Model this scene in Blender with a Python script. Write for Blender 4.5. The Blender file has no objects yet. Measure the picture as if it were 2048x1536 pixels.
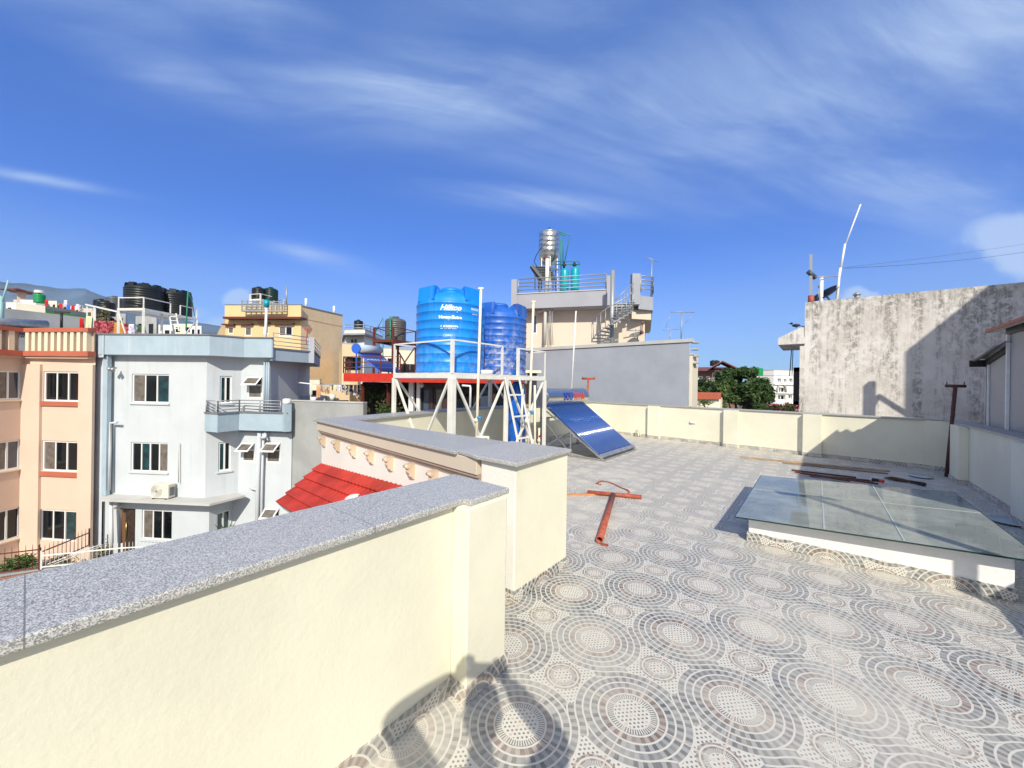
import bpy, bmesh, math, random
from mathutils import Vector, Matrix, noise
random.seed(7)
C = bpy.context.scene.collection
SC = bpy.context.scene
PI = math.pi
# ------------------------------------------------------------------ camera, world, sun
HAZE_D = 0.0001
CAMH = 1.63
YAW = math.radians(38.4); ROLL = math.radians(0.85); FPX = 769.0
cam = bpy.data.cameras.new('camera'); camo = bpy.data.objects.new('camera', cam); C.objects.link(camo)
cam.sensor_width = 36.0; cam.lens = 36.0*FPX/2048.0
cam.shift_y = 1.0/2048.0*-1.0
cam.clip_start = 0.03; cam.clip_end = 30000
camo.matrix_world = Matrix.Translation((0, 0, CAMH)) @ Matrix.Rotation(YAW, 4, 'Z') @ Matrix.Rotation(PI/2, 4, 'X') @ Matrix.Rotation(ROLL, 4, 'Z')
SC.camera = camo
SUN_AZ = math.radians(41.4)   # light travels towards (-sin, cos)
SUN_EL = math.radians(36.2)
LD = Vector((-math.sin(SUN_AZ), math.cos(SUN_AZ), -math.tan(SUN_EL))).normalized()
sun = bpy.data.lights.new('sun', 'SUN'); suno = bpy.data.objects.new('sun', sun); C.objects.link(suno)
sun.energy = 5.0; sun.angle = math.radians(0.53); sun.color = (1.0, 0.935, 0.80)
suno.rotation_euler = LD.to_track_quat('-Z', 'Y').to_euler(); suno.location = (8, -10, 12)
SC.view_settings.view_transform = 'Standard'; SC.view_settings.look = 'None'
SC.view_settings.exposure = 0.13; SC.view_settings.gamma = 1.0

# ------------------------------------------------------------------ small expression layer over shader nodes
class X:
    def __init__(s, nt, sock): s.nt = nt; s.s = sock
    def _m(s, op, *a):
        n = s.nt.nodes.new('ShaderNodeMath'); n.operation = op
        for i, q in enumerate((s,)+a):
            if isinstance(q, X): s.nt.links.new(q.s, n.inputs[i])
            else: n.inputs[i].default_value = q
        return X(s.nt, n.outputs[0])
    def __add__(s, o): return s._m('ADD', o)
    __radd__ = __add__
    def __sub__(s, o): return s._m('SUBTRACT', o)
    def __rsub__(s, o): return (s*-1.0)+o
    def __mul__(s, o): return s._m('MULTIPLY', o)
    __rmul__ = __mul__
    def __truediv__(s, o): return s._m('DIVIDE', o)
    def floor(s): return s._m('FLOOR')
    def fract(s): return s._m('FRACT')
    def lt(s, o): return s._m('LESS_THAN', o)
    def gt(s, o): return s._m('GREATER_THAN', o)
    def mn(s, o): return s._m('MINIMUM', o)
    def mx(s, o): return s._m('MAXIMUM', o)
    def sqrt(s): return s._m('SQRT')
    def abs(s): return s._m('ABSOLUTE')
    def atan2(s, o): return s._m('ARCTAN2', o)
    def pw(s, o): return s._m('POWER', o)
    def inv(s): return 1.0-s
    def step(s, a, b):
        n = s.nt.nodes.new('ShaderNodeMapRange'); n.interpolation_type = 'SMOOTHSTEP'
        s.nt.links.new(s.s, n.inputs[0]); n.inputs[1].default_value = a; n.inputs[2].default_value = b
        return X(s.nt, n.outputs[0])
    def lerp(s, a, b):   # a + (b-a)*s
        return (b-a)*s+a
def mat_new(name):
    m = bpy.data.materials.new(name); m.use_nodes = True
    nt = m.node_tree; b = nt.nodes['Principled BSDF']
    return m, nt, b
def pos(nt, obj=False):
    if obj:
        n = nt.nodes.new('ShaderNodeTexCoord'); return n.outputs['Object']
    return nt.nodes.new('ShaderNodeNewGeometry').outputs['Position']
def sep(nt, v):
    n = nt.nodes.new('ShaderNodeSeparateXYZ'); nt.links.new(v, n.inputs[0])
    return X(nt, n.outputs[0]), X(nt, n.outputs[1]), X(nt, n.outputs[2])
def comb(nt, *a):
    n = nt.nodes.new('ShaderNodeCombineXYZ')
    for i, q in enumerate(a):
        if isinstance(q, X): nt.links.new(q.s, n.inputs[i])
        else: n.inputs[i].default_value = q
    return n.outputs[0]
def nz(nt, v, scale, detail=3, rough=0.55, dist=0.0, col=False):
    n = nt.nodes.new('ShaderNodeTexNoise'); n.inputs['Scale'].default_value = scale
    n.inputs['Detail'].default_value = detail; n.inputs['Roughness'].default_value = rough
    n.inputs['Distortion'].default_value = dist
    nt.links.new(v, n.inputs['Vector']); return X(nt, n.outputs['Fac'])
def mixc(nt, f, a, b):
    n = nt.nodes.new('ShaderNodeMix'); n.data_type = 'RGBA'
    if isinstance(f, X): nt.links.new(f.s, n.inputs[0])
    else: n.inputs[0].default_value = f
    for i, q in ((6, a), (7, b)):
        if isinstance(q, (tuple, list)): n.inputs[i].default_value = (*q[:3], 1)
        else: nt.links.new(q, n.inputs[i])
    return n.outputs[2]
def bump(nt, b, h, strength=0.3, dist=0.01):
    n = nt.nodes.new('ShaderNodeBump'); n.inputs['Strength'].default_value = strength; n.inputs['Distance'].default_value = dist
    nt.links.new(h.s, n.inputs['Height']); nt.links.new(n.outputs[0], b.inputs['Normal'])
def setc(nt, b, c):
    if isinstance(c, (tuple, list)): b.inputs['Base Color'].default_value = (*c[:3], 1)
    else: nt.links.new(c, b.inputs['Base Color'])
def scalev(nt, v, sx, sy, sz):
    n = nt.nodes.new('ShaderNodeVectorMath'); n.operation = 'MULTIPLY'; nt.links.new(v, n.inputs[0]); n.inputs[1].default_value = (sx, sy, sz)
    return n.outputs[0]
def sh(c, k): return tuple(min(1, q*k) for q in c)

def m_plain(name, c, rough=0.6, metal=0.0, spec=0.5, var=0.0, scale=3.0, bmp=0.0, obj=False):
    m, nt, b = mat_new(name)
    b.inputs['Roughness'].default_value = rough; b.inputs['Metallic'].default_value = metal
    b.inputs['Specular IOR Level'].default_value = spec
    if var or bmp:
        p = pos(nt, obj); n1 = nz(nt, p, scale, 4)
        if var: setc(nt, b, mixc(nt, n1.step(0.3, 0.7), sh(c, 1-var), sh(c, 1+var)))
        else: setc(nt, b, c)
        if bmp: bump(nt, b, nz(nt, p, scale*12, 3), bmp, 0.004)
    else: setc(nt, b, c)
    return m
def m_plaster(name, c, streak=0.0, dirt=(0.2, 0.2, 0.19), patch=0.08, bmp=0.35, bscale=60, rough=0.85, fine=0.0):
    """painted cement render: broad tone patches, trowel bump, optional rain streaks"""
    m, nt, b = mat_new(name); b.inputs['Roughness'].default_value = rough
    p = pos(nt)
    n1 = nz(nt, p, 0.9, 5, 0.6).step(0.32, 0.68)
    col = mixc(nt, n1, sh(c, 1-patch), sh(c, 1+patch))
    if streak:
        x, y, z = sep(nt, p)
        s1 = nz(nt, scalev(nt, p, 2.2, 2.2, 0.13), 1.6, 6, 0.7).step(0.48, 0.72)
        s2 = nz(nt, p, 0.7, 5, 0.65).step(0.35, 0.7)
        col = mixc(nt, s1*s2*streak, col, dirt)
    if fine:
        f = nz(nt, p, 14, 5, 0.7).step(0.45, 0.75)
        col = mixc(nt, f*fine, col, sh(c, 0.75))
    setc(nt, b, col)
    h = nz(nt, p, bscale, 4, 0.6)+nz(nt, p, bscale*0.12, 3)*0.8
    bump(nt, b, h, bmp, 0.004)
    return m

def m_tile(name, vert=False):
    """0.396 m mosaic tile: big ringed discs on one chequer of corners, small discs on the other, dots between"""
    m, nt, b = mat_new(name)
    p = pos(nt); x, y, z = sep(nt, p); w = 0.396
    if vert: px = (x+y+0.7)/w; py = (z+0.06)/w
    else: px = (x+0.70)/w; py = (y-1.88)/w
    qx = (px+py)*0.5; qy = (px-py)*0.5
    fx = qx.fract(); fy = qy.fract(); ix = qx.floor(); iy = qy.floor()
    R1 = 0.58; RC = 1-R1
    cs = [(0, 0), (1, 0), (1, 1), (0, 1)]
    d = []; off = []
    for cx, cy in cs:
        ax = fx-cx; ay = fy-cy; off.append((ax, ay)); d.append((ax*ax+ay*ay).sqrt())
    sx = fx-0.5; sy = fy-0.5; rs = (sx*sx+sy*sy).sqrt(); away = rs.gt(0.335)
    best = None
    ext = [q.lt(0.508).mx(q.lt(R1)*away) for q in d]
    for i in range(4):
        prev = d[(i-1) % 4]
        valid = d[i].lt(RC).mx(ext[i]*(1-ext[(i-1) % 4]))
        dd = d[i]+(1-valid)*9.0
        if best is None: best = dd; bx, by = off[i]; cid = cs[i][0]+cs[i][1]*2+ix*0
        else:
            t = dd.lt(best)
            bx = t.lerp(bx, off[i][0]); by = t.lerp(by, off[i][1]); cid = t.lerp(cid, cs[i][0]+cs[i][1]*2.0)
            best = best.mn(dd)
    inbig = best.lt(R1)
    insm = rs.lt(0.178)*(1-inbig)
    # unified radius / angle
    r = inbig.lerp(rs, best); ax = inbig.lerp(sx, bx); ay = inbig.lerp(sy, by)
    ang = ay.atan2(ax)/(2*PI)+0.5
    bw = 0.07
    big_band = ((r-0.01)/bw); bi = big_band.floor(); bf = big_band.fract()
    # white ring lines between bands
    line = (bf-0.5).abs().gt(0.385)
    # mosaic sectors
    cnt = bi*12.0+8.0
    sec = ang*cnt; si = sec.floor(); sf = sec.fract()
    wn = nt.nodes.new('ShaderNodeTexWhiteNoise'); wn.noise_dimensions = '3D'
    nt.links.new(comb(nt, bi+ix*17.0, si+iy*31.0, cid), wn.inputs['Vector']); h = X(nt, wn.outputs['Value'])
    chk = ((si+bi)*0.5).fract().gt(0.25)
    tone = h*0.5+chk*0.5
    gray = mixc(nt, tone.step(0.05, 0.8), (0.055, 0.058, 0.062), (0.31, 0.32, 0.325))
    red = mixc(nt, tone.step(0.2, 0.9), (0.13, 0.075, 0.062), (0.37, 0.32, 0.29))
    isred = inbig*(r-0.255).abs().lt(0.0355)+insm*r.gt(0.12)
    mos = mixc(nt, isred, gray, red)
    # spokes
    spk = (ang*56.0).fract().lt(0.5)
    inspk = inbig*r.gt(0.158)*r.lt(0.205)+insm*r.gt(0.085)*r.lt(0.125)
    white = (0.635, 0.615, 0.55)
    col = mixc(nt, inspk, mos, mixc(nt, spk, white, (0.10, 0.09, 0.09)))
    col = mixc(nt, line*(inbig+insm), col, white)
    # dots
    dk = 27.0
    dx = (qx*dk); dy = (qy*dk); row = dy.floor(); dx2 = dx+row*0.5
    ex = dx2.fract()-0.5; ey = dy.fract()-0.5
    dot = (ex*ex+ey*ey).lt(0.07)
    dots = mixc(nt, dot, white, (0.075, 0.075, 0.08))
    isdots = ((1-inbig)*(1-insm)).mx(inbig*r.lt(0.147)).mx(insm*r.lt(0.08))
    col = mixc(nt, isdots, col, dots)
    # joints
    jx = (px.fract()-0.5).abs().gt(0.4905); jy = (py.fract()-0.5).abs().gt(0.4905)
    joint = jx if vert else jx.mx(jy)
    col = mixc(nt, joint*0.9, col, (0.62, 0.52, 0.44))
    # cement dust trodden over the tiles
    n1 = nz(nt, p, 0.55, 6, 0.62); n2 = nz(nt, p, 3.0, 6, 0.7); n3 = nz(nt, p, 40, 3, 0.6)
    du = (n1*0.75+n2*0.35).step(0.38, 0.76)*(0.45 if vert else 0.88)
    tr = nz(nt, comb(nt, x*0.8+y*0.5, y*0.8-x*0.5, 0.0), 1.7, 5, 0.7, 0.8).step(0.55, 0.75)
    du = (du+n3.step(0.5, 0.9)*0.18+tr*0.25)
    if not vert:
        far = y.step(1.9, 4.8)*(0.30)      # dust mix rises towards the back of the roof
        du = du.mx(far+n2*0.22*y.step(2.4, 5.5))
    col = mixc(nt, du.mn(0.9), col, (0.63, 0.59, 0.50))
    spl = nz(nt, p, 2.3, 2, 0.4, 1.5).gt(0.74)*(0.0 if vert else 0.7)
    col = mixc(nt, spl, col, (0.78, 0.75, 0.68))
    setc(nt, b, col)
    rg = du.lerp(0.38+n2*0, 0.85); nt.links.new(rg.s, b.inputs['Roughness'])
    bump(nt, b, n3*0.5-joint*1.2, 0.25, 0.002)
    return m

def m_granite(name, k=1.0):
    m, nt, b = mat_new(name); p = pos(nt)
    v = nt.nodes.new('ShaderNodeTexVoronoi'); v.inputs['Scale'].default_value = 320; nt.links.new(p, v.inputs['Vector'])
    x, y, z = sep(nt, v.outputs['Color'])
    a = nz(nt, p, 130, 4, 0.75)
    t = (x*0.55+a*0.6)
    col = mixc(nt, t.step(0.38, 0.75), sh((0.19, 0.19, 0.185), k), sh((0.62, 0.615, 0.585), k))
    big = nz(nt, p, 1.3, 4)
    col = mixc(nt, big.step(0.3, 0.8)*0.35, col, sh((0.50, 0.49, 0.46), k))
    gx, gy, gz = sep(nt, p); jj = ((gy+gx*0.0)/0.92).fract().lt(0.004)
    col = mixc(nt, jj*0.7, col, (0.12, 0.115, 0.11))
    stn = nz(nt, p, 4.0, 5, 0.7).step(0.58, 0.75); col = mixc(nt, stn*0.22, col, (0.30, 0.28, 0.25))
    setc(nt, b, col); b.inputs['Roughness'].default_value = 0.42; b.inputs['Specular IOR Level'].default_value = 0.35
    return m
def m_brick(name):
    m, nt, b = mat_new(name)
    x, y, z = sep(nt, pos(nt)); t = nt.nodes.new('ShaderNodeTexBrick')
    nt.links.new(comb(nt, (x+y*0.6), z, 0.0), t.inputs['Vector']); t.inputs['Scale'].default_value = 4.2
    t.inputs['Color1'].default_value = (0.33, 0.12, 0.07, 1); t.inputs['Color2'].default_value = (0.22, 0.085, 0.06, 1); t.inputs['Mortar'].default_value = (0.32, 0.27, 0.22, 1)
    t.inputs['Mortar Size'].default_value = 0.03
    d = nz(nt, pos(nt), 1.3, 5).step(0.5, 0.75)
    setc(nt, b, mixc(nt, d*0.6, t.outputs['Color'], (0.3, 0.26, 0.21))); b.inputs['Roughness'].default_value = 0.9
    bump(nt, b, nz(nt, pos(nt), 12, 4), 0.6, 0.02)
    return m
def m_stained(name):
    """old lime-washed concrete with black mould runs"""
    m, nt, b = mat_new(name); p = pos(nt); x, y, z = sep(nt, p)
    base = mixc(nt, nz(nt, p, 1.1, 6, 0.65).step(0.35, 0.65), (0.62, 0.58, 0.53), (0.75, 0.72, 0.68))
    runs = nz(nt, scalev(nt, p, 3.6, 1.0, 0.17), 1.5, 8, 0.74)
    blot = nz(nt, p, 0.75, 7, 0.68)
    grain = nz(nt, scalev(nt, p, 1, 1, 0.75), 8.0, 8, 0.80)
    f = (runs.step(0.44, 0.62)*0.85+blot.step(0.45, 0.7)*0.45)*grain.step(0.42, 0.58)
    drip = nz(nt, scalev(nt, p, 5.0, 1.0, 0.05), 1.6, 4, 0.6); top = (z+drip*2.2).step(3.9, 5.3)*0.6*grain.step(0.33, 0.6)
    col = mixc(nt, ((f+top)*0.88).mn(0.85), base, (0.20, 0.185, 0.165))
    blk = nz(nt, scalev(nt, p, 2.6, 1, 0.8), 1.1, 6, 0.75, 0.4).step(0.61, 0.70)*grain.step(0.4, 0.56)
    blk = blk*(x-1.0).step(-1.2, 1.2)
    col = mixc(nt, blk*0.6, col, (0.035, 0.035, 0.035))
    setc(nt, b, col); b.inputs['Roughness'].default_value = 0.95
    bump(nt, b, nz(nt, p, 9, 8, 0.75)+nz(nt, scalev(nt, p, 3, 3, 0.4), 5, 3)*0.3, 0.55, 0.02)
    return m
def m_leaf(name, c1, c2, sc=2.0):
    m, nt, b = mat_new(name); p = pos(nt)
    n1 = nz(nt, p, sc, 4, 0.6).step(0.3, 0.7)
    wn = nt.nodes.new('ShaderNodeTexWhiteNoise'); gi = nt.nodes.new('ShaderNodeNewGeometry'); nt.links.new(gi.outputs['Random Per Island'], wn.inputs['Vector'])
    k = X(nt, wn.outputs['Value'])
    setc(nt, b, mixc(nt, (n1*0.5+k*0.5), c1, c2)); b.inputs['Roughness'].default_value = 0.6
    b.inputs['Specular IOR Level'].default_value = 0.3
    return m
def m_plastic(name, c, dust=0.0, dustc=(0.55, 0.55, 0.5), z0=1.8, rough=0.38):
    m, nt, b = mat_new(name); p = pos(nt); x, y, z = sep(nt, p)
    col = mixc(nt, nz(nt, p, 2.0, 5).step(0.3, 0.7), sh(c, 0.9), sh(c, 1.1))
    if dust:
        n = nz(nt, p, 9, 8, 0.75).step(0.44, 0.66); g = (z-z0).step(1.3, -0.1)
        st = nz(nt, scalev(nt, p, 6, 6, 0.6), 2, 5).step(0.5, 0.7)
        col = mixc(nt, (n*g*dust+st*dust*0.25).mn(0.85), col, dustc)
    setc(nt, b, col); b.inputs['Roughness'].default_value = rough; b.inputs['Specular IOR Level'].default_value = 0.35
    return m

# ------------------------------------------------------------------ world
wd = bpy.data.worlds.new('World'); SC.world = wd; wd.use_nodes = True
wn_ = wd.node_tree
for n in list(wn_.nodes): wn_.nodes.remove(n)
def build_world():
    nt = wn_
    out = nt.nodes.new('ShaderNodeOutputWorld'); bg = nt.nodes.new('ShaderNodeBackground')
    sky = nt.nodes.new('ShaderNodeTexSky'); sky.sky_type = 'NISHITA'; sky.sun_disc = False
    sky.sun_elevation = SUN_EL; sky.sun_rotation = math.atan2(-LD.x, -LD.y)
    sky.altitude = 1400; sky.air_density = 1.0; sky.dust_density = 0.4; sky.ozone_density = 2.2
    bg.inputs['Strength'].default_value = SKY_STR
    tc = nt.nodes.new('ShaderNodeTexCoord'); v = tc.outputs['Generated']
    x, y, z = sep(nt, v)
    hs = nt.nodes.new('ShaderNodeHueSaturation'); hs.inputs['Saturation'].default_value = 1.22; hs.inputs['Value'].default_value = 1.0; hs.inputs['Hue'].default_value = 0.5
    nt.links.new(sky.outputs[0], hs.inputs['Color'])
    mu = nt.nodes.new('ShaderNodeMix'); mu.data_type = 'RGBA'; mu.blend_type = 'MULTIPLY'; mu.inputs[0].default_value = 1.0; nt.links.new(hs.outputs[0], mu.inputs[6]); mu.inputs[7].default_value = (*SKY_MUL, 1)
    # high cirrus laid out on a plane far above, fixed to compass directions
    zz = z.mx(0.0)+0.16
    cx = x/zz; cy = y/zz
    f0 = Vector((-math.sin(YAW), math.cos(YAW))); r0 = Vector((math.cos(YAW), math.sin(YAW)))
    U = cx*r0.x+cy*r0.y; V = cx*f0.x+cy*f0.y       # rightward / forward on the cloud plane
    warp = nz(nt, comb(nt, U*0.35, V*0.35, 3.0), 1.0, 3, 0.5)-0.5
    st1 = nz(nt, comb(nt, (U+V*0.55)*0.22+warp*0.7, (V-U*0.30)*1.15+warp*1.2, 0.0), 1.9, 7, 0.58, 0.25)
    st2 = nz(nt, comb(nt, (U-V*0.2)*0.5, V*1.3+warp*1.5, 5.0), 3.2, 8, 0.62, 0.5)
    broad = nz(nt, comb(nt, U*0.35+1.7, V*0.5+0.4, 9.0), 1.1, 3, 0.5)
    # gnomonic coordinates about the view's compass heading, for placing single clouds by bearing and height
    fd = (x*f0.x+y*f0.y).mx(0.05); gu = (x*r0.x+y*r0.y)/fd; gv = z/fd
    infr = (x*f0.x+y*f0.y).step(0.0, 0.2)
    def blob(u0, v0, su, sv, ang=0.0):
        c, s = math.cos(ang), math.sin(ang); du = gu-u0; dv = gv-v0
        a = (du*c+dv*s)/su; bb = (dv*c-du*s)/sv
        return ((a*a+bb*bb)*-1.0)._m('EXPONENT')
    E = lambda a: a
    def px(u, vv): return ((u-1024)/FPX, (767-vv)/FPX)
    M = None
    for (u, vv, su, sv, ang, k) in ((900, 175, .55, .12, -.04, 1.0), (520, 60, .55, .10, -.42, .55), (1500, 200, .65, .22, -.05, 1.0), (1900, 90, .5, .25, .1, 1.05), (1750, 330, .5, .12, -.15, .8),
            (330, 150, .35, .06, -.35, .6), (1080, 400, .28, .035, -.08, .6), (1250, 300, .3, .08, -.2, .5), (640, 525, .13, .022, -.25, .6), (200, 20, .5, .10, -.3, .4), (1100, 40, .5, .12, 0, .45)):
        a, b2 = px(u, vv); q = blob(a, b2, su, sv, ang)*k; M = q if M is None else M.mx(q)
    st3 = nz(nt, comb(nt, (U+V*0.4)*0.6+warp*1.2, (V-U*0.25)*4.5+warp*3.0, 7.0), 3.0, 8, 0.62, 0.3)
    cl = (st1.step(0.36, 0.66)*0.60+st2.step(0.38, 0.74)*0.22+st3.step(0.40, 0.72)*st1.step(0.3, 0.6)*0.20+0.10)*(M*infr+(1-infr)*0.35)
    a, b2 = px(75, 372); q = blob(a, b2, .17, .013, -.16); cl = cl.mx(q*st2.step(0.2, 0.6)*0.5)
    # low cumulus
    def cumul(u, vv, su, sv, k, sc):
        a, b2 = px(u, vv); nn = nz(nt, comb(nt, gu*sc, gv*sc*1.2, 2.0), 1.0, 6, 0.55)-0.5
        du = (gu-a)/su+nn*1.0; dv = (gv-b2)/sv+nn*1.0
        rr = (du*du+dv*dv).sqrt()
        return (rr.step(1.05, 0.55))*k
    for t in ((2040, 470, .20, .11, .62, 6), (1715, 588, .06, .038, .55, 22), (1780, 620, .25, .03, .25, 9), (475, 605, .045, .03, .5, 26), (60, 640, .20, .05, .35, 12), (300, 640, .15, .04, .3, 12), (480, 660, .12, .035, .35, 14)):
        cl = cl.mx(cumul(*t)*infr)
    # horizon haze
    hz = z.step(0.34, -0.02)
    skyc = mixc(nt, hz*0.78, mu.outputs[2], HAZE_C)
    deep = z.step(0.05, 0.75)
    skyc = mixc(nt, deep*0.25, skyc, DEEP_C)
    col = mixc(nt, cl.mn(0.92), skyc, CLOUD_C)
    # unseen sky behind the viewer whitened, added as neutral fill light
    rear_fill = (x*f0.x+y*f0.y).step(0.05, -0.55)
    col = mixc(nt, rear_fill*0.80, col, (6.6, 6.5, 6.3))
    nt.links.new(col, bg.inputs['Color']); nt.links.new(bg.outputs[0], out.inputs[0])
SKY_STR = 0.122; SKY_MUL = (0.30, 0.76, 1.42)
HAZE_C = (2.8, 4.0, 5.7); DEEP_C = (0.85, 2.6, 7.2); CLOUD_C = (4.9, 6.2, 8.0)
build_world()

# ------------------------------------------------------------------ survey helpers: bearings read off the photograph, turned into metres
def ray(u, v):
    dx = (u-1024)/FPX; dy = -(v-767)/FPX
    a = dx*math.cos(ROLL)-dy*math.sin(ROLL); b = dx*math.sin(ROLL)+dy*math.cos(ROLL)
    return Vector((-math.sin(YAW)+a*math.cos(YAW), math.cos(YAW)+a*math.sin(YAW), b))
O0 = Vector((0, 0, CAMH))
def onz(u, v, z): r = ray(u, v); return O0+r*((z-CAMH)/r.z)
def onx(u, v, x): r = ray(u, v); return O0+r*(x/r.x)
def ony(u, v, y): r = ray(u, v); return O0+r*(y/r.y)
def at(u, v, d): return O0+ray(u, v)*d
def onl(P, Q, u, v):
    r = ray(u, v); nx, ny = Q[1]-P[1], P[0]-Q[0]; s = (nx*P[0]+ny*P[1])/(nx*r.x+ny*r.y); return O0+r*s

# ------------------------------------------------------------------ mesh helpers
ROOTM = {}
class MB:
    def __init__(s): s.v = []; s.f = []; s.sm = []
    def add(s, vs, fs, smooth=False):
        o = len(s.v); s.v += [Vector(q) for q in vs]
        for f in fs: s.f.append(tuple(i+o for i in f)); s.sm.append(smooth)
        return s
    def box(s, x0, x1, y0, y1, z0, z1):
        return s.obox(Vector((0, 0, 0)), Vector((1, 0, 0)), Vector((0, 1, 0)), x0, x1, y0, y1, z0, z1)
    def obox(s, O, t, n, a0, a1, b0, b1, z0, z1):
        O = Vector(O); t = Vector(t); n = Vector(n); up = Vector((0, 0, 1))
        O = Vector((O[0], O[1], 0))
        vs = [O+t*a+n*b+up*z for z in (z0, z1) for b in (b0, b1) for a in (a0, a1)]
        return s.add(vs, [(0, 2, 3, 1), (4, 5, 7, 6), (0, 1, 5, 4), (2, 6, 7, 3), (0, 4, 6, 2), (1, 3, 7, 5)])
    def beam(s, p, q, w, h=None, up=(0, 0, 1)):
        h = h or w; p = Vector(p); q = Vector(q); d = (q-p).normalized(); u = Vector(up)
        if abs(d.dot(u)) > 0.98: u = Vector((1, 0, 0))
        sd = d.cross(u).normalized(); u = sd.cross(d).normalized()
        vs = [e+sd*a*w/2+u*b*h/2 for e in (p, q) for b in (-1, 1) for a in (-1, 1)]
        return s.add(vs, [(0, 2, 3, 1), (4, 5, 7, 6), (0, 1, 5, 4), (2, 6, 7, 3), (0, 4, 6, 2), (1, 3, 7, 5)])
    def tube(s, pts, r, n=10, cap=True, r1=None):
        pts = [Vector(q) for q in pts]; m = len(pts); rings = []
        pu = None
        for i, p in enumerate(pts):
            d = ((pts[min(i+1, m-1)]-p).normalized()+(p-pts[max(i-1, 0)]).normalized())
            d.normalize()
            if pu is None:
                u = Vector((0, 0, 1)) if abs(d.z) < 0.9 else Vector((1, 0, 0))
            else: u = pu
            sd = d.cross(u).normalized(); u = sd.cross(d).normalized(); pu = u
            rr = r if r1 is None else r+(r1-r)*i/(m-1)
            rings.append([p+(sd*math.cos(2*PI*k/n)+u*math.sin(2*PI*k/n))*rr for k in range(n)])
        vs = [q for R in rings for q in R]; fs = []
        for i in range(m-1):
            for k in range(n): fs.append((i*n+k, i*n+(k+1) % n, (i+1)*n+(k+1) % n, (i+1)*n+k))
        if cap: fs += [tuple(range(n-1, -1, -1)), tuple((m-1)*n+k for k in range(n))]
        s.add(vs, fs, True)
        if cap: s.sm[-1] = s.sm[-2] = False
        return s
    def pipe(s, p, q, ro, ri, n=20):
        p = Vector(p); q = Vector(q); d = (q-p).normalized(); u = Vector((0, 0, 1)) if abs(d.z) < .9 else Vector((1, 0, 0))
        sd = d.cross(u).normalized(); u = sd.cross(d)
        vs = []
        for e in (p, q):
            for r in (ro, ri): vs += [e+(sd*math.cos(2*PI*k/n)+u*math.sin(2*PI*k/n))*r for k in range(n)]
        fs = []
        for k in range(n):
            j = (k+1) % n
            fs += [(k, j, 2*n+j, 2*n+k), (n+k, 3*n+k, 3*n+j, n+j), (k, n+k, n+j, j), (2*n+k, 2*n+j, 3*n+j, 3*n+k)]
        return s.add(vs, fs, True)
    def lathe(s, prof, c=(0, 0, 0), n=48, cap=True):
        c = Vector(c); vs = []; fs = []
        for r, z in prof: vs += [c+Vector((r*math.cos(2*PI*k/n), r*math.sin(2*PI*k/n), z)) for k in range(n)]
        m = len(prof)
        for i in range(m-1):
            for k in range(n): fs.append((i*n+k, i*n+(k+1) % n, (i+1)*n+(k+1) % n, (i+1)*n+k))
        if cap: fs += [tuple(range(n-1, -1, -1)), tuple((m-1)*n+k for k in range(n))]
        return s.add(vs, fs, True)
    def prism(s, poly, z0, z1, bot=True):
        n = len(poly); zz0 = z0 if isinstance(z0, (list, tuple)) else [z0]*n; zz1 = z1 if isinstance(z1, (list, tuple)) else [z1]*n
        vs = [Vector((p[0], p[1], zz0[i])) for i, p in enumerate(poly)]+[Vector((p[0], p[1], zz1[i])) for i, p in enumerate(poly)]
        fs = [(i, (i+1) % n, n+(i+1) % n, n+i) for i in range(n)]+[tuple(n+i for i in range(n))]
        if bot: fs.append(tuple(range(n-1, -1, -1)))
        return s.add(vs, fs)
    def sphere(s, c, r, n=12, m=8, sq=(1, 1, 1)):
        c = Vector(c); vs = [c+Vector((0, 0, -r*sq[2]))]; fs = []
        for i in range(1, m):
            a = -PI/2+PI*i/m
            vs += [c+Vector((r*sq[0]*math.cos(a)*math.cos(2*PI*k/n), r*sq[1]*math.cos(a)*math.sin(2*PI*k/n), r*sq[2]*math.sin(a))) for k in range(n)]
        vs.append(c+Vector((0, 0, r*sq[2])))
        for k in range(n): fs.append((0, 1+(k+1) % n, 1+k))
        for i in range(m-2):
            for k in range(n): fs.append((1+i*n+k, 1+i*n+(k+1) % n, 1+(i+1)*n+(k+1) % n, 1+(i+1)*n+k))
        L = len(vs)-1
        for k in range(n): fs.append((1+(m-2)*n+k, 1+(m-2)*n+(k+1) % n, L))
        return s.add(vs, fs, True)
    def quad(s, a, b, c, d): return s.add([a, b, c, d], [(0, 1, 2, 3)])
    def build(s, name, mat, parent=None, origin=None, local=False, bevel=0.0):
        me = bpy.data.meshes.new(name)
        if parent is not None:
            M = ROOTM.get(parent.name)
            vs = s.v if local else [M @ q for q in s.v]
        else:
            if origin is None:
                xs = [q.x for q in s.v]; ys = [q.y for q in s.v]; zs = [q.z for q in s.v]
                origin = ((min(xs)+max(xs))/2, (min(ys)+max(ys))/2, min(zs))
            o_ = Vector(origin); M = Matrix.Translation(-o_)
            vs = s.v if local else [q-o_ for q in s.v]
        me.from_pydata([tuple(q) for q in vs], [], s.f)
        me.polygons.foreach_set('use_smooth', s.sm)
        me.materials.append(mat); me.update()
        ob = bpy.data.objects.new(name, me); C.objects.link(ob)
        if parent is not None: ob.parent = parent
        else: ob.location = origin
        ROOTM[ob.name] = M
        if bevel:
            bv = ob.modifiers.new('bevel', 'BEVEL'); bv.width = bevel; bv.segments = 2; bv.limit_method = 'ANGLE'; bv.angle_limit = math.radians(50)
        return ob
def tag(o, label=None, cat=None, group=None, kind=None):
    if label: o['label'] = label
    if cat: o['category'] = cat
    if group: o['group'] = group
    if kind: o['kind'] = kind
    return o
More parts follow.
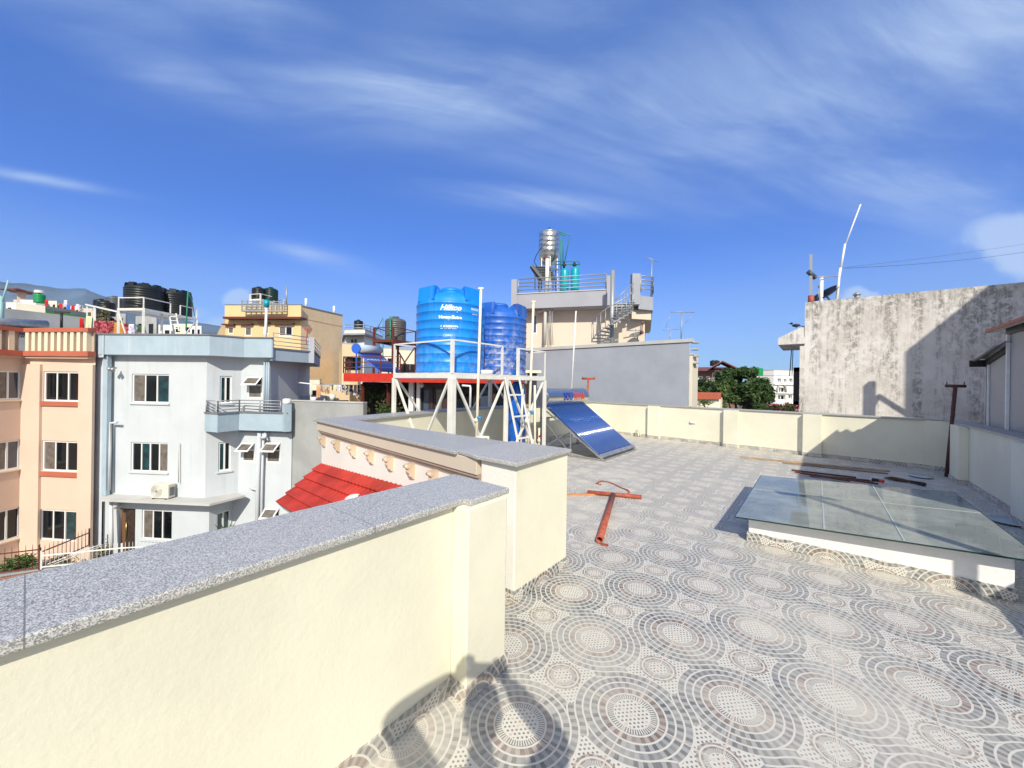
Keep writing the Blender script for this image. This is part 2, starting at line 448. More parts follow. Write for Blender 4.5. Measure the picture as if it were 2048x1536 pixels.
def thing(name, label, cat, loc=(0, 0, 0), rz=0.0, group=None):
    o = bpy.data.objects.new(name, None); C.objects.link(o); o.empty_display_size = 0.2
    o.location = loc; o.rotation_euler = (0, 0, rz)
    ROOTM[o.name] = (Matrix.Translation(Vector(loc)) @ Matrix.Rotation(rz, 4, 'Z')).inverted()
    return tag(o, label, cat, group)
def single(name, mb, mat, label, cat, group=None, origin=None, bevel=0.0):
    return tag(mb.build(name, mat, None, origin, bevel=bevel), label, cat, group)
def struct(name, mb, mat):
    return tag(mb.build(name, mat, None), kind='structure')
def kids(o): return [c for c in bpy.data.objects if c.parent is o]
def copy_tree(o, parent=None):
    c = o.copy(); C.objects.link(c)
    if parent is not None: c.parent = parent
    M = ROOTM.get(o.name)
    if M is not None: ROOTM[c.name] = M
    for k in kids(o): copy_tree(k, c)
    return c
def clone(o, loc, rz, label, group=None):
    c = copy_tree(o); c.location = loc; c.rotation_euler = (0, 0, rz); c['label'] = label
    if group: c['group'] = group
    return c

class Wall:
    """a vertical wall plane from P to Q, outward side on the right of P->Q"""
    def __init__(s, P, Q):
        s.P = Vector((P[0], P[1], 0)); s.Q = Vector((Q[0], Q[1], 0)); d = s.Q-s.P; s.L = d.length; s.t = d/s.L; s.n = Vector((s.t.y, -s.t.x, 0))
    def px(s, u, v):
        q = onl(s.P, s.Q, u, v); return ((q-s.P).dot(s.t), q.z)
    def pt(s, a, z, n=0.0): q = s.P+s.t*a+s.n*n; return Vector((q.x, q.y, z))
    def rect(s, u0, v0, u1, v1):
        a0, z1 = s.px(u0, v0); a1, _ = s.px(u1, v0); am = (a0+a1)/2; _, z0 = s.px((u0+u1)/2, v1)
        _, z1 = s.px((u0+u1)/2, v0)
        return min(a0, a1), max(a0, a1), z0, z1
    def faces(s, mb, z0, z1, holes, rev=0.16, a0=0.0, a1=None):
        a1 = s.L if a1 is None else a1
        A = sorted(set([a0, a1]+[h[i] for h in holes for i in (0, 1) if a0 < h[i] < a1])); Z = sorted(set([z0, z1]+[h[i] for h in holes for i in (2, 3) if z0 < h[i] < z1]))
        for i in range(len(A)-1):
            for j in range(len(Z)-1):
                ca = (A[i]+A[i+1])/2; cz = (Z[j]+Z[j+1])/2
                if any(h[0] < ca < h[1] and h[2] < cz < h[3] for h in holes): continue
                mb.quad(s.pt(A[i], Z[j]), s.pt(A[i+1], Z[j]), s.pt(A[i+1], Z[j+1]), s.pt(A[i], Z[j+1]))
        for h in holes:
            c = [(h[0], h[2]), (h[1], h[2]), (h[1], h[3]), (h[0], h[3])]
            for k in range(4):
                p, q = c[k], c[(k+1) % 4]
                mb.quad(s.pt(*p), s.pt(*q), s.pt(*q, -rev), s.pt(*p, -rev))
    def box(s, mb, a0, a1, n0, n1, z0, z1): return mb.obox(s.P, s.t, s.n, a0, a1, n0, n1, z0, z1)
# ------------------------------------------------------------------ materials
M = {}
M['cream'] = m_plaster('cream_paint', (0.745, 0.72, 0.575), patch=0.07, bmp=0.42, bscale=40, streak=0.20, dirt=(0.62, 0.58, 0.42))
M['stucco'] = m_plaster('white_stucco', (0.78, 0.76, 0.70), patch=0.04, bmp=0.9, bscale=55)
M['band'] = m_plaster('beige_band', (0.60, 0.52, 0.42), patch=0.04, bmp=0.15)
M['granite'] = m_granite('granite')
M['granite_dark'] = m_granite('granite_dusty', 0.9)
M['tile'] = m_tile('mosaic_tile'); M['skirt'] = m_tile('mosaic_skirting', True)
M['white_metal'] = m_plain('white_paint_metal', (0.72, 0.71, 0.66), 0.4, var=0.06, scale=5)
M['pvc'] = m_plain('cream_pvc', (0.74, 0.69, 0.55), 0.45, var=0.08, scale=8)
M['pvcw'] = m_plain('white_pvc', (0.78, 0.79, 0.78), 0.4, var=0.05, scale=8)
M['bluevalve'] = m_plain('blue_valve', (0.03, 0.25, 0.55), 0.4)
M['redplastic'] = m_plain('red_plastic', (0.6, 0.05, 0.03), 0.4)
M['tankblue'] = m_plastic('tank_blue', (0.008, 0.24, 0.80), 0.28, (0.5, 0.6, 0.65), 1.55)
M['tankblue2'] = m_plastic('tank_dusty_blue', (0.018, 0.12, 0.50), 0.9, (0.50, 0.49, 0.44), 1.9)
M['filterblue'] = m_plain('filter_blue', (0.005, 0.10, 0.48), 0.22, var=0.1)
M['tankblack'] = m_plastic('tank_black', (0.012, 0.016, 0.018), 0.06, (0.2, 0.2, 0.2), 5)
M['tankgrey'] = m_plastic('tank_grey', (0.09, 0.095, 0.10), 0.3, (0.25, 0.25, 0.24), 5)
M['tankgreen'] = m_plastic('tank_green', (0.01, 0.28, 0.09), 0.1)
M['letter'] = m_plain('white_lettering', (0.72, 0.80, 0.86), 0.6, var=0.12, scale=60)
M['rust'] = m_plain('red_oxide_primer', (0.36, 0.085, 0.045), 0.55, var=0.25, scale=14, bmp=0.3)
M['rustdark'] = m_plain('dark_oxide_primer', (0.10, 0.032, 0.025), 0.6, var=0.25, scale=14)
M['steel'] = m_plain('stainless_steel', (0.62, 0.62, 0.61), 0.27, 1.0, var=0.06, scale=3)
M['galv'] = m_plain('galvanised_steel', (0.42, 0.43, 0.44), 0.45, 0.7, var=0.15, scale=8)
M['rail'] = m_plain('grey_railing', (0.36, 0.38, 0.40), 0.45, 0.4)
M['tubeglass'] = m_plain('vacuum_tube', (0.012, 0.075, 0.32), 0.13, 0.0, spec=1.0)
M['tubeglass'].node_tree.nodes['Principled BSDF'].inputs['IOR'].default_value = 2.0
M['black'] = m_plain('black_paint', (0.012, 0.012, 0.014), 0.5)
M['wood'] = m_plain('raw_timber', (0.42, 0.27, 0.15), 0.75, var=0.2, scale=9)
M['wood2'] = m_plain('orange_timber', (0.55, 0.25, 0.10), 0.7, var=0.15, scale=9)
M['straw'] = m_plain('broom_straw', (0.14, 0.09, 0.045), 0.9, var=0.3, scale=40)
M['whiteplastic'] = m_plain('white_plastic', (0.75, 0.75, 0.73), 0.35)
M['redtile'] = m_plain('red_roof_tile', (0.42, 0.036, 0.02), 0.55, var=0.24, scale=2.5, bmp=0.15)
M['curb'] = m_plaster('curb_whitewash', (0.80, 0.79, 0.77), patch=0.08, bmp=0.5, bscale=30, fine=0.35)
M['gbhouse'] = m_plaster('pale_blue_grey_wall', (0.555, 0.595, 0.63), streak=0.38, dirt=(0.36, 0.38, 0.40), patch=0.03)
M['gbband'] = m_plaster('blue_grey_parapet', (0.37, 0.47, 0.55), streak=0.5, dirt=(0.62, 0.68, 0.70), patch=0.07, fine=0.25)
M['gbdark'] = m_plaster('slate_grey_wall', (0.56, 0.62, 0.70), streak=0.25, dirt=(0.18, 0.2, 0.23), patch=0.06)
M['ccap'] = m_plaster('grey_cap', (0.17, 0.18, 0.20), patch=0.15)
M['ledge'] = m_plaster('ledge_grey', (0.50, 0.50, 0.48), patch=0.08)
M['peach'] = m_plaster('peach_wall', (0.69, 0.525, 0.42), streak=0.08, dirt=(0.55, 0.42, 0.3), patch=0.025)
M['peach_light'] = m_plaster('peach_baluster', (0.78, 0.66, 0.50), patch=0.03)
M['terracotta'] = m_plaster('terracotta_trim', (0.48, 0.13, 0.075), patch=0.08)
M['yellow'] = m_plaster('yellow_wall', (0.72, 0.53, 0.28), streak=0.1, patch=0.03)
M['tan'] = m_plaster('tan_wall', (0.68, 0.52, 0.33), streak=0.12, patch=0.06)
M['beige'] = m_plaster('beige_wall', (0.66, 0.58, 0.48), streak=0.12, patch=0.03)
M['cement'] = m_plaster('blue_cement_wall', (0.345, 0.375, 0.43), streak=0.12, dirt=(0.5, 0.53, 0.56), patch=0.07, bmp=0.5, bscale=18, fine=0.2)
M['greyband'] = m_plaster('grey_parapet', (0.35, 0.365, 0.41), patch=0.05)
M['greywall'] = m_plaster('raw_cement_wall', (0.34, 0.35, 0.35), streak=0.3, patch=0.1, bmp=0.5)
M['stained'] = m_stained('mouldy_concrete')
M['whitewall'] = m_plaster('white_wall', (0.74, 0.74, 0.72), streak=0.1, patch=0.03)
M['creamwall'] = m_plaster('cream_wall', (0.74, 0.68, 0.55), streak=0.1, patch=0.03)
M['greenpaint'] = m_plaster('green_paint', (0.13, 0.44, 0.10), patch=0.08)
M['panel'] = m_plain('grey_panel', (0.40, 0.385, 0.36), 0.6, var=0.05, scale=1.5)
M['corr'] = m_plain('corrugated_sheet', (0.46, 0.46, 0.46), 0.45, 0.4, var=0.12, scale=4)
M['brick'] = m_brick('brick')
M['frame'] = m_plain('window_frame_white', (0.76, 0.77, 0.76), 0.35)
M['frame_black'] = m_plain('window_frame_dark', (0.02, 0.02, 0.024), 0.4)
M['pane'] = m_plain('window_glass_dark', (0.006, 0.009, 0.012), 0.06, 0, spec=0.5, var=0.5, scale=1.2)
M['pane_teal'] = m_plain('window_glass_teal', (0.010, 0.045, 0.055), 0.08, 0, spec=0.8, var=0.5, scale=2.2)
M['pane_curtain'] = m_plain('window_curtain', (0.15, 0.13, 0.115), 0.25, 0, spec=0.6, var=0.25, scale=5)
M['pane_blue'] = m_plain('window_glass_blue', (0.05, 0.065, 0.10), 0.08, 0, spec=0.9, var=0.2, scale=1)
M['door'] = m_plain('dark_wood_door', (0.045, 0.030, 0.022), 0.45, var=0.3, scale=6)
M['brass'] = m_plain('brass_handle', (0.55, 0.42, 0.2), 0.35, 0.9)
M['redpaint'] = m_plain('red_painted_steel', (0.52, 0.028, 0.012), 0.5, var=0.12, scale=5)
M['brownpaint'] = m_plain('brown_painted_steel', (0.13, 0.03, 0.02), 0.5)
M['teal'] = m_plain('teal_tank', (0.0, 0.33, 0.42), 0.3)
M['greenpipe'] = m_plain('green_pipe', (0.02, 0.22, 0.12), 0.5)
M['bluepaint'] = m_plain('blue_paint', (0.03, 0.13, 0.62), 0.4)
M['bluepanel'] = m_plain('solar_blue_panel', (0.015, 0.055, 0.25), 0.2)
M['paleblue'] = m_plain('pale_blue_tank', (0.45, 0.58, 0.66), 0.35)
M['leaf'] = m_leaf('leaf_dark', (0.012, 0.035, 0.010), (0.07, 0.125, 0.03), 0.5)
M['leaf2'] = m_leaf('leaf_mid', (0.03, 0.07, 0.018), (0.13, 0.18, 0.05), 1.5)
M['leaf3'] = m_leaf('leaf_dry', (0.10, 0.085, 0.04), (0.28, 0.24, 0.12), 1.5)
M['bloom'] = m_leaf('blossom', (0.25, 0.02, 0.06), (0.45, 0.06, 0.12), 1.5)
M['bark'] = m_plain('bark', (0.09, 0.065, 0.045), 0.95, var=0.2)
M['ground'] = m_plain('earth_ground', (0.20, 0.17, 0.12), 0.95, var=0.3, scale=0.05)
M['paving'] = m_plaster('concrete_paving', (0.32, 0.31, 0.29), patch=0.12)
M['hill'] = m_plain('hazed_forest_hill', (0.055, 0.10, 0.16), 1.0, var=0.3, scale=0.004, spec=0.1)  # bluish tone is distance haze put into the hill colour
def m_cloth(name, c, c2=None, sc=18):
    m, nt, b = mat_new(name); p = pos(nt); b.inputs['Roughness'].default_value = 0.9
    if c2: setc(nt, b, mixc(nt, nz(nt, p, sc, 3, 0.5).step(0.45, 0.55), c, c2))
    else: setc(nt, b, mixc(nt, nz(nt, p, 4, 3), sh(c, 0.85), sh(c, 1.1)))
    return m
M['cl_red'] = m_cloth('red_cloth', (0.5, 0.012, 0.012))
M['cl_cream'] = m_cloth('cream_cloth', (0.68, 0.66, 0.42))
M['cl_floral'] = m_cloth('floral_cloth', (0.13, 0.012, 0.02), (0.5, 0.10, 0.12), 9)
M['cl_mustard'] = m_cloth('mustard_cloth', (0.48, 0.22, 0.03))
M['cl_white'] = m_cloth('patterned_white_cloth', (0.75, 0.74, 0.76), (0.4, 0.38, 0.55), 14)
M['cl_peach'] = m_cloth('peach_cloth', (0.6, 0.35, 0.2))
M['cl_brown'] = m_cloth('brown_cloth', (0.3, 0.16, 0.1), (0.5, 0.4, 0.32), 6)
M['cl_dark'] = m_cloth('dark_cloth', (0.03, 0.03, 0.05), (0.5, 0.5, 0.5), 10)
def m_skyglass(name):
    m, nt, b = mat_new(name)
    p = pos(nt); d = nz(nt, p, 2.2, 6, 0.65); d2 = nz(nt, p, 30, 4, 0.7)
    dustf = (d.step(0.35, 0.75)*0.20+d2.step(0.5, 0.8)*0.08+0.26)
    tr_ = nt.nodes.new('ShaderNodeBsdfTransparent'); tr_.inputs['Color'].default_value = (0.70, 0.82, 0.77, 1)
    gs_ = nt.nodes.new('ShaderNodeBsdfGlossy'); gs_.inputs['Roughness'].default_value = 0.03; gs_.inputs['Color'].default_value = (0.9, 0.95, 0.92, 1)
    fr_ = nt.nodes.new('ShaderNodeFresnel'); fr_.inputs['IOR'].default_value = 1.5
    gl = nt.nodes.new('ShaderNodeMixShader'); nt.links.new(fr_.outputs[0], gl.inputs[0]); nt.links.new(tr_.outputs[0], gl.inputs[1]); nt.links.new(gs_.outputs[0], gl.inputs[2])
    df = nt.nodes.new('ShaderNodeBsdfDiffuse'); df.inputs['Color'].default_value = (0.58, 0.62, 0.57, 1)
    mx = nt.nodes.new('ShaderNodeMixShader'); nt.links.new(dustf.s, mx.inputs[0]); nt.links.new(gl.outputs[0], mx.inputs[1]); nt.links.new(df.outputs[0], mx.inputs[2])
    nt.links.new(mx.outputs[0], nt.nodes['Material Output'].inputs['Surface'])
    return m
M['skyglass'] = m_skyglass('green_tinted_glass')
M['glassedge'] = m_plain('glass_edge', (0.01, 0.035, 0.03), 0.15)

# ------------------------------------------------------------------ own roof terrace
XL = -1.49; XR = 2.05
BW0 = Vector((-6.12, 12.35, 0)); BW1 = Vector((2.17, 11.45, 0))
SKX0, SKX1, SKY0, SKY1 = -0.55, 1.22, 4.76, 6.95
# floor: one sheet with the skylight well cut out
fl = MB()
fp = [(-1.95, -4.0), (SKX0, -4.0), (SKX1, -4.0), (2.2, -4.0)]
ys = [-4.0, 2.26, SKY0, SKY1, 13.0]
xs = [-6.8, -1.9, SKX0, SKX1, 2.2]
for i in range(4):
    for j in range(4):
        if i == 2 and j == 2: continue
        if i == 0 and j == 0: continue
        x0, x1, y0, y1 = xs[i], xs[i+1], ys[j], ys[j+1]
        if i == 0: xa_, xb_ = {1: (-5.72, -6.15), 2: (-6.15, -6.25), 3: (-6.25, -6.3)}[j]; fl.quad((xa_, (2.92 if j == 1 else y0), 0), (x1, (2.36 if j == 1 else y0), 0), (x1, (y1 if j < 3 else 12.1), 0), (xb_, (y1 if j < 3 else 12.55), 0)); continue
        if j == 3: fl.quad((x0, y0, 0), (x1, y0, 0), (x1, 11.5+0.1-0.109*(x1-2.2), 0), (x0, 11.6-0.109*(x0-2.2), 0))
        else: fl.quad((x0, y0, 0), (x1, y0, 0), (x1, y1, 0), (x0, y1, 0))
struct('terrace_floor', fl, M['tile'])

def strip_skirt(mb, P, Q, h=0.085, th=0.012, z0=0.002):
    """tile skirting standing proud of a wall base from P to Q, proud side on the right"""
    w = Wall(P, Q); w.box(mb, 0, w.L, 0.0, th, z0, h)
# near parapet -------------------------------------------------
pw = thing('parapet_wall', 'cream parapet with speckled granite coping running along the left foreground', 'parapet wall', (-1.7, 0, 0))
mb = MB(); mb.box(-1.90, XL, -4.0, 1.40, 0.0, 0.985); mb.box(-1.90, -1.38, 1.40, 1.715, 0.0, 0.985)
mb.build('wall', M['cream'], pw, bevel=0.008)
mb = MB(); mb.prism([(-1.945, -4.0), (-1.455, -4.0), (-1.455, 1.44), (-1.405, 1.44), (-1.405, 1.765), (-1.90, 1.79)], 0.985, 1.018)
mb.build('coping', M['granite'], pw, bevel=0.007)
mb = MB(); strip_skirt(mb, (XL, -4.0), (XL, 1.40)); strip_skirt(mb, (XL+.012, 1.40), (-1.38, 1.40)); strip_skirt(mb, (-1.38, 1.388), (-1.38, 1.715)); strip_skirt(mb, (-1.368, 1.715), (-1.90, 1.715))
mb.build('skirting', M['skirt'], pw)
# recessed link between the two parapets
mb = MB(); mb.box(-1.97, -1.90, 1.715, 2.27, -0.3, 0.70)
single('link_wall', mb, M['cream'], 'narrow cream wall closing the gap behind the foreground parapet end', 'wall')

# long parapet with block, cornice and corbels -------------------
FW0 = Vector((-5.86, 2.78, 0)); FW1 = Vector((-2.05, 2.30, 0))     # outer face line
lp = thing('parapet_wall', 'white stucco parapet block and long corniced parapet above the red tiled roof', 'parapet wall', (-3.5, 2.6, 0))
mb = MB(); mb.prism([(-2.10, 2.27), (-1.75, 2.265), (-1.75, 3.02), (-2.35, 3.02), (-2.35, 2.6)], 0.0, 1.02)
mb.build('block', M['stucco'], lp, bevel=0.008)
mb = MB(); mb.prism([(-1.75, 2.272), (-1.744, 2.272), (-1.744, 3.015), (-1.75, 3.015)], 0.085, 1.018); mb.build('inner_face', M['cream'], lp)
mb = MB(); mb.prism([(-5.86, 2.80), (-2.10, 2.33), (-2.10, 2.97), (-5.55, 3.05)], 0.0, 1.02)
mb.build('wall', M['cream'], lp)
mb = MB(); mb.prism([(-2.13, 2.23), (-1.70, 2.215), (-1.715, 3.04), (-2.4, 3.04), (-2.4, 2.30)], 1.02, 1.052)
mb.build('coping', M['granite'], lp, bevel=0.006)
mb = MB(); mb.prism([(-5.97, 2.70), (-2.402, 2.262), (-2.402, 3.0), (-5.52, 3.08)], 1.016, 1.046)
mb.build('coping', M['granite_dark'], lp, bevel=0.006)
fw = Wall(FW0, (-2.14, 2.315))
mb = MB(); fw.box(mb, -0.06, fw.L, -0.1, 0.055, 0.885, 1.015); mb.build('cornice_band', M['band'], lp, bevel=0.004)
mb = MB(); fw.box(mb, -0.045, fw.L, -0.1, 0.04, 0.858, 0.885); fw.box(mb, -0.03, fw.L, -0.1, 0.022, 0.835, 0.858); fw.box(mb, -0.01, fw.L, -0.1, 0.010, 0.812, 0.835)
mb.build('cornice_moulding', m_plaster('brown_moulding', (0.40, 0.31, 0.25), patch=0.1), lp)
mc = m_plaster('carved_corbel', (0.64, 0.52, 0.38), patch=0.15, bmp=1.0, bscale=90)
for (u, v) in ((650, 880), (679, 884), (711, 890), (746.5, 896), (785, 901), (828, 911), (874.5, 921), (925, 931)):
    a, z = fw.px(u, v)
    mb = MB(); zt = 0.812
    prof = [(0.0, 0.0), (0.085, 0.0), (0.09, -0.03), (0.075, -0.055), (0.078, -0.085), (0.05, -0.13), (0.018, -0.16), (0.0, -0.165)]
    hw = 0.036
    vs = []
    for s_, k in ((-1, 0), (1, 0)):
        vs += [fw.pt(a+s_*hw*(1-0.35*(-dz/0.165)), zt+dz, n) for n, dz in prof]
    n_ = len(prof)
    mb.add(vs, [tuple(range(n_)), tuple(range(2*n_-1, n_-1, -1))]+[(i, n_+i, n_+(i+1) % n_, (i+1) % n_) for i in range(n_)])
    mb.tube([fw.pt(a-hw*1.1, zt-0.03, 0.085), fw.pt(a+hw*1.1, zt-0.03, 0.085)], 0.016, 10)
    mb.tube([fw.pt(a-hw*.8, zt-0.12, 0.048), fw.pt(a+hw*.8, zt-0.12, 0.048)], 0.012, 10)
    mb.build('corbel', mc, lp)
mb = MB(); strip_skirt(mb, (-2.05, 2.265), (-1.744, 2.265)); strip_skirt(mb, (-1.744, 2.253), (-1.744, 3.02)); mb.build('skirting', M['skirt'], lp)

# own house body below the roof ---------------------------------
hb = thing('house', 'white stucco house walls under the roof terrace with red tiled lower roof', 'house', (-3.5, 2.4, -9))
mb = MB()
w_ = Wall(FW0, FW1)
mb.quad(w_.pt(0, -9), w_.pt(w_.L+0.1, -9), w_.pt(w_.L+0.1, 0.84), w_.pt(0, 0.84))
mb.quad((-5.86, 2.80, -9), (-5.86, 2.80, 0.82), (-6.75, 6.2, 0.82), (-6.75, 6.2, -9))
mb.quad((-6.75, 6.2, -9), (-6.75, 6.2, 0.0), (-6.75, 13.1, 0.0), (-6.75, 13.1, -9))
mb.quad((-6.75, 13.1, -9), (-6.75, 13.1, 0.0), (2.5, 12.1, 0.0), (2.5, 12.1, -9))
mb.quad((-1.96, -4, -9), (-1.96, 2.35, -9), (-1.96, 2.35, -0.02), (-1.96, -4, -0.02))
mb.quad((-1.96, -4, -9), (2.4, -4, -9), (2.4, -4, -0.02), (-1.96, -4, -0.02))
mb.build('wall', M['stucco'], hb)
mb = MB()
for x0, x1, y0, y1 in ((-5.95, SKX0, 3.02, 12.2), (SKX0, 2.2, SKY1, 11.5), (SKX0, 2.2, 2.3, SKY0), (SKX1, 2.2, SKY0, SKY1), (-1.95, 2.2, -4, 2.3), (-6.0, SKX0, 2.9, 3.0)):
    mb.box(x0, x1, y0, y1, -0.25, -0.006)
mb.build('roof_slab', M['greywall'], hb)
# red tiled roof: pitched towards -y off the facade
tl = onl(FW0, FW1, 644.6, 929.4); ex = tl.x
el = onx(557, 1008.5, ex)
er = Vector((-2.05, el.y, el.z)); tr = Vector((-2.05, tl.y-0.46*0.0, tl.z)); tr = onl(FW0, FW1, 820, 985); t8 = onl(FW0, FW1, 800, 973); k8 = (-2.3-tl.x)/(t8.x-tl.x); tr = tl.lerp(t8, k8)
mb = MB(); nrow = 5; ncol = 34
P00, P10, P01, P11 = tl, tr, el, el+(tr-tl)
nrm = (P10-P00).cross(P01-P00).normalized()
if nrm.z < 0: nrm = -nrm
for r_ in range(nrow):
    a0 = r_/nrow; a1 = (r_+1)/nrow
    K = ncol*8; rows = []
    for (av, lift) in ((a0-0.01, 0.0), (a1, 0.035)):
        row = []
        for k in range(K+1):
            b_ = k/K; ph = (k % 8)/8*2*PI
            q = (P00.lerp(P01, av)).lerp(P10.lerp(P11, av), b_)+nrm*(0.014*max(-0.2, math.cos(ph))+lift+0.015)
            row.append(q)
        rows.append(row)
    low = [q-nrm*0.04 for q in rows[1]]
    vs = rows[0]+rows[1]+low; n1 = K+1
    mb.add(vs, [(k, k+1, n1+k+1, n1+k) for k in range(K)], True)
    mb.add(vs, [(n1+k, n1+k+1, 2*n1+k+1, 2*n1+k) for k in range(K)], False)
mb.build('roof', M['redtile'], hb)
mb = MB(); dn = nrm*0.07
for (a, b_) in ((P00, P01), (P01, P11)):
    mb.quad(a-nrm*0.0, b_, b_-dn*1.6, a-dn*1.6)
mb.quad(P00-dn, P10-dn, P11-dn, P01-dn)
mb.build('soffit', M['stucco'], hb)
mb = MB(); bx0 = P01.lerp(P00, 0.05); bx1 = P01.lerp(P11, 1)
y_a = el.y+.25; za_ = P01.z+(P00.z-P01.z)*(y_a-P01.y)/(P00.y-P01.y)-.06; zb_ = P01.z+(P00.z-P01.z)*(2.32-P01.y)/(P00.y-P01.y)-.06
mb.prism([(el.x+.12, y_a), (-2.2, y_a), (-2.2, 2.32), (el.x+.12, 2.32)], -9, [za_, za_, zb_, zb_]); mb.build('bay_wall', M['stucco'], hb)
c_ = at(712, 1000, (P01.lerp(P10, .5)-O0).dot(Vector((-math.sin(YAW), math.cos(YAW), 0))))
mb = MB(); mb.sphere(Vector((c_.x, c_.y, c_.z-0.02)), 0.15, 16, 10, (1.0, 0.8, 0.55)); mb.build('plaster_boss', M['stucco'], hb)

# left parapet ----------------------------------------------------
lw = thing('parapet_wall', 'cream parapet behind the blue tank stand at the left edge of the terrace', 'parapet wall', (-6.2, 7, 0))
LWP = [(-5.56, 3.06), (-6.08, 5.45), (-6.12, 12.35)]
mb = MB()
mb.prism([(-5.56, 3.06), (-6.08, 5.45), (-6.43, 5.45), (-5.90, 2.82)], 0, 1.015); mb.prism([(-6.08, 5.45), (-6.12, 12.35), (-6.47, 12.7), (-6.43, 5.45)], 0, 1.013)
mb.build('wall', M['cream'], lw)
mb = MB(); mb.prism([(-5.52, 3.085), (-6.04, 5.45), (-6.08, 12.33), (-6.52, 12.75), (-6.49, 5.45), (-5.975, 2.72)], 1.015, 1.045); mb.build('coping', M['granite_dark'], lw)
mb = MB()
for y in (5.6, 7.3, 9.0, 10.7): mb.box(-6.2, -5.98, y, y+0.3, 0.0, 1.012)
mb.build('pilaster', M['cream'], lw)
mb = MB(); mb.obox((-6.08, 5.45, 0), (0, 1, 0), (1, 0, 0), 0, 6.9, -0.03, 0.012, 0.002, 0.085); mb.build('skirting', M['skirt'], lw)

# back parapet ---------------------------------------------------
bw = thing('parapet_wall', 'long cream parapet across the back of the terrace with four pilasters', 'parapet wall', (-2, 12, 0))
B = Wall((BW0.x, BW0.y), (BW1.x, BW1.y))      # outward (right side) faces -y, towards the terrace
mb = MB(); B.box(mb, 0, B.L, -0.22, 0.0, 0, 1.0); mb.build('wall', M['cream'], bw)
mb = MB(); B.box(mb, -0.03, B.L+0.0, -0.26, 0.035, 1.0, 1.03); mb.build('coping', M['granite_dark'], bw, bevel=0.005)
skp = []
for (u0, u1) in ((1298, 1318), (1449, 1475), (1607, 1645)):
    a0 = B.px(u0, 830)[0]; a1 = B.px(u1, 830)[0]; a1 = a0+max(0.36, min(0.5, a1-a0))
    mb = MB(); B.box(mb, a0, a1, 0.0, 0.11, 0, 0.998); mb.build('pilaster', M['cream'], bw, bevel=0.006); skp.append((a0, a1))
mb = MB(); B.box(mb, B.L-0.42, B.L, 0.0, 0.06, 0, 0.998); mb.build('pilaster', M['cream'], bw)
mb = MB(); cur = 0
for a0, a1 in skp:
    B.box(mb, cur, a0, 0, 0.012, 0.002, 0.085); B.box(mb, a0-0.006, a1+0.006, 0.11, 0.122, 0.002, 0.085); cur = a1
B.box(mb, cur, B.L-0.42, 0, 0.012, 0.002, 0.085); B.box(mb, B.L-0.42, B.L-.06, 0.06, 0.072, 0.002, 0.085)
mb.build('skirting', M['skirt'], bw)
# right parapet --------------------------------------------------
rw = thing('parapet_wall', 'shaded cream parapet along the right side of the terrace with dark coping', 'parapet wall', (2.2, 5, 0))
mb = MB(); mb.box(XR, XR+0.22, -4, 11.62, 0, 1.0); mb.build('wall', M['cream'], rw)
mb = MB(); mb.box(XR-0.035, XR+0.26, -4, 11.66, 1.002, 1.034); mb.build('coping', M['granite_dark'], rw, bevel=0.005)
for (y0, y1) in ((7.25, 7.72), (10.0, 10.55), (4.0, 4.4), (0.8, 1.2)):
    mb = MB(); mb.box(XR-0.12, XR, y0, y1, 0, 0.999); mb.build('pilaster', M['cream'], rw, bevel=0.006)
mb = MB()
cur = -4
for (y0, y1) in ((0.8, 1.2), (4.0, 4.4), (7.25, 7.72), (10.0, 10.55), (11.3, 11.3)):
    mb.box(XR-0.012, XR, cur, y0, 0.002, 0.085)
    if y1 > y0: mb.box(XR-0.132, XR-0.12, y0-.01, y1+.01, 0.002, 0.085); mb.box(XR-0.12, XR, y1, y1+.012, 0.002, 0.085); mb.box(XR-0.12, XR, y0-0.012, y0, 0.002, 0.085)
    cur = y1
mb.build('skirting', M['skirt'], rw)

# skylight ---------------------------------------------------------
sk = thing('skylight', 'low whitewashed skylight curb under large green tinted glass sheet', 'skylight', (0.35, 5.8, 0))
zl, zr = 0.235, 0.335
mb = MB()
t_ = 0.11
outer = [(SKX0, SKY0), (SKX1, SKY0), (SKX1, SKY1), (SKX0, SKY1)]
def curb_wall(mb, x0, x1, y0, y1):
    za = zl+(zr-zl)*(x0-SKX0)/(SKX1-SKX0); zb = zl+(zr-zl)*(x1-SKX0)/(SKX1-SKX0)
    mb.prism([(x0, y0), (x1, y0), (x1, y1), (x0, y1)], 0.0, [za, zb, zb, za])
curb_wall(mb, SKX0, SKX1, SKY0, SKY0+t_); curb_wall(mb, SKX0, SKX1, SKY1-t_, SKY1); curb_wall(mb, SKX0, SKX0+t_, SKY0+t_, SKY1-t_); curb_wall(mb, SKX1-t_, SKX1, SKY0+t_, SKY1-t_)
mb.build('curb', M['curb'], sk, bevel=0.01)
mb = MB()   # well below, going down to the stair hall
for q in (((SKX0+t_, SKY0+t_), (SKX1-t_, SKY0+t_)), ((SKX1-t_, SKY0+t_), (SKX1-t_, SKY1-t_)), ((SKX1-t_, SKY1-t_), (SKX0+t_, SKY1-t_)), ((SKX0+t_, SKY1-t_), (SKX0+t_, SKY0+t_))):
    mb.quad((*q[0], -3.0), (*q[1], -3.0), (*q[1], 0.0), (*q[0], 0.0))
mb.quad((SKX0, SKY0, -3.0), (SKX1, SKY0, -3.0), (SKX1, SKY1, -3.0), (SKX0, SKY1, -3.0))
mb.build('light_well', m_plaster('well_plaster', (0.62, 0.62, 0.55), patch=0.1), sk)
GX0, GX1, GY0, GY1 = -0.655, 1.33, 4.64, 7.05
zg = lambda x: 0.262+(x-SKX0)/(SKX1-SKX0)*(zr-zl)
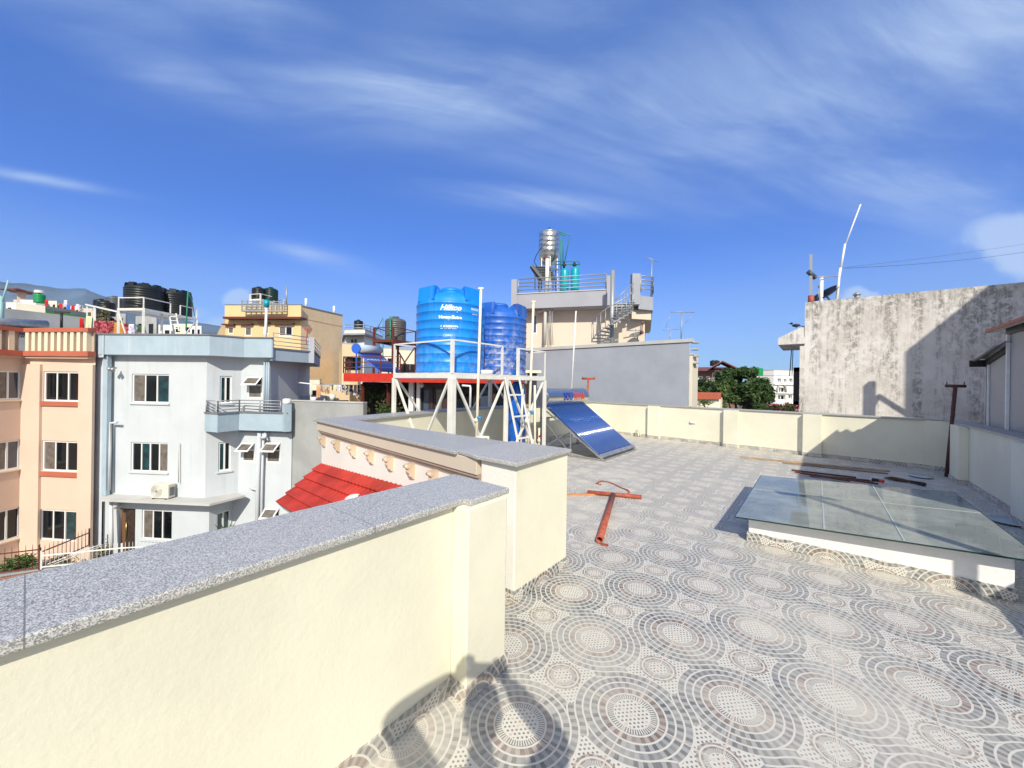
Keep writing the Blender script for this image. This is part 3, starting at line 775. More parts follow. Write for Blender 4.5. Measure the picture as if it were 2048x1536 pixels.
mb = MB(); g4 = [(GX0, GY0), (GX1, GY0), (GX1, GY1), (GX0, GY1)]
mb.prism(g4, [zg(x) for x, y in g4], [zg(x)+0.012 for x, y in g4]); mb.build('glass', M['skyglass'], sk)
mb = MB()
def gbar(mb, x0, y0, x1, y1, w=0.035, dz=-0.018, h=0.022):
    mb.beam((x0, y0, zg(x0)+dz), (x1, y1, zg(x1)+dz), w, h)
for x in (SKX0+0.05, SKX0+0.65, SKX1-0.55, SKX1-0.05): gbar(mb, x, SKY0+.03, x, SKY1-.03)
for y in (SKY0+0.05, SKY0+1.28, SKY1-0.05): gbar(mb, SKX0+.03, y, SKX1-.03, y)
mb.build('glazing_frame', M['whiteplastic'], sk)
mb = MB()
for (xa_, ya_, xb_, yb_) in ((SKX0+.62, GY0+.01, SKX0+.62, GY1-.01), (SKX1-.62, GY0+.01, SKX1-.62, GY1-.01), (GX0+.01, SKY0+1.28, GX1-.01, SKY0+1.28)): mb.beam((xa_, ya_, zg(xa_)+.0145), (xb_, yb_, zg(xb_)+.0145), .012, .003)
mb.build('sealant_joint', m_plain('silicone_joint', (.42, .47, .44), .5), sk)
mb = MB(); e_ = 0.005
for (a, b_) in (((GX0-e_, GY0-e_), (GX1, GY0-e_)), ((GX0-e_, GY0), (GX0-e_, GY1)), ((GX1+e_, GY0), (GX1+e_, GY1)), ((GX0, GY1+e_), (GX1, GY1+e_))):
    mb.beam((a[0], a[1], zg(a[0])+0.006), (b_[0], b_[1], zg(b_[0])+0.006), 0.008, 0.012)
mb.build('glass_edge', M['glassedge'], sk)
mb = MB()
strip_skirt(mb, (SKX0, SKY0), (SKX1, SKY0), h=0.10); strip_skirt(mb, (SKX1, SKY0-.012), (SKX1, SKY1), h=0.10); strip_skirt(mb, (SKX0, SKY1), (SKX0, SKY0-.012), h=0.10)
mb.build('skirting', M['skirt'], sk)
# ------------------------------------------------------------------ water tanks
def tank(name, label, D, H, mat, loc, rz=0, group=None, ribs=8, lugs=8, lidr=0.22, cat='water tank', n=64, loff=0.0):
    t = thing(name, label, cat, loc, rz, group)
    R = D/2; prof = [(R*0.97, 0.0), (R, 0.03)]
    z0 = 0.06; z1 = H*0.80
    for k in range(ribs):
        za = z0+(z1-z0)*k/ribs; zb = z0+(z1-z0)*(k+1)/ribs; h = zb-za
        prof += [(R*0.984, za+h*0.05), (R*0.986, za+h*0.82), (R*1.0, za+h*0.87), (R*1.0, za+h*0.93)]
    prof += [(R*0.98, z1+0.01), (R*0.965, H*0.84), (R*0.90, H*0.885), (R*0.72, H*0.925), (R*0.42, H*0.95), (R*0.36, H*0.955), (R*0.355, H*0.985), (0.01, H*0.985)]
    mb = MB().lathe(prof, n=n)
    if lugs:
        for k in range(lugs):
            a = 2*PI*(k+0.5)/lugs+loff; ca, sa = math.cos(a), math.sin(a)
            T = Vector((-sa, ca, 0)); N = Vector((ca, sa, 0)); hw = R*(1.36/lugs)
            vs = []
            for s_ in (-1, 1):
                for (rr, zz) in ((0.50, 0.90), (0.95, 0.83), (0.91, 0.99), (0.66, 1.0), (0.50, 0.955)):
                    w_k = hw*(1.0 if rr > 0.8 else 0.55)
                    vs.append(N*R*rr+T*s_*w_k+Vector((0, 0, H*zz)))
            mb.add(vs, [(0, 1, 2, 3, 4), (9, 8, 7, 6, 5)]+[(i, 5+i, 5+(i+1) % 5, (i+1) % 5) for i in range(5)])
    mb.build('tank_body', mat, t, local=True)
    mb = MB().lathe([(R*lidr*1.5, H*0.985), (R*lidr*1.5, H*1.005), (R*lidr*1.3, H*1.03), (0.01, H*1.035)], n=32)
    mb.build('lid', mat, t, local=True)
    return t
def text_mesh(txt, size, shear=0.0, bold=0.0):
    cu = bpy.data.curves.new('txt', 'FONT'); cu.body = txt; cu.size = size; cu.shear = shear; cu.align_x = 'CENTER'; cu.offset = bold
    cu.resolution_u = 3
    ob = bpy.data.objects.new('txt', cu); C.objects.link(ob)
    dg = bpy.context.evaluated_depsgraph_get(); me = bpy.data.meshes.new_from_object(ob.evaluated_get(dg))
    bpy.data.objects.remove(ob)
    bm = bmesh.new(); bm.from_mesh(me); bmesh.ops.triangulate(bm, faces=bm.faces)
    for _ in range(2):
        lg = [e for e in bm.edges if e.calc_length() > size*0.25]
        if lg: bmesh.ops.subdivide_edges(bm, edges=lg, cuts=1)
    vs = [v.co.copy() for v in bm.verts]; fs = [tuple(v.index for v in f.verts) for f in bm.faces]; bm.free()
    return vs, fs
def wrap_text(parent, name, txt, size, ang, z, R, mat, shear=0.0, bold=0.0, a_off=0.0):
    vs, fs = text_mesh(txt, size, shear, bold)
    mb = MB(); vv = []
    for q in vs:
        a = ang+(q.x+a_off)/R
        vv.append(Vector((R*math.cos(a), R*math.sin(a), z+q.y)))
    mb.add(vv, fs); return mb.build(name, mat, parent, local=True)

STZ = 1.80
sx0, sx1, sy0, sy1 = -6.33, -4.72, 4.36, 7.12
st = thing('tank_stand', 'white steel tank stand with ladder and guard rails carrying the two blue tanks', 'tank stand', (-5.5, 5.7, 0))
mb = MB(); mb.box(sx0, sx1, sy0, sy1, STZ-0.02, STZ-0.002); mb.build('deck', m_plain('white_deck', (0.6, 0.6, 0.58), 0.6, var=0.2, scale=6), st)
mb = MB()
for (p, q) in (((sx0, sy0), (sx1, sy0)), ((sx1, sy0), (sx1, sy1)), ((sx1, sy1), (sx0, sy1)), ((sx0, sy1), (sx0, sy0))): mb.beam((*p, STZ-0.06), (*q, STZ-0.06), 0.05, 0.075)
for k in range(1, 5): y = sy0+(sy1-sy0)*k/5; mb.beam((sx0, y, STZ-0.07), (sx1, y, STZ-0.07), 0.05, 0.07)
mb.build('deck_beam', M['white_metal'], st)
for (x, y, w) in ((sx0, sy0, 0.065), (sx1, sy0, 0.105), (sx1, sy0+1.42, 0.07), (sx1, sy1, 0.065), (sx0, sy1, 0.07), (sx0, sy0+1.42, 0.07)):
    MB().beam((x, y, 0.0), (x, y, STZ-0.098), w, w).build('post', M['white_metal'], st, bevel=0.006)
def brace(p, q): MB().beam(p, q, 0.036, 0.036).build('brace', M['white_metal'], st)
zt = STZ-0.12
brace((sx0+.05, sy0, zt), (sx0+1.05, sy0, 0.05)); brace((sx1-.07, sy0, zt), (sx0+.75, sy0-.0, 0.30))
brace((sx1, sy0+.07, zt), (sx1, sy0+.95, 0.25)); brace((sx1, sy0+1.35, zt), (sx1, sy0+0.35, 0.1))
brace((sx1, sy1-.06, zt), (sx1, sy0+1.5, 0.1)); brace((sx1, sy0+1.5, zt), (sx1, sy1-.3, 0.1))
brace((sx0, sy0+.07, zt), (sx0, sy0+1.3, 0.2)); brace((sx0, sy1-.07, zt), (sx0, sy0+1.5, 0.2)); brace((sx0+.1, sy1, zt), (sx1-.2, sy1, 0.2))
RZ = 0.56
def rail_run(pts, posts):
    mb = MB()
    for a, b_ in zip(pts[:-1], pts[1:]): mb.beam((*a, STZ-0.02+RZ), (*b_, STZ-0.02+RZ), 0.025, 0.025)
    mb.build('guard_rail', M['white_metal'], st)
    for p, w in posts: MB().beam((*p, STZ-0.02), (*p, STZ-0.02+RZ), w, w).build('rail_post', M['white_metal'], st)
gy = sy0+1.28; gy2 = sy0+1.78
rail_run([(sx0, sy1), (sx0, sy0), (sx1, sy0), (sx1, gy)], [((sx0, sy0), .028), ((sx1, sy0), .05), ((sx1, gy), .035)])
rail_run([(sx1, gy2), (sx1, sy1), (sx0, sy1)], [((sx1, gy2), .05), ((sx1, sy1), .025), ((sx0, sy1), .03)])
# ladder leaning in the gap
la = MB(); lx = sx1+0.05; ly0, ly1 = gy+0.02, gy2-0.04
def lad(z, y): k = (STZ-z)/STZ; return Vector((lx+0.42*k, y+0.22*k*0+0.10*k, z))
for y in (ly0, ly1): la.beam(lad(STZ-.05, y), lad(0.0, y), 0.035, 0.03)
for k in range(1, 5):
    z = STZ*(k-.55)/4.4; la.beam(lad(z, ly0), lad(z, ly1), 0.03, 0.03)
la.build('ladder', M['white_metal'], st)

ta = tank('water_tank', 'bright blue ribbed water tank with white lettering at the front of the white stand', 1.30, 1.56, M['tankblue'], (-5.50, 5.03, STZ), 0, 'blue tanks on the white stand', lugs=4, loff=PI/4)
ac_ = math.atan2(-5.03, 5.50)   # bearing from the tank towards the viewer
Rt = 0.65
wrap_text(ta, 'lettering', 'Hilltop', 0.135, ac_-0.02, 1.10, Rt*0.99, M['letter'], 0.4, 0.004)
wrap_text(ta, 'lettering', 'Heavy Extra', 0.082, ac_-0.02, 0.945, Rt*0.99, M['letter'], 0.0, 0.006)
wrap_text(ta, 'lettering', 'LAYERED', 0.075, ac_-0.05, 0.775, Rt*0.99, M['letter'], 0.15, 0.004)
wrap_text(ta, 'lettering', '1500 Ltrs.', 0.055, ac_-0.05, 0.625, Rt*0.99, M['letter'], 0.2, 0.002)
wrap_text(ta, 'lettering', 'WATER', 0.055, ac_+0.72, 1.135, Rt*0.99, M['letter'], 0.2, 0.002)
wrap_text(ta, 'lettering', 'TANK', 0.055, ac_+0.72, 1.06, Rt*0.99, M['letter'], 0.2, 0.002)
tb = tank('water_tank', 'dusty royal blue water tank behind the lettered one on the white stand', 1.22, 1.52, M['tankblue2'], (-5.50, 6.45, STZ), 0.2, 'blue tanks on the white stand', ribs=9, lugs=4, loff=PI/4)
mb = MB().lathe([(0.12, 0), (0.13, .02), (0.13, .07), (0.02, 0.08)], (-4.86, 5.35, STZ), 16); single('lid', mb, M['whiteplastic'], 'small white cap lying on the stand deck beside the front tank', 'cap')

# standing vent pipes -------------------------------------------------
def dpt(u, v, p):  # point on the ray (u,v) at the same view depth as plan point p
    d = p[1]*math.cos(YAW)-p[0]*math.sin(YAW); return at(u, v, d)
vp = thing('vent_pipe', 'tall cream vent pipe with capped top and blue valve before the lettered tank', 'pipe', (-4.45, 5.3, 0), group='tall cream vent pipes by the tank stand')
p0 = (-4.50, 5.05); a = dpt(962, 577, p0); b_ = dpt(952, 872, p0)
vp.location = (b_.x, b_.y, 0); ROOTM[vp.name] = Matrix.Translation(Vector((b_.x, b_.y, 0))).inverted()
mb = MB().tube([(b_.x, b_.y, 0), a], 0.024, 14); mb.build('pipe', M['pvc'], vp)
mb = MB().beam(a-Vector((0.045*.78, .045*.62, 0)), a+Vector((0.045*.78, .045*.62, 0)), 0.05, 0.032); mb.build('cap', M['pvc'], vp)
for z in (0.62, 0.95): mb = MB().tube([(b_.x, b_.y, z), (b_.x, b_.y, z+0.06)], 0.036, 14); mb.build('coupling', M['pvc'], vp)
mb = MB().tube([(b_.x+.03, b_.y, 1.02), (b_.x+.09, b_.y+.03, 1.02)], 0.028, 10); mb.build('valve', M['bluevalve'], vp)
mb = MB().tube([(b_.x, b_.y, 0.68), (b_.x+.16, b_.y+.14, 0.68), (b_.x+.16, b_.y+.14, 0.0)], 0.028, 12); mb.build('branch', M['pvc'], vp)
mb = MB().tube([(b_.x+.16, b_.y+.14, .33), (b_.x+.16, b_.y+.14, .45)], 0.042, 12).tube([(b_.x+.19, b_.y+.14, .39), (b_.x+.25, b_.y+.17, .39)], 0.03, 10); mb.build('valve', M['bluevalve'], vp)
vp2 = thing('vent_pipe', 'tall cream vent pipe with a tee end rising beside the dusty blue tank', 'pipe', (0, 0, 0), group='tall cream vent pipes by the tank stand')
p0 = (-4.40, 6.85); a = dpt(1067, 604, p0); b_ = dpt(1056, 880, p0)
vp2.location = (b_.x, b_.y, 0); ROOTM[vp2.name] = Matrix.Translation(Vector((b_.x, b_.y, 0))).inverted()
MB().tube([(b_.x, b_.y, 0), a], 0.026, 14).build('pipe', M['pvc'], vp2)
MB().tube([a-Vector((0.045*.78, .045*.62, 0)), a+Vector((0.045*.78, .045*.62, 0))], 0.028, 12).build('cap', M['pvc'], vp2)
for z in (0.5, 0.82): MB().tube([(b_.x, b_.y, z), (b_.x, b_.y, z+0.07)], 0.038, 14).build('coupling', M['pvc'], vp2)
MB().tube([(b_.x+.03, b_.y, 1.04), (b_.x+.11, b_.y+.03, 1.04)], 0.03, 10).build('valve', M['bluevalve'], vp2)
for (dx, dy, h, nm) in ((-.16, -.05, 1.62, 'a'), (.12, .10, 1.60, 'b')):
    MB().tube([(b_.x+dx, b_.y+dy, 0), (b_.x+dx*.8, b_.y+dy*.8, h)], 0.024, 10).build('branch', M['pvc'], vp2)
# low valve riser with red handle
rr = thing('valve_riser', 'short cream water riser with a red valve handle beside the solar heater frame', 'pipe', (-4.75, 7.55, 0))
q = dpt(1078, 878, (-4.75, 7.5)); qx, qy = q.x, q.y
MB().tube([(qx, qy, 0), (qx, qy, 0.62)], 0.022, 12).tube([(qx, qy, 0.3), (qx, qy, .36)], 0.04, 12).build('pipe', M['pvc'], rr)
MB().tube([(qx, qy, 0.42), (qx+.12, qy+.05, 0.5)], 0.03, 10).build('handle', M['redplastic'], rr)
MB().tube([(qx, qy, 0.18), (qx-.12, qy-.1, 0.36)], 0.02, 10).build('branch', M['pvc'], rr)

# blue filter vessel
cyl = thing('filter_vessel', 'tall glossy blue cylinder standing under the tank stand behind the ladder', 'filter tank', (-5.15, 6.65, 0))
R_ = 0.215
MB().lathe([(R_*.9, 0), (R_, 0.02), (R_, 1.42), (R_*.93, 1.52), (R_*.7, 1.60), (R_*.35, 1.64), (R_*.3, 1.67), (.01, 1.67)], (-5.15, 6.65, 0), 40).build('vessel_body', M['filterblue'], cyl)
mb = MB(); a0 = math.atan2(-6.65, 5.15)+0.75
vs = []
for k in range(5):
    for z in (1.22, 1.40): a_ = a0+k*0.07; vs.append(Vector((-5.15+(R_+.002)*math.cos(a_), 6.65+(R_+.002)*math.sin(a_), z)))
mb.add(vs, [(2*k, 2*k+2, 2*k+3, 2*k+1) for k in range(4)]); mb.build('sticker', M['whiteplastic'], cyl)

# ------------------------------------------------------------------ solar water heater on the terrace
sh_ = thing('solar_water_heater', 'steel solar water heater with rows of blue glass tubes on the terrace', 'solar heater', (-4.4, 8.55, 0))
Y0, Y1 = 7.63, 9.50
lo = Vector((-3.62, 0, 0.10)); hi = Vector((-5.00, 0, 1.12))
ntube = 19
for k in range(ntube):
    y = Y0+0.05+(Y1-Y0-0.10)*k/(ntube-1)
    tp_ = MB().tube([(lo.x, y, lo.z), (hi.x, y, hi.z)], 0.027, 12); tp_.build('glass_tube', M['tubeglass'], sh_)
sl = (hi-lo).normalized(); nn_ = Vector((sl.z, 0, -sl.x)); nn_ = nn_ if nn_.z > 0 else -nn_
mb = MB(); dd_ = nn_*-.05; mb.add([Vector((lo.x, Y0+.02, lo.z))+dd_, Vector((lo.x, Y1-.02, lo.z))+dd_, Vector((hi.x, Y1-.02, hi.z))+dd_, Vector((hi.x, Y0+.02, hi.z))+dd_, Vector((lo.x, Y0+.02, lo.z))+dd_*1.2, Vector((lo.x, Y1-.02, lo.z))+dd_*1.2, Vector((hi.x, Y1-.02, hi.z))+dd_*1.2, Vector((hi.x, Y0+.02, hi.z))+dd_*1.2], [(0, 1, 2, 3), (7, 6, 5, 4), (0, 4, 5, 1), (2, 6, 7, 3), (1, 5, 6, 2), (0, 3, 7, 4)]); mb.build('backing', M['galv'], sh_)
MB().beam((lo.x+.02, Y0, lo.z-.01), (lo.x+.02, Y1, lo.z-.01), 0.09, 0.06, up=nn_).build('foot_tray', M['galv'], sh_)
tc_ = Vector((-5.12, 0, 1.30)); TR = 0.235
mb = MB().tube([(tc_.x, Y0-.10, tc_.z), (tc_.x, Y0-.06, tc_.z), (tc_.x, Y1+.04, tc_.z), (tc_.x, Y1+.07, tc_.z)], TR, 40)
mb.build('storage_tank', M['steel'], sh_)
for y, s_ in ((Y0-.105, -1), (Y1+.075, 1)):
    mb = MB()
    for (r_, off) in ((TR*.93, 0.012), (TR*.72, 0.022), (TR*.45, 0.03)): mb.tube([(tc_.x, y, tc_.z), (tc_.x, y+s_*off, tc_.z)], r_, 32)
    mb.build('end_cap', M['galv'], sh_)
mb = MB()
for y in (Y0+.03, Y1-.03):
    mb.beam((lo.x+.08, y, 0.02), (tc_.x, y, tc_.z-.25), 0.035, 0.03); mb.beam((tc_.x-.05, y, 0.0), (tc_.x-.05, y, tc_.z-.22), 0.035, 0.035)
    mb.beam((lo.x+.08, y, 0.025), (tc_.x-.05, y, 0.025), 0.03, 0.03); mb.beam((-4.35, y, 0.03), (-4.35, y, 0.60), 0.025, 0.025); mb.beam((-4.35, y, 0.06), (tc_.x-.05, y, 0.85), 0.02, 0.02); mb.beam((-4.35, y, 0.6), (tc_.x-.05, y, 0.06), 0.02, 0.02)
    mb.beam((tc_.x-.2, y, tc_.z-.235), (tc_.x+.2, y, tc_.z-.235), 0.03, 0.03)
for x, z in ((lo.x+.08, 0.02), (tc_.x-.05, 0.03), (tc_.x-.05, 0.8)): mb.beam((x, Y0, z), (x, Y1, z), 0.03, 0.03)
mb.build('frame', M['galv'], sh_)
# lettering on the storage tank
vsR, fsR = text_mesh('RYAM', 0.26, 0, 0.012); vsS, fsS = text_mesh('SOU', 0.26, 0, 0.012)
for (vs_, fs_, yo, mt, wd_) in ((vsR, fsR, 9.04, M['redplastic'], .78), (vsS, fsS, 8.46, m_plain('navy_lettering', (0.01, 0.03, 0.30), 0.4), .85)):
    vv = [Vector((tc_.x+(TR+.002)*math.cos((q.y-0.06)/TR), yo+q.x*wd_, tc_.z+(TR+.002)*math.sin((q.y-0.06)/TR))) for q in vs_]
    MB().add(vv, fs_).build('lettering', mt, sh_)
q = onl((-5.12, 8), (-5.12, 9), 1143, 778); q2 = dpt(1152, 622, (q.x, q.y))
MB().tube([(-5.12, q.y, 1.5), q2], 0.022, 10, r1=0.018).build('vent_pipe', M['pvcw'], sh_)

# ------------------------------------------------------------------ oxide-red tee posts
def tee(name, label, foot, top, armdir, arm, r, mat, group):
    t = thing(name, label, 'post', foot, 0, group)
    foot = Vector(foot); top = Vector(top)
    MB().tube([foot, top], r, 16).build('pole', mat, t)
    ad = Vector(armdir).normalized()*arm/2
    MB().pipe(top-ad, top+ad, r, r*.8, 16).build('cross_bar', mat, t)
    mb = MB()
    for s_ in (-1, 1): mb.tube([top+ad*0.85*s_, top+ad*0.85*s_+Vector((0, 0, r+.05))], 0.008, 6)
    mb.build('hook', mat, t)
    return t
GT = 'tee shaped washing line posts'
f_ = B.pt(B.px(1176, 810)[0], 0, 0.20); tp2 = dpt(1177, 757, f_)
tee('washing_post', 'red oxide tee post standing by the back parapet left of the grey wall corner', (f_.x, f_.y, 0), (tp2.x, tp2.y, tp2.z), (1, 0.3, 0), 0.46, 0.036, M['rust'], GT)
f_ = Vector((1.93, 10.75, 0)); tp2 = dpt(1911, 772, f_)
tee('washing_post', 'dark red tee post standing in the shaded right corner of the terrace', (f_.x, f_.y, 0), (tp2.x, tp2.y, tp2.z), (1, 0.2, 0), 0.27, 0.029, M['rustdark'], GT)
tee('washing_post', 'tee post on the right parapet beside the skylight', (2.12, 3.45, 0.0), (2.12, 3.45, 2.75), (1, 0, 0), 0.5, 0.052, M['rustdark'], GT)
# the one lying on the tiles
ly = thing('washing_post', 'red oxide tee post lying flat on the mosaic tiles in the middle', 'post', tuple(onz(1215, 1020, 0)), 0, GT)
a = onz(1175, 984, 0.035); b_ = onz(1283, 994, 0.035); MB().pipe(a, b_, 0.029, 0.023, 24).build('cross_bar', M['rust'], ly)
m_ = onz(1226, 990, 0.04); e_ = onz(1199, 1080, 0.04); MB().pipe(m_, e_, 0.036, 0.029, 28).build('pole', M['rust'], ly)
e2 = e_+Vector((0.0, -0.01, -0.032)); MB().beam(e2+Vector((0.02, 0, 0)), e2+Vector((0.09, 0.02, 0)), 0.05, 0.006).build('base_lug', M['rust'], ly)
bev = onz(1130, 990, 0.012); bew = onz(1225, 987, 0.012)
single('timber_batten', MB().beam(bev, bew, 0.055, 0.022), M['wood2'], 'short orange timber batten lying beside the fallen tee post', 'timber', bevel=0.003)
rd = [onz(*p, 0.012) for p in ((1192, 967), (1200, 962), (1215, 963), (1232, 970), (1246, 977), (1256, 980), (1259, 984))]
rb = thing('bent_rod', 'thin rusty bent rod with hooked ends lying behind the fallen post', 'metal rod', tuple(onz(1225, 970, 0)))
MB().tube(rd, 0.009, 8).build('rod', M['rust'], rb)
for pts in (((1259, 984), (1249, 977)), ((1259, 984), (1250, 991)), ((1192, 967), (1203, 969)), ((1192, 967), (1206, 961))):
    MB().tube([onz(*pts[0], 0.012), onz(*pts[1], 0.012)], 0.007, 6).build('hook', M['rust'], rb)

# ------------------------------------------------------------------ bits lying at the back right
def plank(label, p, q, w, h, mat, z=0.0, name='timber_plank', cat='timber', group='planks behind the skylight', bev=0.003):
    return single(name, MB().beam(onz(*p, z+h/2+.004), onz(*q, z+h/2+.004), w, h), mat, label, cat, group, bevel=bev)
plank('long pale plank reaching out of the shade behind the skylight', (1480, 914), (1779, 942), 0.10, 0.022, M['wood'])
plank('narrow plank lying close along the long pale plank', (1565, 925), (1776, 947), 0.06, 0.022, m_plain('grey_timber', (0.26, 0.20, 0.15), .8, var=.2, scale=9))
G2 = 'rusty steel bars behind the skylight'
for i, (p, q, lab) in enumerate((((1583, 940), (1712, 955), 'rusty steel bar with a split left end nearest the planks'), ((1590, 944), (1757, 968), 'longest rusty steel bar angled towards the broom'), ((1620, 950), (1748, 962), 'short rusty steel bar crossing over the others'), ((1600, 946), (1700, 962), 'lowest rusty steel bar at the glass edge'))):
    single('steel_bar', MB().beam(onz(*p, 0.02+0.02*(i % 2)), onz(*q, 0.02+0.02*(i % 2)), 0.028, 0.028), M['rustdark'], lab, 'steel bar', G2)
sg = thing('sealant_tube', 'red and black sealant tube lying on the steel bars', 'tube', tuple(onz(1750, 961, 0)))
a = onz(1744, 959, 0.06); b_ = onz(1768, 963, 0.06)
MB().tube([a, a.lerp(b_, .6)], 0.028, 14).build('cartridge', M['black'], sg); MB().tube([a.lerp(b_, .6), b_], 0.028, 14).build('band', M['redplastic'], sg); MB().tube([a-(b_-a)*.12, a], 0.028, 14).build('cap', M['whiteplastic'], sg)
# grass broom
br = thing('broom', 'brown grass broom lying on the shaded tiles behind the skylight', 'broom', tuple(onz(1815, 960, 0)))
hA = onz(1850, 969, 0.035); hB = onz(1822, 963, 0.035); tA = onz(1780, 955, 0.03)
MB().tube([hA, hB], 0.032, 12, r1=0.026).build('handle', M['black'], br)
mb = MB(); ax_ = (tA-hB); sd = ax_.cross(Vector((0, 0, 1))).normalized()
for k in range(150):
    r1_ = random.uniform(-1, 1); r2_ = random.random()
    mb.tube([hB+sd*r1_*0.02+Vector((0, 0, random.uniform(-.015, .015))), hB.lerp(tA, .6)+sd*r1_*0.09+Vector((0, 0, .03*random.random()-.02)), hB.lerp(tA, .85+.3*r2_)+sd*r1_*0.10+Vector((0, 0, -.02+.03*random.random()))], 0.0025, 3, cap=False)
mb.build('bristles', M['straw'], br)
q = onz(1842, 955, 0); single('plate', MB().lathe([(0.10, 0.0), (0.16, 0.02), (0.165, 0.028), (0.10, 0.010), (.01, .008)], (q.x, q.y, 0.003), 32), m_plain('pale_blue_plate', (0.5, 0.62, 0.66), .3), 'pale blue plate lying near the right corner post', 'plate')
q = onz(2038, 1049, 0); single('tray', MB().lathe([(0.14, 0.0), (0.20, 0.02), (0.205, 0.028), (0.14, 0.010), (.01, .008)], (q.x-.06, q.y, 0.003), 32), m_plain('grey_tray', (0.42, 0.5, 0.52), .3), 'grey round tray against the right parapet at the frame edge', 'tray')
# bulkhead lamp, stub pipes
wl = thing('wall_lamp', 'small white oval bulkhead lamp on the back parapet', 'wall lamp', (0, 0, 0))
a_, z_ = B.px(1385, 845); q = B.pt(a_, z_, 0); wl.location = q; ROOTM[wl.name] = Matrix.Translation(q).inverted()
MB().sphere(B.pt(a_, z_, 0.02), 0.075, 20, 10, (1.0, 0.5, 0.42)).build('lens', M['whiteplastic'], wl)
w2 = MB(); B.box(w2, a_-0.085, a_+0.085, 0, 0.02, z_-0.04, z_+0.04); w2.build('base_plate', m_plain('lamp_base', (0.6, 0.6, 0.6), .4), wl, bevel=0.008)
a_, _ = B.px(1280, 865)
sp = thing('stub_pipe', 'pair of cream stub pipes rising from the tiles at the back parapet', 'pipe', B.pt(a_, 0, 0.12))
MB().tube([B.pt(a_-.07, 0, .12), B.pt(a_-.07, .20, .12), B.pt(a_+.07, .20, .12), B.pt(a_+.07, 0, .12)], 0.024, 10).build('pipe', M['pvc'], sp)
MB().tube([B.pt(a_, .0, .10), B.pt(a_, .14, .10)], 0.03, 10).build('drain_cap', M['pvc'], sp)
# ------------------------------------------------------------------ building kit
FWD = Vector((-math.sin(YAW), math.cos(YAW), 0)); RGT = Vector((math.cos(YAW), math.sin(YAW), 0))
def P2(u, d, v=720): q = at(u, v, d); return (q.x, q.y)
GZ = -8.5   # street level
def hz(u): return 767+(u-1024)*math.tan(ROLL)
def zat(v, u, d): return at(u, v, d).z
PK = {'d': 'pane', 't': 'pane_teal', 'c': 'pane_curtain', 'b': 'pane_blue'}
def win(root, W, rc, cols='ddd', fm='frame', fw=0.06, rev=0.10, sill=None, px=True, vent=False, hood=None):
    a0, a1, z0, z1 = W.rect(*rc) if px else rc
    f = MB()
    W.box(f, a0, a1, -rev, -rev+0.06, z1-fw, z1); W.box(f, a0, a1, -rev, -rev+0.06, z0, z0+fw)
    n = len(cols); cw = (a1-a0-fw*0.9)/n
    for i in range(n+1):
        x = a0+cw*i; W.box(f, x, x+fw*0.9, -rev-0.002*(i % 2), -rev+0.058-0.012*(i % 2), z0+fw, z1-fw)
    fo = f.build('window', M[fm], root)
    for i, c in enumerate(cols):
        p = MB(); W.box(p, a0+cw*i+fw*.7, a0+cw*(i+1)+fw*.2, -rev+0.0, -rev+0.018+0.01*(i % 2), z0+fw*.8, z1-fw*.8)
        k = p.build('pane', M[PK[c]], fo)
    if sill:
        s_ = MB(); W.box(s_, a0-0.06, a1+0.06, -rev+0.06, 0.06, z0-0.07, z0-0.002); s_.build('sill', M[sill], fo)
    if hood:
        s_ = MB(); W.box(s_, a0-0.12, a1+0.12, 0.0, 0.28, z1+0.08, z1+0.16); s_.build('hood', M[hood], fo)
    return fo
def awning(root, W, rc, open_=0.42):
    """fixed lower light, top-hung vent pushed open above it"""
    a0, a1, z0, z1 = W.rect(*rc); zm = z0+(z1-z0)*0.60; fw = 0.07
    f = MB()
    for (x0, x1, y0, y1) in ((a0, a1, z1-fw, z1), (a0, a1, z0, z0+fw), (a0, a1, zm-fw/2, zm+fw/2), (a0, a0+fw, z0, z1), (a1-fw, a1, z0, z1)): W.box(f, x0, x1, -0.08, -0.01-0.001*(x1-x0 < .1), y0, y1)
    fo = f.build('window', M['frame'], root)
    p = MB(); W.box(p, a0+.03, a1-.03, -0.075, -0.05, z0+.03, zm-.02); p.build('pane', M['pane_curtain'], fo)
    p = MB(); W.box(p, a0+.03, a1-.03, -0.14, -0.09, zm-.02, z1-.03); p.build('dark_gap', M['black'], fo)
    v = MB(); T = lambda a, k, off=0.0: W.pt(a, z1-0.03-(z1-zm)*k*0.88, 0.0+open_*k+off)
    for (aa, ab, ka, kb) in ((a0, a1, 0, .18), (a0, a1, .86, 1.04), (a0, a0+fw, 0.18, .86), (a1-fw, a1, .18, .86)):
        for off in (0.0, 0.03): v.quad(T(aa, ka, off), T(ab, ka, off), T(ab, kb, off), T(aa, kb, off))
        v.quad(T(aa, kb), T(ab, kb), T(ab, kb, .03), T(aa, kb, .03))
    v.build('vent_sash', M['frame'], fo)
    g = MB(); g.quad(T(a0+fw, .18, .015), T(a1-fw, .18, .015), T(a1-fw, .86, .015), T(a0+fw, .86, .015)); g.build('pane', M['pane_curtain'], fo)
    return W.rect(*rc)
def railing(root, pts, levels, r=0.022, post=1.2, mat='rail', name='railing', top=None, zb=None):
    """pts are 3D base points; levels are heights above them"""
    mb = MB()
    for a, b_ in zip(pts[:-1], pts[1:]):
        a = Vector(a); b_ = Vector(b_)
        for z in levels: mb.tube([a+Vector((0, 0, z)), b_+Vector((0, 0, z))], r, 6)
        n = max(1, int(round((b_-a).length/post)))
        for k in range(n+1):
            q = a.lerp(b_, k/n); mb.tube([q, q+Vector((0, 0, max(levels)))], r*1.2, 6)
    if isinstance(root, str): return mb
    return mb.build(name, M[mat], root)
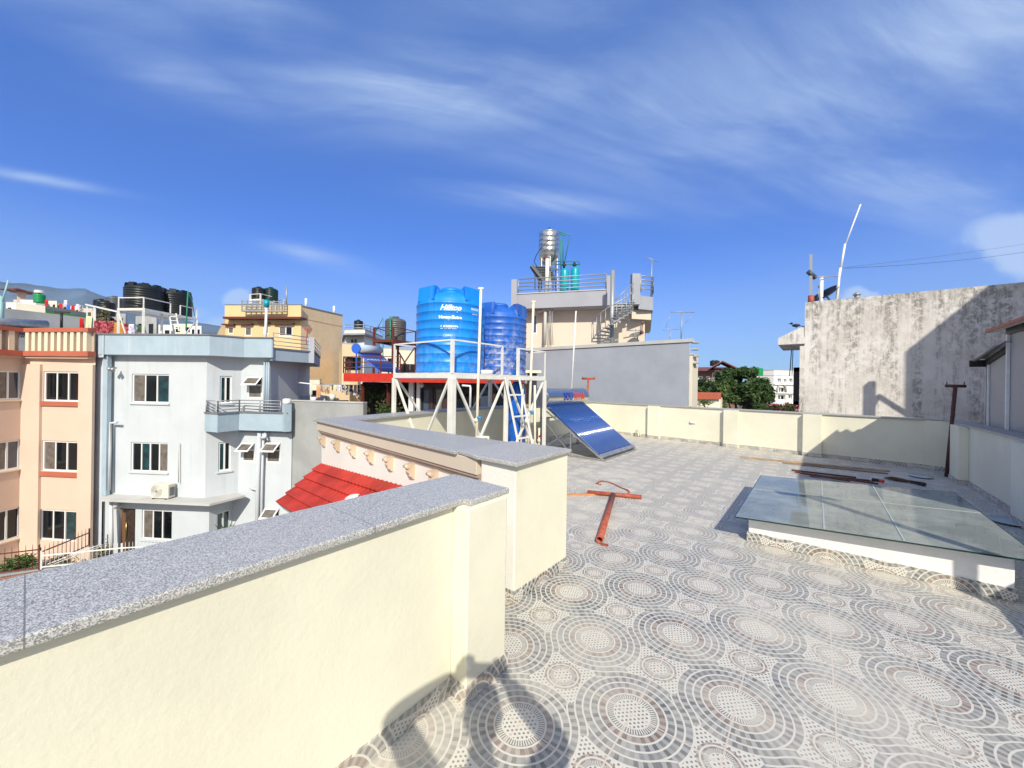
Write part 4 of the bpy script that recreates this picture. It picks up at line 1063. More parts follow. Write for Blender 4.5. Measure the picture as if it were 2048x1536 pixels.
def stand(root, corners, zt, zb, rail=0.6, w=0.07, mat='white_metal'):
    """corners: 4 plan points"""
    mb = MB()
    for i in range(4):
        p, q = corners[i], corners[(i+1) % 4]
        mb.beam((*p, zt-.05), (*q, zt-.05), w*.8, 0.09); mb.beam((*p, zt+rail), (*q, zt+rail), w*.45)
    mb.build('deck_frame', M[mat], root)
    for p in corners: MB().beam((*p, zb), (*p, zt+rail), w, w).build('post', M[mat], root)
    for i in (0, 1):
        p, q = corners[i], corners[(i+1) % 4]
        m_ = ((p[0]+q[0])/2, (p[1]+q[1])/2)
        MB().beam((*p, zt-.1), (*m_, zb+.1), w*.6).build('brace', M[mat], root); MB().beam((*q, zt-.1), (*m_, zb+.1), w*.6).build('brace', M[mat], root)
    d = MB(); d.prism(corners if Wall(corners[0], corners[1]).n.dot(Vector((*corners[2], 0))-Vector((*corners[1], 0))) < 0 else corners, zt-0.005, zt+.02); d.build('deck', M[mat], root)
def leaves(mb, c, rad, n, size, shell=0.55, seed=1, flat=0.0):
    rnd = random.Random(seed); c = Vector(c)
    for _ in range(n):
        d = Vector((rnd.gauss(0, 1), rnd.gauss(0, 1), rnd.gauss(0, 1))).normalized(); k = shell+(1-shell)*rnd.random()
        k *= 0.78+0.35*noise.noise(d*2.1+Vector((seed, seed*.3, 0)))+0.1
        p = c+Vector((d.x*rad[0]*k, d.y*rad[1]*k, d.z*rad[2]*k))
        a = Vector((rnd.gauss(0, 1), rnd.gauss(0, 1), rnd.gauss(0, .6))).normalized(); b_ = a.cross(Vector((rnd.gauss(0, 1), rnd.gauss(0, 1), rnd.gauss(0, 1)))).normalized()
        s = size*(0.6+0.8*rnd.random())
        mb.add([p-a*s, p+b_*s*.45, p+a*s, p-b_*s*.45], [(0, 1, 2, 3)])
def bush(name, label, c, rad, n, size, mat='leaf2', cat='shrub', group=None, seed=1, stems=6, mat2=None, n2=0):
    c = Vector(c); t = thing(name, label, cat, (c.x, c.y, c.z-rad[2]), 0, group)
    mb = MB(); rnd = random.Random(seed)
    for k in range(5):
        off = Vector((rnd.uniform(-.5, .5)*rad[0], rnd.uniform(-.5, .5)*rad[1], rnd.uniform(-.35, .35)*rad[2]))
        leaves(mb, c+off, (rad[0]*.65, rad[1]*.65, rad[2]*.65), n//5, size, 0.35, seed*7+k)
    mb.build('foliage', M[mat], t)
    if mat2:
        mb = MB(); leaves(mb, c, rad, n2, size, .6, seed+91); mb.build('blossom', M[mat2], t)
    mb = MB()
    for k in range(stems):
        a = rnd.uniform(0, 2*PI); mb.tube([(c.x+.1*math.cos(a)*rad[0], c.y+.1*math.sin(a)*rad[1], c.z-rad[2]*1.05), c+Vector((math.cos(a)*rad[0]*.5, math.sin(a)*rad[1]*.5, rad[2]*rnd.uniform(0, .5)))], 0.02*max(1, rad[0]), 5, r1=0.008)
    mb.build('stem', M['bark'], t)
    return t
def cloth(root_label, p, q, drop, mat, group, seed=0, cat='laundry', name='laundry_cloth'):
    p = Vector(p); q = Vector(q); n = 14; mrows = 6; mb = MB(); side = (q-p).cross(Vector((0, 0, 1))).normalized(); rnd = random.Random(seed)
    ph = rnd.random()*6; vs = []
    for th in (0, 0.012):
        for j in range(mrows+1):
            for i in range(n+1):
                b_ = p.lerp(q, i/n); k = j/mrows
                vs.append(b_+side*(th+0.05*k*math.sin(i*1.3+ph)+0.03*k*math.sin(i*.5))-Vector((0, 0, drop*k*(1+.05*math.sin(i*.9+ph)))))
    fs = []
    for l in (0, 1):
        o = l*(n+1)*(mrows+1)
        for j in range(mrows):
            for i in range(n): fs.append((o+j*(n+1)+i, o+j*(n+1)+i+1, o+(j+1)*(n+1)+i+1, o+(j+1)*(n+1)+i))
    o = (n+1)*(mrows+1)
    for i in range(n):
        fs.append((i, i+1, o+i+1, o+i)); e = mrows*(n+1); fs.append((e+i, e+i+1, o+e+i+1, o+e+i))
    for j in range(mrows): a = j*(n+1); fs.append((a, a+n+1, o+a+n+1, o+a))
    mb.add(vs, fs, True)
    return single(name, mb, M[mat], root_label, cat, group)
def body(root, poly, z0, z1, mat, holes={}, name='wall', rev=0.16, skip=()):
    """vertical walls round a plan polygon (interior on the left), with openings per edge"""
    mb = MB(); ws = []
    for i in range(len(poly)):
        W = Wall(poly[i], poly[(i+1) % len(poly)]); ws.append(W)
        if i in skip: continue
        W.faces(mb, z0, z1, [W.rect(*h[:4]) for h in holes.get(i, [])], rev)
    mb.build(name, M[mat] if isinstance(mat, str) else mat, root); return ws
def slab(root, poly, z0, z1, mat, name='roof'):
    return MB().prism(poly, z0, z1).build(name, M[mat] if isinstance(mat, str) else mat, root)
def para(root, pts, z0, z1, th, mat, cap=None, name='parapet', capname='coping', closed=False, capn=0.04, caph=0.06):
    """thin parapet along plan points, outward on the right"""
    mb = MB(); cb = MB(); n = len(pts); L = list(zip(pts[:-1], pts[1:]))
    def offs(k):   # mitred points
        out = []
        for i in range(n):
            if i == 0: W = Wall(pts[0], pts[1]); out.append(W.pt(0, 0, k))
            elif i == n-1: W = Wall(pts[-2], pts[-1]); out.append(W.pt(W.L, 0, k))
            else:
                A = Wall(pts[i-1], pts[i]); Bq = Wall(pts[i], pts[i+1]); m_ = (A.n+Bq.n).normalized(); out.append(Vector((*pts[i][:2], 0))+m_*k/max(0.35, m_.dot(A.n)))
        return out
    o = offs(0); i_ = offs(-th)
    for a in range(n-1): mb.prism([o[a], o[a+1], i_[a+1], i_[a]], z0, z1)
    ob = mb.build(name, M[mat], root)
    if cap:
        o = offs(capn); i_ = offs(-th-0.02)
        for a in range(n-1): cb.prism([o[a], o[a+1], i_[a+1], i_[a]], z1+0.001, z1+caph)
        cb.build(capname, M[cap], root)
    return ob

# ================================================================== pale blue-grey house across the lane
gb = thing('house', 'pale blue grey three storey house with black tanks on its roof', 'house', (*P2(400, 19), GZ))
A_ = P2(206, 16.9); B_ = P2(414, 16.5); C_ = P2(483, 17.4); D_ = P2(540, 17.4); E_ = P2(597, 19.4)
E2 = P2(620, 27); A2 = P2(150, 27)
zR = zat(712, 415, 16.5)            # underside of roof band
zL = zat(1000, 415, 16.5)           # ledge underside
gpoly = [A_, B_, C_, D_, E_, E2, A2]
h1 = [(264, 748, 338, 806), (262, 885, 336, 944)]
h2 = [(440, 752, 464, 807), (437, 884, 462, 942)]
h3 = [(495, 752, 525, 797)]
ws = body(gb, gpoly, zL, zR, 'gbhouse', {0: h1, 1: h2, 2: h3})
win(gb, ws[0], h1[0], 'cdt', sill='gbhouse'); win(gb, ws[0], h1[1], 'dtdc', sill='gbhouse')
win(gb, ws[1], h2[0], 'td', sill='gbhouse', fw=.07); win(gb, ws[1], h2[1], 'td', sill='gbhouse', fw=.07)
awning(gb, ws[2], h3[0])
# lower block that fills out to the right below the balcony
zB = zat(860, 500, 17.3)
C3 = P2(470, 17.38); D3 = P2(586, 17.2); E3 = P2(640, 24)
W3 = Wall(C3, D3); mb = MB(); h3b = [(484, 884, 510, 924), (532, 884, 561, 926)]; zF = zat(1130, 415, 16.5)
h3c = (531, 1014, 559, 1060)
W3.faces(mb, GZ, zB, [W3.rect(*h) for h in h3b+[h3c]], .16); Wall(D3, E3).faces(mb, GZ, zB, [])
mb.build('wall', M['gbhouse'], gb)
for h in h3b+[h3c]: awning(gb, W3, h)
slab(gb, [C3, D3, E3, P2(500, 24)], zB-0.12, zB, 'gbhouse', 'balcony_floor')
# ground floor
A3 = P2(206, 16.9, 1050); B3 = P2(418, 16.4, 1050); C4 = P2(470, 17.38)
h4 = [(284, 1020, 344, 1080), (238, 1017, 271, 1112)]
h5 = [(434, 1022, 462, 1075)]
W4 = Wall(A3, B3); W5 = Wall(B3, C4); mb = MB()
W4.faces(mb, GZ, zL, [W4.rect(*h) for h in h4]); W5.faces(mb, GZ, zL, [W5.rect(*h) for h in h5]); mb.build('wall', M['gbhouse'], gb)
win(gb, W4, h4[0], 'cdd', sill='gbhouse'); win(gb, W5, h5[0], 'tt', sill='gbhouse', fw=.07)
a0, a1, z0, z1 = W4.rect(*h4[1])
mb = MB(); W4.box(mb, a0+.22, a1, -.14, -.09, z0, z1); dr = mb.build('door', M['door'], gb)
mb = MB(); W4.box(mb, a0, a0+.22, -.17, -.10, z0, z1); mb.build('door_frame', m_plain('brown_door_frame', (0.16, 0.085, 0.045), .5), gb)
mb = MB()
for (x0, x1, y0, y1) in ((a0+.32, a1-.12, z0+1.25, z0+1.9), (a0+.32, a1-.12, z0+.2, z0+.85)): W4.box(mb, x0, x1, -.09, -.075, y0, y1)
mb.build('door_panel', M['door'], dr, bevel=.01)
mb = MB().tube([W4.pt(a0+.32, z0+.75, -.04), W4.pt(a0+.32, z0+1.45, -.04)], 0.02, 8); mb.build('handle', M['brass'], dr)
# ledge (two runs)
mb = MB()
La = P2(201, 16.1, 985); Lb = P2(419, 15.7, 1000); Lc = P2(490, 16.95, 976)
mb.prism([La, Lb, P2(414, 16.6, 1000), P2(206, 17.0, 985)], zL, zL+.09); mb.prism([Lb, Lc, P2(470, 17.42, 976), P2(414, 16.6, 1000)], zL, zL+.09); mb.build('ledge', M['ledge'], gb)
# roof band / parapet
zP = zat(668, 419, 16.1)
rp = [P2(196, 16.5), P2(419, 16.1), P2(488, 16.98), P2(543, 16.95), P2(546, 17.0)]
para(gb, rp, zR, zP-.06, .14, 'gbband', 'ccap')
zb0 = zat(724, 590, 18.2); zb1 = zat(702, 590, 18.2)
bp = [P2(544, 17.05), P2(628, 19.1), P2(640, 24)]
para(gb, bp, zb0, zb1, .12, 'gbband', 'ccap', 'balcony_parapet')
slab(gb, [P2(196, 16.6), P2(419, 16.25), P2(488, 17.1), P2(543, 17.1), P2(628, 19.2), P2(640, 27), P2(150, 27)], zR-.02, zR+.12, 'gbhouse')
railing(gb, [Vector((*P2(546, 17.1), zb1)), Vector((*P2(626, 19.1), zb1)), Vector((*P2(640, 24), zb1))], [.18, .36, .54, .72], post=1.5)
mb = MB(); q = P2(621, 18.98); mb.box(q[0]-.12, q[0]+.12, q[1]-.12, q[1]+.12, zb0, zb1+.75); mb.build('pier', M['gbhouse'], gb)
# dark fin at the left end
mb = MB()
Wf = Wall(P2(176, 16.95), P2(207, 16.45)); Wf.faces(mb, zat(712, 190, 16.5)-.05, zP, [])
Wg = Wall(P2(170, 17.0), P2(208, 16.75)); Wg.faces(mb, GZ, zP-1.0, [])
mb.prism([P2(176, 16.95), P2(207, 16.45), P2(209, 17.2), P2(176, 17.6)], zP-.02, zP+.0); mb.build('side_wall', M['gbdark'], gb)
mb = MB(); W9 = Wall(P2(209, 16.66), P2(218, 16.62)); W9.box(mb, 0, W9.L, -.1, .05, zL+.1, zR-.002); mb.build('corner_strip', M['gbband'], gb)
# balcony of the middle floor
zc0 = zat(861, 500, 16.9); zc1 = zat(826, 500, 16.9)
cp = [P2(411, 16.42), P2(437, 16.1), P2(480, 16.95), P2(575, 16.75), P2(586, 17.15)]
para(gb, cp, zc0, zc1, .10, 'gbband', 'ccap', 'balcony_parapet')
railing(gb, [Vector((*p, zc1+.05)) for p in (P2(414, 16.45), P2(437, 16.2), P2(480, 17.05), P2(563, 16.9))], [.12, .24, .36, .5], post=1.0)
mb = MB(); q = P2(575, 16.85); mb.box(q[0]-.14, q[0]+.14, q[1]-.14, q[1]+.14, zc0-.01, zc1+.42); mb.build('pier', M['gbband'], gb)
mb = MB().lathe([(.15, 0), (.17, .06), (.16, .22), (.1, .24), (.01, .24)], (q[0], q[1], zc1+.42), 20); single('flower_pot', mb, M['whitewall'], 'round white pot on the balcony corner pillar of the blue grey house', 'pot')
# rain pipes, security light, waste pipe
def dpipe(pts, r, mat, label=None, name='down_pipe'):
    return MB().tube(pts, r, 8).build(name, M[mat], gb)
dpipe([at(235, 845, 16.55), at(221, 846, 16.65), at(220, 900, 16.65), at(218, 980, 16.62)], .05, 'gbhouse'); dpipe([at(222, 995, 16.55), at(224, 1110, 16.5)], .06, 'whitewall')
dpipe([at(243, 1005, 16.6), at(227, 1016, 16.45)], .07, 'ledge')
for u, r_ in ((519, .085), (527, .05)): dpipe([at(u, 866, 17.1), at(u-3, 960, 17.12), at(u-6, 1115, 17.15)], r_, 'gbhouse')
dpipe([at(531, 865, 17.1), at(531, 874, 16.95), at(522, 876, 17.0)], .07, 'gbhouse')
dpipe([at(500, 976, 17.2), at(516, 980, 17.1)], .05, 'gbhouse')
for u in (529, 534, 538): dpipe([at(u, 722, 17.25), at(u-1, 823, 17.25)], .035, 'gbband')
dpipe([at(357, 885, 16.48), at(357, 965, 16.48)], .02, 'ledge', name='cable')
q = at(232, 736, 16.6)
sl_ = thing('security_lamp', 'tiny grey twin security lamp under the roof band of the blue grey house', 'lamp', q)
MB().tube([q, q-FWD*.15], .04, 8).build('bracket', M['rail'], sl_); MB().tube([q-FWD*.15-RGT*.02, q-FWD*.25-RGT*.1-Vector((0, 0, .08))], .06, 8, r1=.08).tube([q-FWD*.15+RGT*.02, q-FWD*.25+RGT*.12-Vector((0, 0, .12))], .06, 8, r1=.08).build('lamp_head', M['galv'], sl_)
# air conditioner
W = ws[0]; a0, _ = W.px(321, 975); a1, _ = W.px(352, 975); _, z0 = W.px(340, 993); _, z1 = W.px(340, 963)
ac = thing('air_conditioner', 'cream air conditioner outdoor unit standing on the ledge of the blue grey house', 'air conditioner', W.pt((a0+a1)/2, zL+.09, .25))
zA = zL+.13
mb = MB(); W.box(mb, a0, a1+.08, .10, .42, zA, zA+.58); mb.build('casing', m_plain('ac_casing', (0.66, 0.63, 0.55), .5), ac, bevel=.015)
cfan = W.pt(a0+.27, zA+.29, .425); mb = MB()
for r_ in (.24, .19, .14, .09, .04): mb.tube([cfan+W.t*math.cos(k*PI/12)*r_+Vector((0, 0, math.sin(k*PI/12)*r_)) for k in range(25)], .008, 5)
mb.tube([cfan-W.n*.0, cfan+W.n*.012], .05, 12); mb.build('fan_grille', M['galv'], ac)
mb = MB(); W.box(mb, a1+.082, a1+.11, .16, .36, zA+.1, zA+.45); mb.build('side_grille', M['ccap'], ac)
mb = MB()
for a in (a0+.1, a1-.05): W.box(mb, a, a+.05, .05, .45, zL+.092, zA)
mb.build('foot', M['black'], ac)

# stand with black tanks on the roof
bs = thing('tank_stand', 'white steel stand with ladder carrying two black tanks on the blue grey house', 'tank stand', (*P2(300, 19), zR))
zS = zat(616, 287, 17.6)
cn = [P2(287, 17.6, 617), P2(237, 17.7, 616), P2(334, 22.3, 625), P2(393, 20.2, 635)]
cn = [P2(237, 17.75, 616), P2(287, 17.6, 617), P2(393, 20.3, 635), P2(345, 20.6, 635)]
mb = MB()
for i in range(4):
    p, q = cn[i], cn[(i+1) % 4]; mb.beam((*p, zS-.06), (*q, zS-.06), .07, .1)
mb.prism(cn, zS-.02, zS); mb.build('deck', M['white_metal'], bs)
for p in cn+[P2(324, 18.7, 620)]: MB().beam((*p, zR), (*p, zS), .09, .09).build('post', M['white_metal'], bs)
mb = MB(); h_ = .48
g1 = tuple(Vector(cn[1]).lerp(Vector(cn[2]), .47)); g2 = tuple(Vector(cn[1]).lerp(Vector(cn[2]), .66))
for p, q in ((cn[0], cn[1]), (cn[1], g1), (g2, cn[2])): mb.beam((*p, zS+h_), (*q, zS+h_), .04)
for p in (cn[0], cn[1], g1, g2, cn[2]): mb.beam((*p, zS), (*p, zS+h_), .045)
mb.build('guard_rail', M['white_metal'], bs)
for p, q in ((cn[0], cn[1]), (cn[2], cn[1])):
    m_ = Vector(p).lerp(Vector(q), .55); MB().beam((*p, zS-.1), (m_.x, m_.y, zR+.1), .045).build('brace', M['white_metal'], bs)
lb = MB()
for u in (338, 352): lb.beam(at(u, 627, 18.9), at(u+6, 662, 18.6), .05)
for k in range(4): v = 633+k*8; lb.beam(at(340+k, v, 18.8), at(354+k, v, 18.8), .035)
lb.build('ladder', M['white_metal'], bs)
c1 = P2(289, 18.7, 600); tank('water_tank', 'black ribbed tank on the left of the pair over the blue grey house', 1.50, 1.32, M['tankblack'], (*c1, zS), .3, 'black tanks over the blue grey house', lugs=8, ribs=9)
c2 = P2(349, 19.9, 600); tank('water_tank', 'black ribbed tank on the right of the pair over the blue grey house', 1.46, 1.34, M['tankblack'], (*c2, zS), .1, 'black tanks over the blue grey house', lugs=8, ribs=9)
gp = MB().tube([at(376, 583, 19.2), at(374, 620, 19.2), at(372, 660, 19.0)], .03, 6).tube([at(377, 585, 19.3), at(385, 605, 19.8), at(389, 632, 20.1)], .02, 6)
single('tank_pipe', gp, M['greenpipe'], 'dark green pipe and hose hanging from the right hand black tank', 'pipe')
q = P2(361, 20.2, 650); tank('water_tank', 'dark blue drum standing on the roof under the black tanks', .62, .75, m_plastic('tank_navy', (.012, .03, .07)), (*q, zR+.12), 0, lugs=0, ribs=5)
q = P2(411, 21.5, 652); gt = tank('water_tank', 'bright green tank with white mark on the roof of the blue grey house', .72, .66, M['tankgreen'], (*q, zP-.35), 0, lugs=0, ribs=6)
aa = math.atan2(-q[1], -q[0]); wrap_text(gt, 'marking', 'K', .28, aa-.12, .22, .362, M['letter'], 0, .02); wrap_text(gt, 'marking', 'I', .28, aa-.62, .22, .362, M['letter'], 0, .03)
# thin pole with teal box on the roof edge
tpole = thing('roof_pole', 'white pole topped by a teal box rising behind the blue grey parapet', 'pole', (*P2(530, 17.6, 672), zR))
MB().tube([at(530, 700, 17.6), at(533, 613, 17.6)], .055, 10).build('pole', M['pvcw'], tpole); MB().tube([at(533, 614, 17.6), at(533.5, 600, 17.6)], .11, 12).build('box', M['teal'], tpole)

# ================================================================== peach house
pe = thing('house', 'peach house with terracotta bands and upright baluster parapet at the left edge', 'house', (*P2(80, 18), GZ))
Pa = P2(-260, 13.0); Pb = P2(49, 16.9); Pc = P2(191, 16.55); Pd = P2(175, 26); Pe = P2(-250, 26)
zT = zat(713, 120, 16.7)
hp1 = [(87, 743, 160, 803), (84, 882, 157, 943), (79, 1020, 153, 1082)]
hp0 = [(-34, 741, 43, 800), (-38, 883, 42, 943), (-42, 1022, 42, 1086)]
ws = body(pe, [Pa, Pb, Pc, Pd, Pe], GZ, zT, 'peach', {0: hp0, 1: hp1})
for h, c in zip(hp1, ('ddd', 'cdd', 'ddt')): win(pe, ws[1], h, c, fw=.07)
for h in hp0: win(pe, ws[0], h, 'ccb' if h is not hp0[2] else 'cdd', fw=.07, sill='peach_light')
# recessed window column is framed by raised strips
W = ws[1]; a0 = W.px(84, 850)[0]; a1 = W.px(161, 850)[0]; mb = MB()
W.box(mb, 0.0, a0, 0, .10, GZ, zT-.35); W.box(mb, a1, W.L, 0, .10, GZ, zT-.35); mb.build('pilaster', M['peach'], pe)
mb = MB(); _, zq = W.px(120, 983); W.box(mb, a0, a1, 0.0, .085, GZ, zq-1.0) if False else None
for (v0, v1) in ((803, 812), (944, 953)):
    _, z1 = W.px(120, v0); _, z0 = W.px(120, v1); mb = MB(); W.box(mb, a0, a1, 0.0, .07, z0, z1); mb.build('sill_band', M['terracotta'], pe)
zb_ = zat(703, 120, 16.7); zt0 = zat(665.5, 120, 16.7); zt1 = zat(657.5, 120, 16.7)
pp = [P2(-262, 12.8), P2(46, 16.6), P2(175, 16.2)]
para(pe, pp, zT-.0, zb_, .3, 'terracotta', None, 'lower_band'); para(pe, pp, zt0, zt1, .3, 'terracotta', None, 'top_band')
Wl = Wall(pp[0], pp[1]); Wr = Wall(pp[1], pp[2])
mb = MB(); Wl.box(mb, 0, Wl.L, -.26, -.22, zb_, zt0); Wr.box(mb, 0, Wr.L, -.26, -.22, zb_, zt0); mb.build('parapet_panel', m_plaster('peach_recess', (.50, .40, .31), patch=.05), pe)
bl = []
n = 10
for k in range(n):
    a = Wr.L*(k+.15)/n; mb = MB(); Wr.box(mb, a, a+.17, -.24, -.03, zb_, zt0); bl.append(mb)
for k in range(24):
    a = Wl.L-.25-k*.40; mb = MB(); Wl.box(mb, a-.18, a, -.24, -.03, zb_, zt0) if a > .3 else None; bl.append(mb if a > .3 else None)
for mb in bl:
    if mb: mb.build('baluster', M['peach_light'], pe)
slab(pe, [Pa, Pb, Pc, Pd, Pe], zT-.02, zT+.05, 'greywall')
slab(pe, [P2(-262, 12.9), P2(46, 16.7), P2(175, 16.3), Pc, Pb, Pa], zT-.09, zT-.001, 'peach', 'soffit')
# solar heater on the peach roof
ps = thing('solar_water_heater', 'silver solar heater cylinder above dark tubes on the peach roof', 'solar heater', (*P2(20, 18, 650), zT))
a = at(-70, 640, 17.0); b_ = at(93, 649, 19.6)
MB().tube([a, b_], .20, 24).build('storage_tank', M['galv'], ps)
mb = MB()
for k in range(30):
    f = k/29; p = a.lerp(b_, f*.92)-Vector((0, 0, .2)); mb.tube([p, p-FWD*.75+RGT*.1-Vector((0, 0, .55))], .028, 6)
mb.build('glass_tube', m_plain('dark_tube', (.02, .025, .04), .15, spec=.9), ps)
mb = MB()
for f in (.02, .5, .98): p = a.lerp(b_, f); mb.tube([p, Vector((p.x, p.y, zT))], .03, 6)
mb.build('frame', M['galv'], ps)
single('washing_post', MB().tube([at(123, 660, 18.6), at(123, 624, 18.6)], .05, 10).beam(at(109, 624, 18.5), at(139, 625, 18.7), .07), M['black'], 'dark tee shaped post on the roof behind the peach parapet', 'post', GT)
single('roof_pole', MB().tube([at(2, 612, 19), at(17, 560, 19)], .035, 8).tube([at(2, 660, 19), at(2, 592, 19)], .10, 8), m_plain('pale_teal', (.30, .50, .50), .5), 'pale teal leaning pole at the far left edge', 'pole')

# ================================================================== fences, yard, ground
gm = MB(); gm.quad((-9000, -9000, GZ-.02), (9000, -9000, GZ-.02), (9000, 9000, GZ-.02), (-9000, 9000, GZ-.02)); struct('ground', gm, M['ground'])
mb = MB(); mb.prism([P2(-300, 11.5, 1140), P2(60, 13.9, 1140), P2(640, 15.6, 1140), P2(700, 17.5), P2(640, 30), P2(-300, 30)], GZ-.01, -6.35); struct('yard', mb, M['paving'])
yz = -6.35
# brick retaining wall
bw_ = thing('brick_wall', 'rough red brick retaining wall below the white fence at lower left', 'brick wall', (*P2(100, 14), GZ))
q0 = P2(-200, 12.6, 1145); q1 = P2(80, 14.2, 1140); q2 = P2(470, 15.6, 1090)
Wb = Wall(q0, q1); Wc = Wall(q1, q2); mb = MB(); zbt = zat(1143, 60, 14.1)
Wb.box(mb, 0, Wb.L, -.3, 0, GZ, zbt); Wc.box(mb, 0.002, Wc.L, -.3, 0, GZ, zbt); mb.build('brickwork', M['brick'], bw_)
mb = MB(); Wb.box(mb, 0, Wb.L, -.32, .03, zbt, zbt+.05); Wc.box(mb, 0.05, Wc.L, -.32, .03, zbt, zbt+.05); mb.build('cap', M['greywall'], bw_)
def fence(name, label, pts, h, n, mat, pr=.012, group=None, drop=.12, spike=.10, postw=.05, low=True):
    t = thing(name, label, 'fence', pts[0], 0, group)
    rails = MB()
    for a, b_ in zip(pts[:-1], pts[1:]):
        a = Vector(a); b_ = Vector(b_)
        rails.beam(a+Vector((0, 0, h-drop)), b_+Vector((0, 0, h-drop)), .03, .04)
        if low: rails.beam(a+Vector((0, 0, .08)), b_+Vector((0, 0, .08)), .03, .04)
        m_ = max(2, int(round((b_-a).length/n)))
        for k in range(1, m_):
            q = a.lerp(b_, k/m_); MB().tube([q+Vector((0, 0, .05)), q+Vector((0, 0, h-.03)), q+Vector((0, 0, h+spike))], pr, 5, r1=pr*.35).build('picket', M[mat], t)
    rails.build('rail', M[mat], t)
    for p in pts: MB().beam(p, Vector(p)+Vector((0, 0, h+.06)), postw, postw).build('post', M[mat], t)
    return t
fa = [Vector((*P2(-150, 13.0), zbt+.05)), Vector((*P2(78, 14.15, 1140), zbt+.05))]
fence('iron_fence', 'dark brown spiked iron fence in front of the green bushes at lower left', fa, .86, .17, 'brownpaint')
fb = [Vector((*P2(80, 14.2, 1140), zbt+.06)), Vector((*P2(178, 16.1, 1100), zat(1094, 178, 16.1)))]
fence('iron_fence', 'dark brown iron fence climbing up to the corner of the peach house', fb, .72, .16, 'brownpaint')
fc = [Vector((*P2(82, 14.15, 1140), zbt+.06)), Vector((*P2(243, 14.9, 1115), zbt+.06)), Vector((*P2(450, 15.5, 1090), zbt+.06))]
fence('white_fence', 'pale grey spiked metal fence on the brick wall below the blue grey house', fc, .62, .125, 'pvcw', pr=.011)
single('handrail', MB().tube([at(90, 1130, 14.3), at(190, 1093, 15.0), at(215, 1088, 15.6)], .02, 6).tube([at(100, 1131, 14.3), at(195, 1095, 15.0)], .012, 6), M['pvcw'], 'sloping pale handrail climbing behind the white fence', 'handrail')
bush('garden_bush', 'leafy green bushes behind the dark fence at the lower left corner', (*P2(22, 14.9, 1120), yz+.5), (1.4, .7, .62), 1800, .07, 'leaf2', group='bushes behind the lower left fences', seed=3)
bush('garden_bush', 'low dark green bush near the end of the dark fence', (*P2(62, 14.6, 1125), yz+.3), (.6, .5, .5), 900, .06, 'leaf', group='bushes behind the lower left fences', seed=5)
bush('garden_bush', 'dry twiggy shrubs between the climbing fence and the peach house', (*P2(118, 15.3, 1100), yz+.55), (.95, .5, .62), 800, .05, 'leaf3', group='bushes behind the lower left fences', seed=8)
bush('garden_bush', 'dry thin bush beside the blue plastic barrel', (*P2(212, 15.9, 1090), yz+.7), (.45, .4, .75), 380, .06, 'leaf3', group='bushes behind the lower left fences', seed=9)
q = P2(226, 15.4, 1112); mb = MB().lathe([(.24, 0), (.27, .1), (.27, .42), (.22, .5), (.01, .5)], (q[0], q[1], yz), 24); single('plastic_barrel', mb, m_plain('barrel_blue', (.02, .22, .68), .4), 'blue plastic barrel behind the white fence by the door', 'barrel')
q = P2(163, 15.0, 1100); mb = MB().lathe([(.06, 0), (.09, .14), (.01, .14)], (q[0], q[1], yz+.55), 16); single('flower_pot', mb, M['terracotta'], 'little red flower pot hooked by the climbing fence', 'pot')
# spiky yucca
yc = thing('yucca_plant', 'spiky green yucca in front of the blue grey house corner', 'plant', (*P2(452, 15.9, 1090), yz)); mb = MB(); rnd = random.Random(4); cq = Vector((*P2(452, 15.9, 1080), zat(1078, 452, 15.9)))
for k in range(60):
    a = rnd.uniform(0, 2*PI); el_ = rnd.uniform(.1, 1.3); L_ = rnd.uniform(.5, .9); d = Vector((math.cos(a)*math.cos(el_), math.sin(a)*math.cos(el_), math.sin(el_))); s_ = Vector((-math.sin(a), math.cos(a), 0))*.025
    p1 = cq+d*L_*.6; p2 = cq+d*L_-Vector((0, 0, .22*(1-math.sin(el_))))
    mb.add([cq-s_, cq+s_, p1+s_*1.3, p1-s_*1.3, p2], [(0, 1, 2, 3), (3, 2, 4)])
mb.build('leaves', M['leaf2'], yc); MB().tube([(cq.x, cq.y, yz), cq], .07, 8).build('trunk', M['bark'], yc)
# ================================================================== yellow building
ye = thing('apartment_building', 'tall yellow and tan building with black tanks on its flat roof', 'building', (*P2(560, 42), GZ))
Ya, Yb, Yc = P2(450, 38.6), P2(601, 38), P2(684, 43.5)
zt = zat(612.5, 601, 38); zm = zat(636, 601, 38)
hy = [(455, 654, 467, 668), (489, 653, 503, 672), (526, 651, 537, 668), (557, 652, 585, 673)]
ws = body(ye, [Ya, Yb, P2(640, 56), P2(430, 56)], GZ, zm, 'yellow', {0: hy}, skip=(1,))
mb = MB(); Wall(Yb, Yc).faces(mb, GZ, zt, []); mb.build('side_wall', M['tan'], ye)
for h, c in zip(hy, ('c', 'c', 'b', 'cd')): win(ye, ws[0], h, c, fw=.12, hood='brownwood' if False else None)
mb = MB(); W = ws[0]
for h in hy:
    a0, a1, z0, z1 = W.rect(*h); W.box(mb, a0-.35, a1+.25, 0.002, .35, z1+.15, z1+.28)
mb.build('window_hood', M['brownpaint'], ye)
para(ye, [P2(448, 38.0), P2(600.5, 37.4)], zm, zt, .2, 'yellow', 'ccap', capn=.03, caph=.08)
mb = MB(); Wp = Wall(P2(444, 37.8), P2(600, 37.2)); Wp.box(mb, 0, Wp.L, -1.0, .0, zm-.2, zm-.001); mb.build('cornice', M['brownpaint'], ye)
mb = MB(); mb.beam(at(601, 611.5, 38), at(684, 630.5, 43.5), .25, .10); mb.build('coping', M['ccap'], ye)
slab(ye, [Ya, Yb, Yc, P2(640, 56), P2(430, 56)], zm-.1, zm, 'tan')
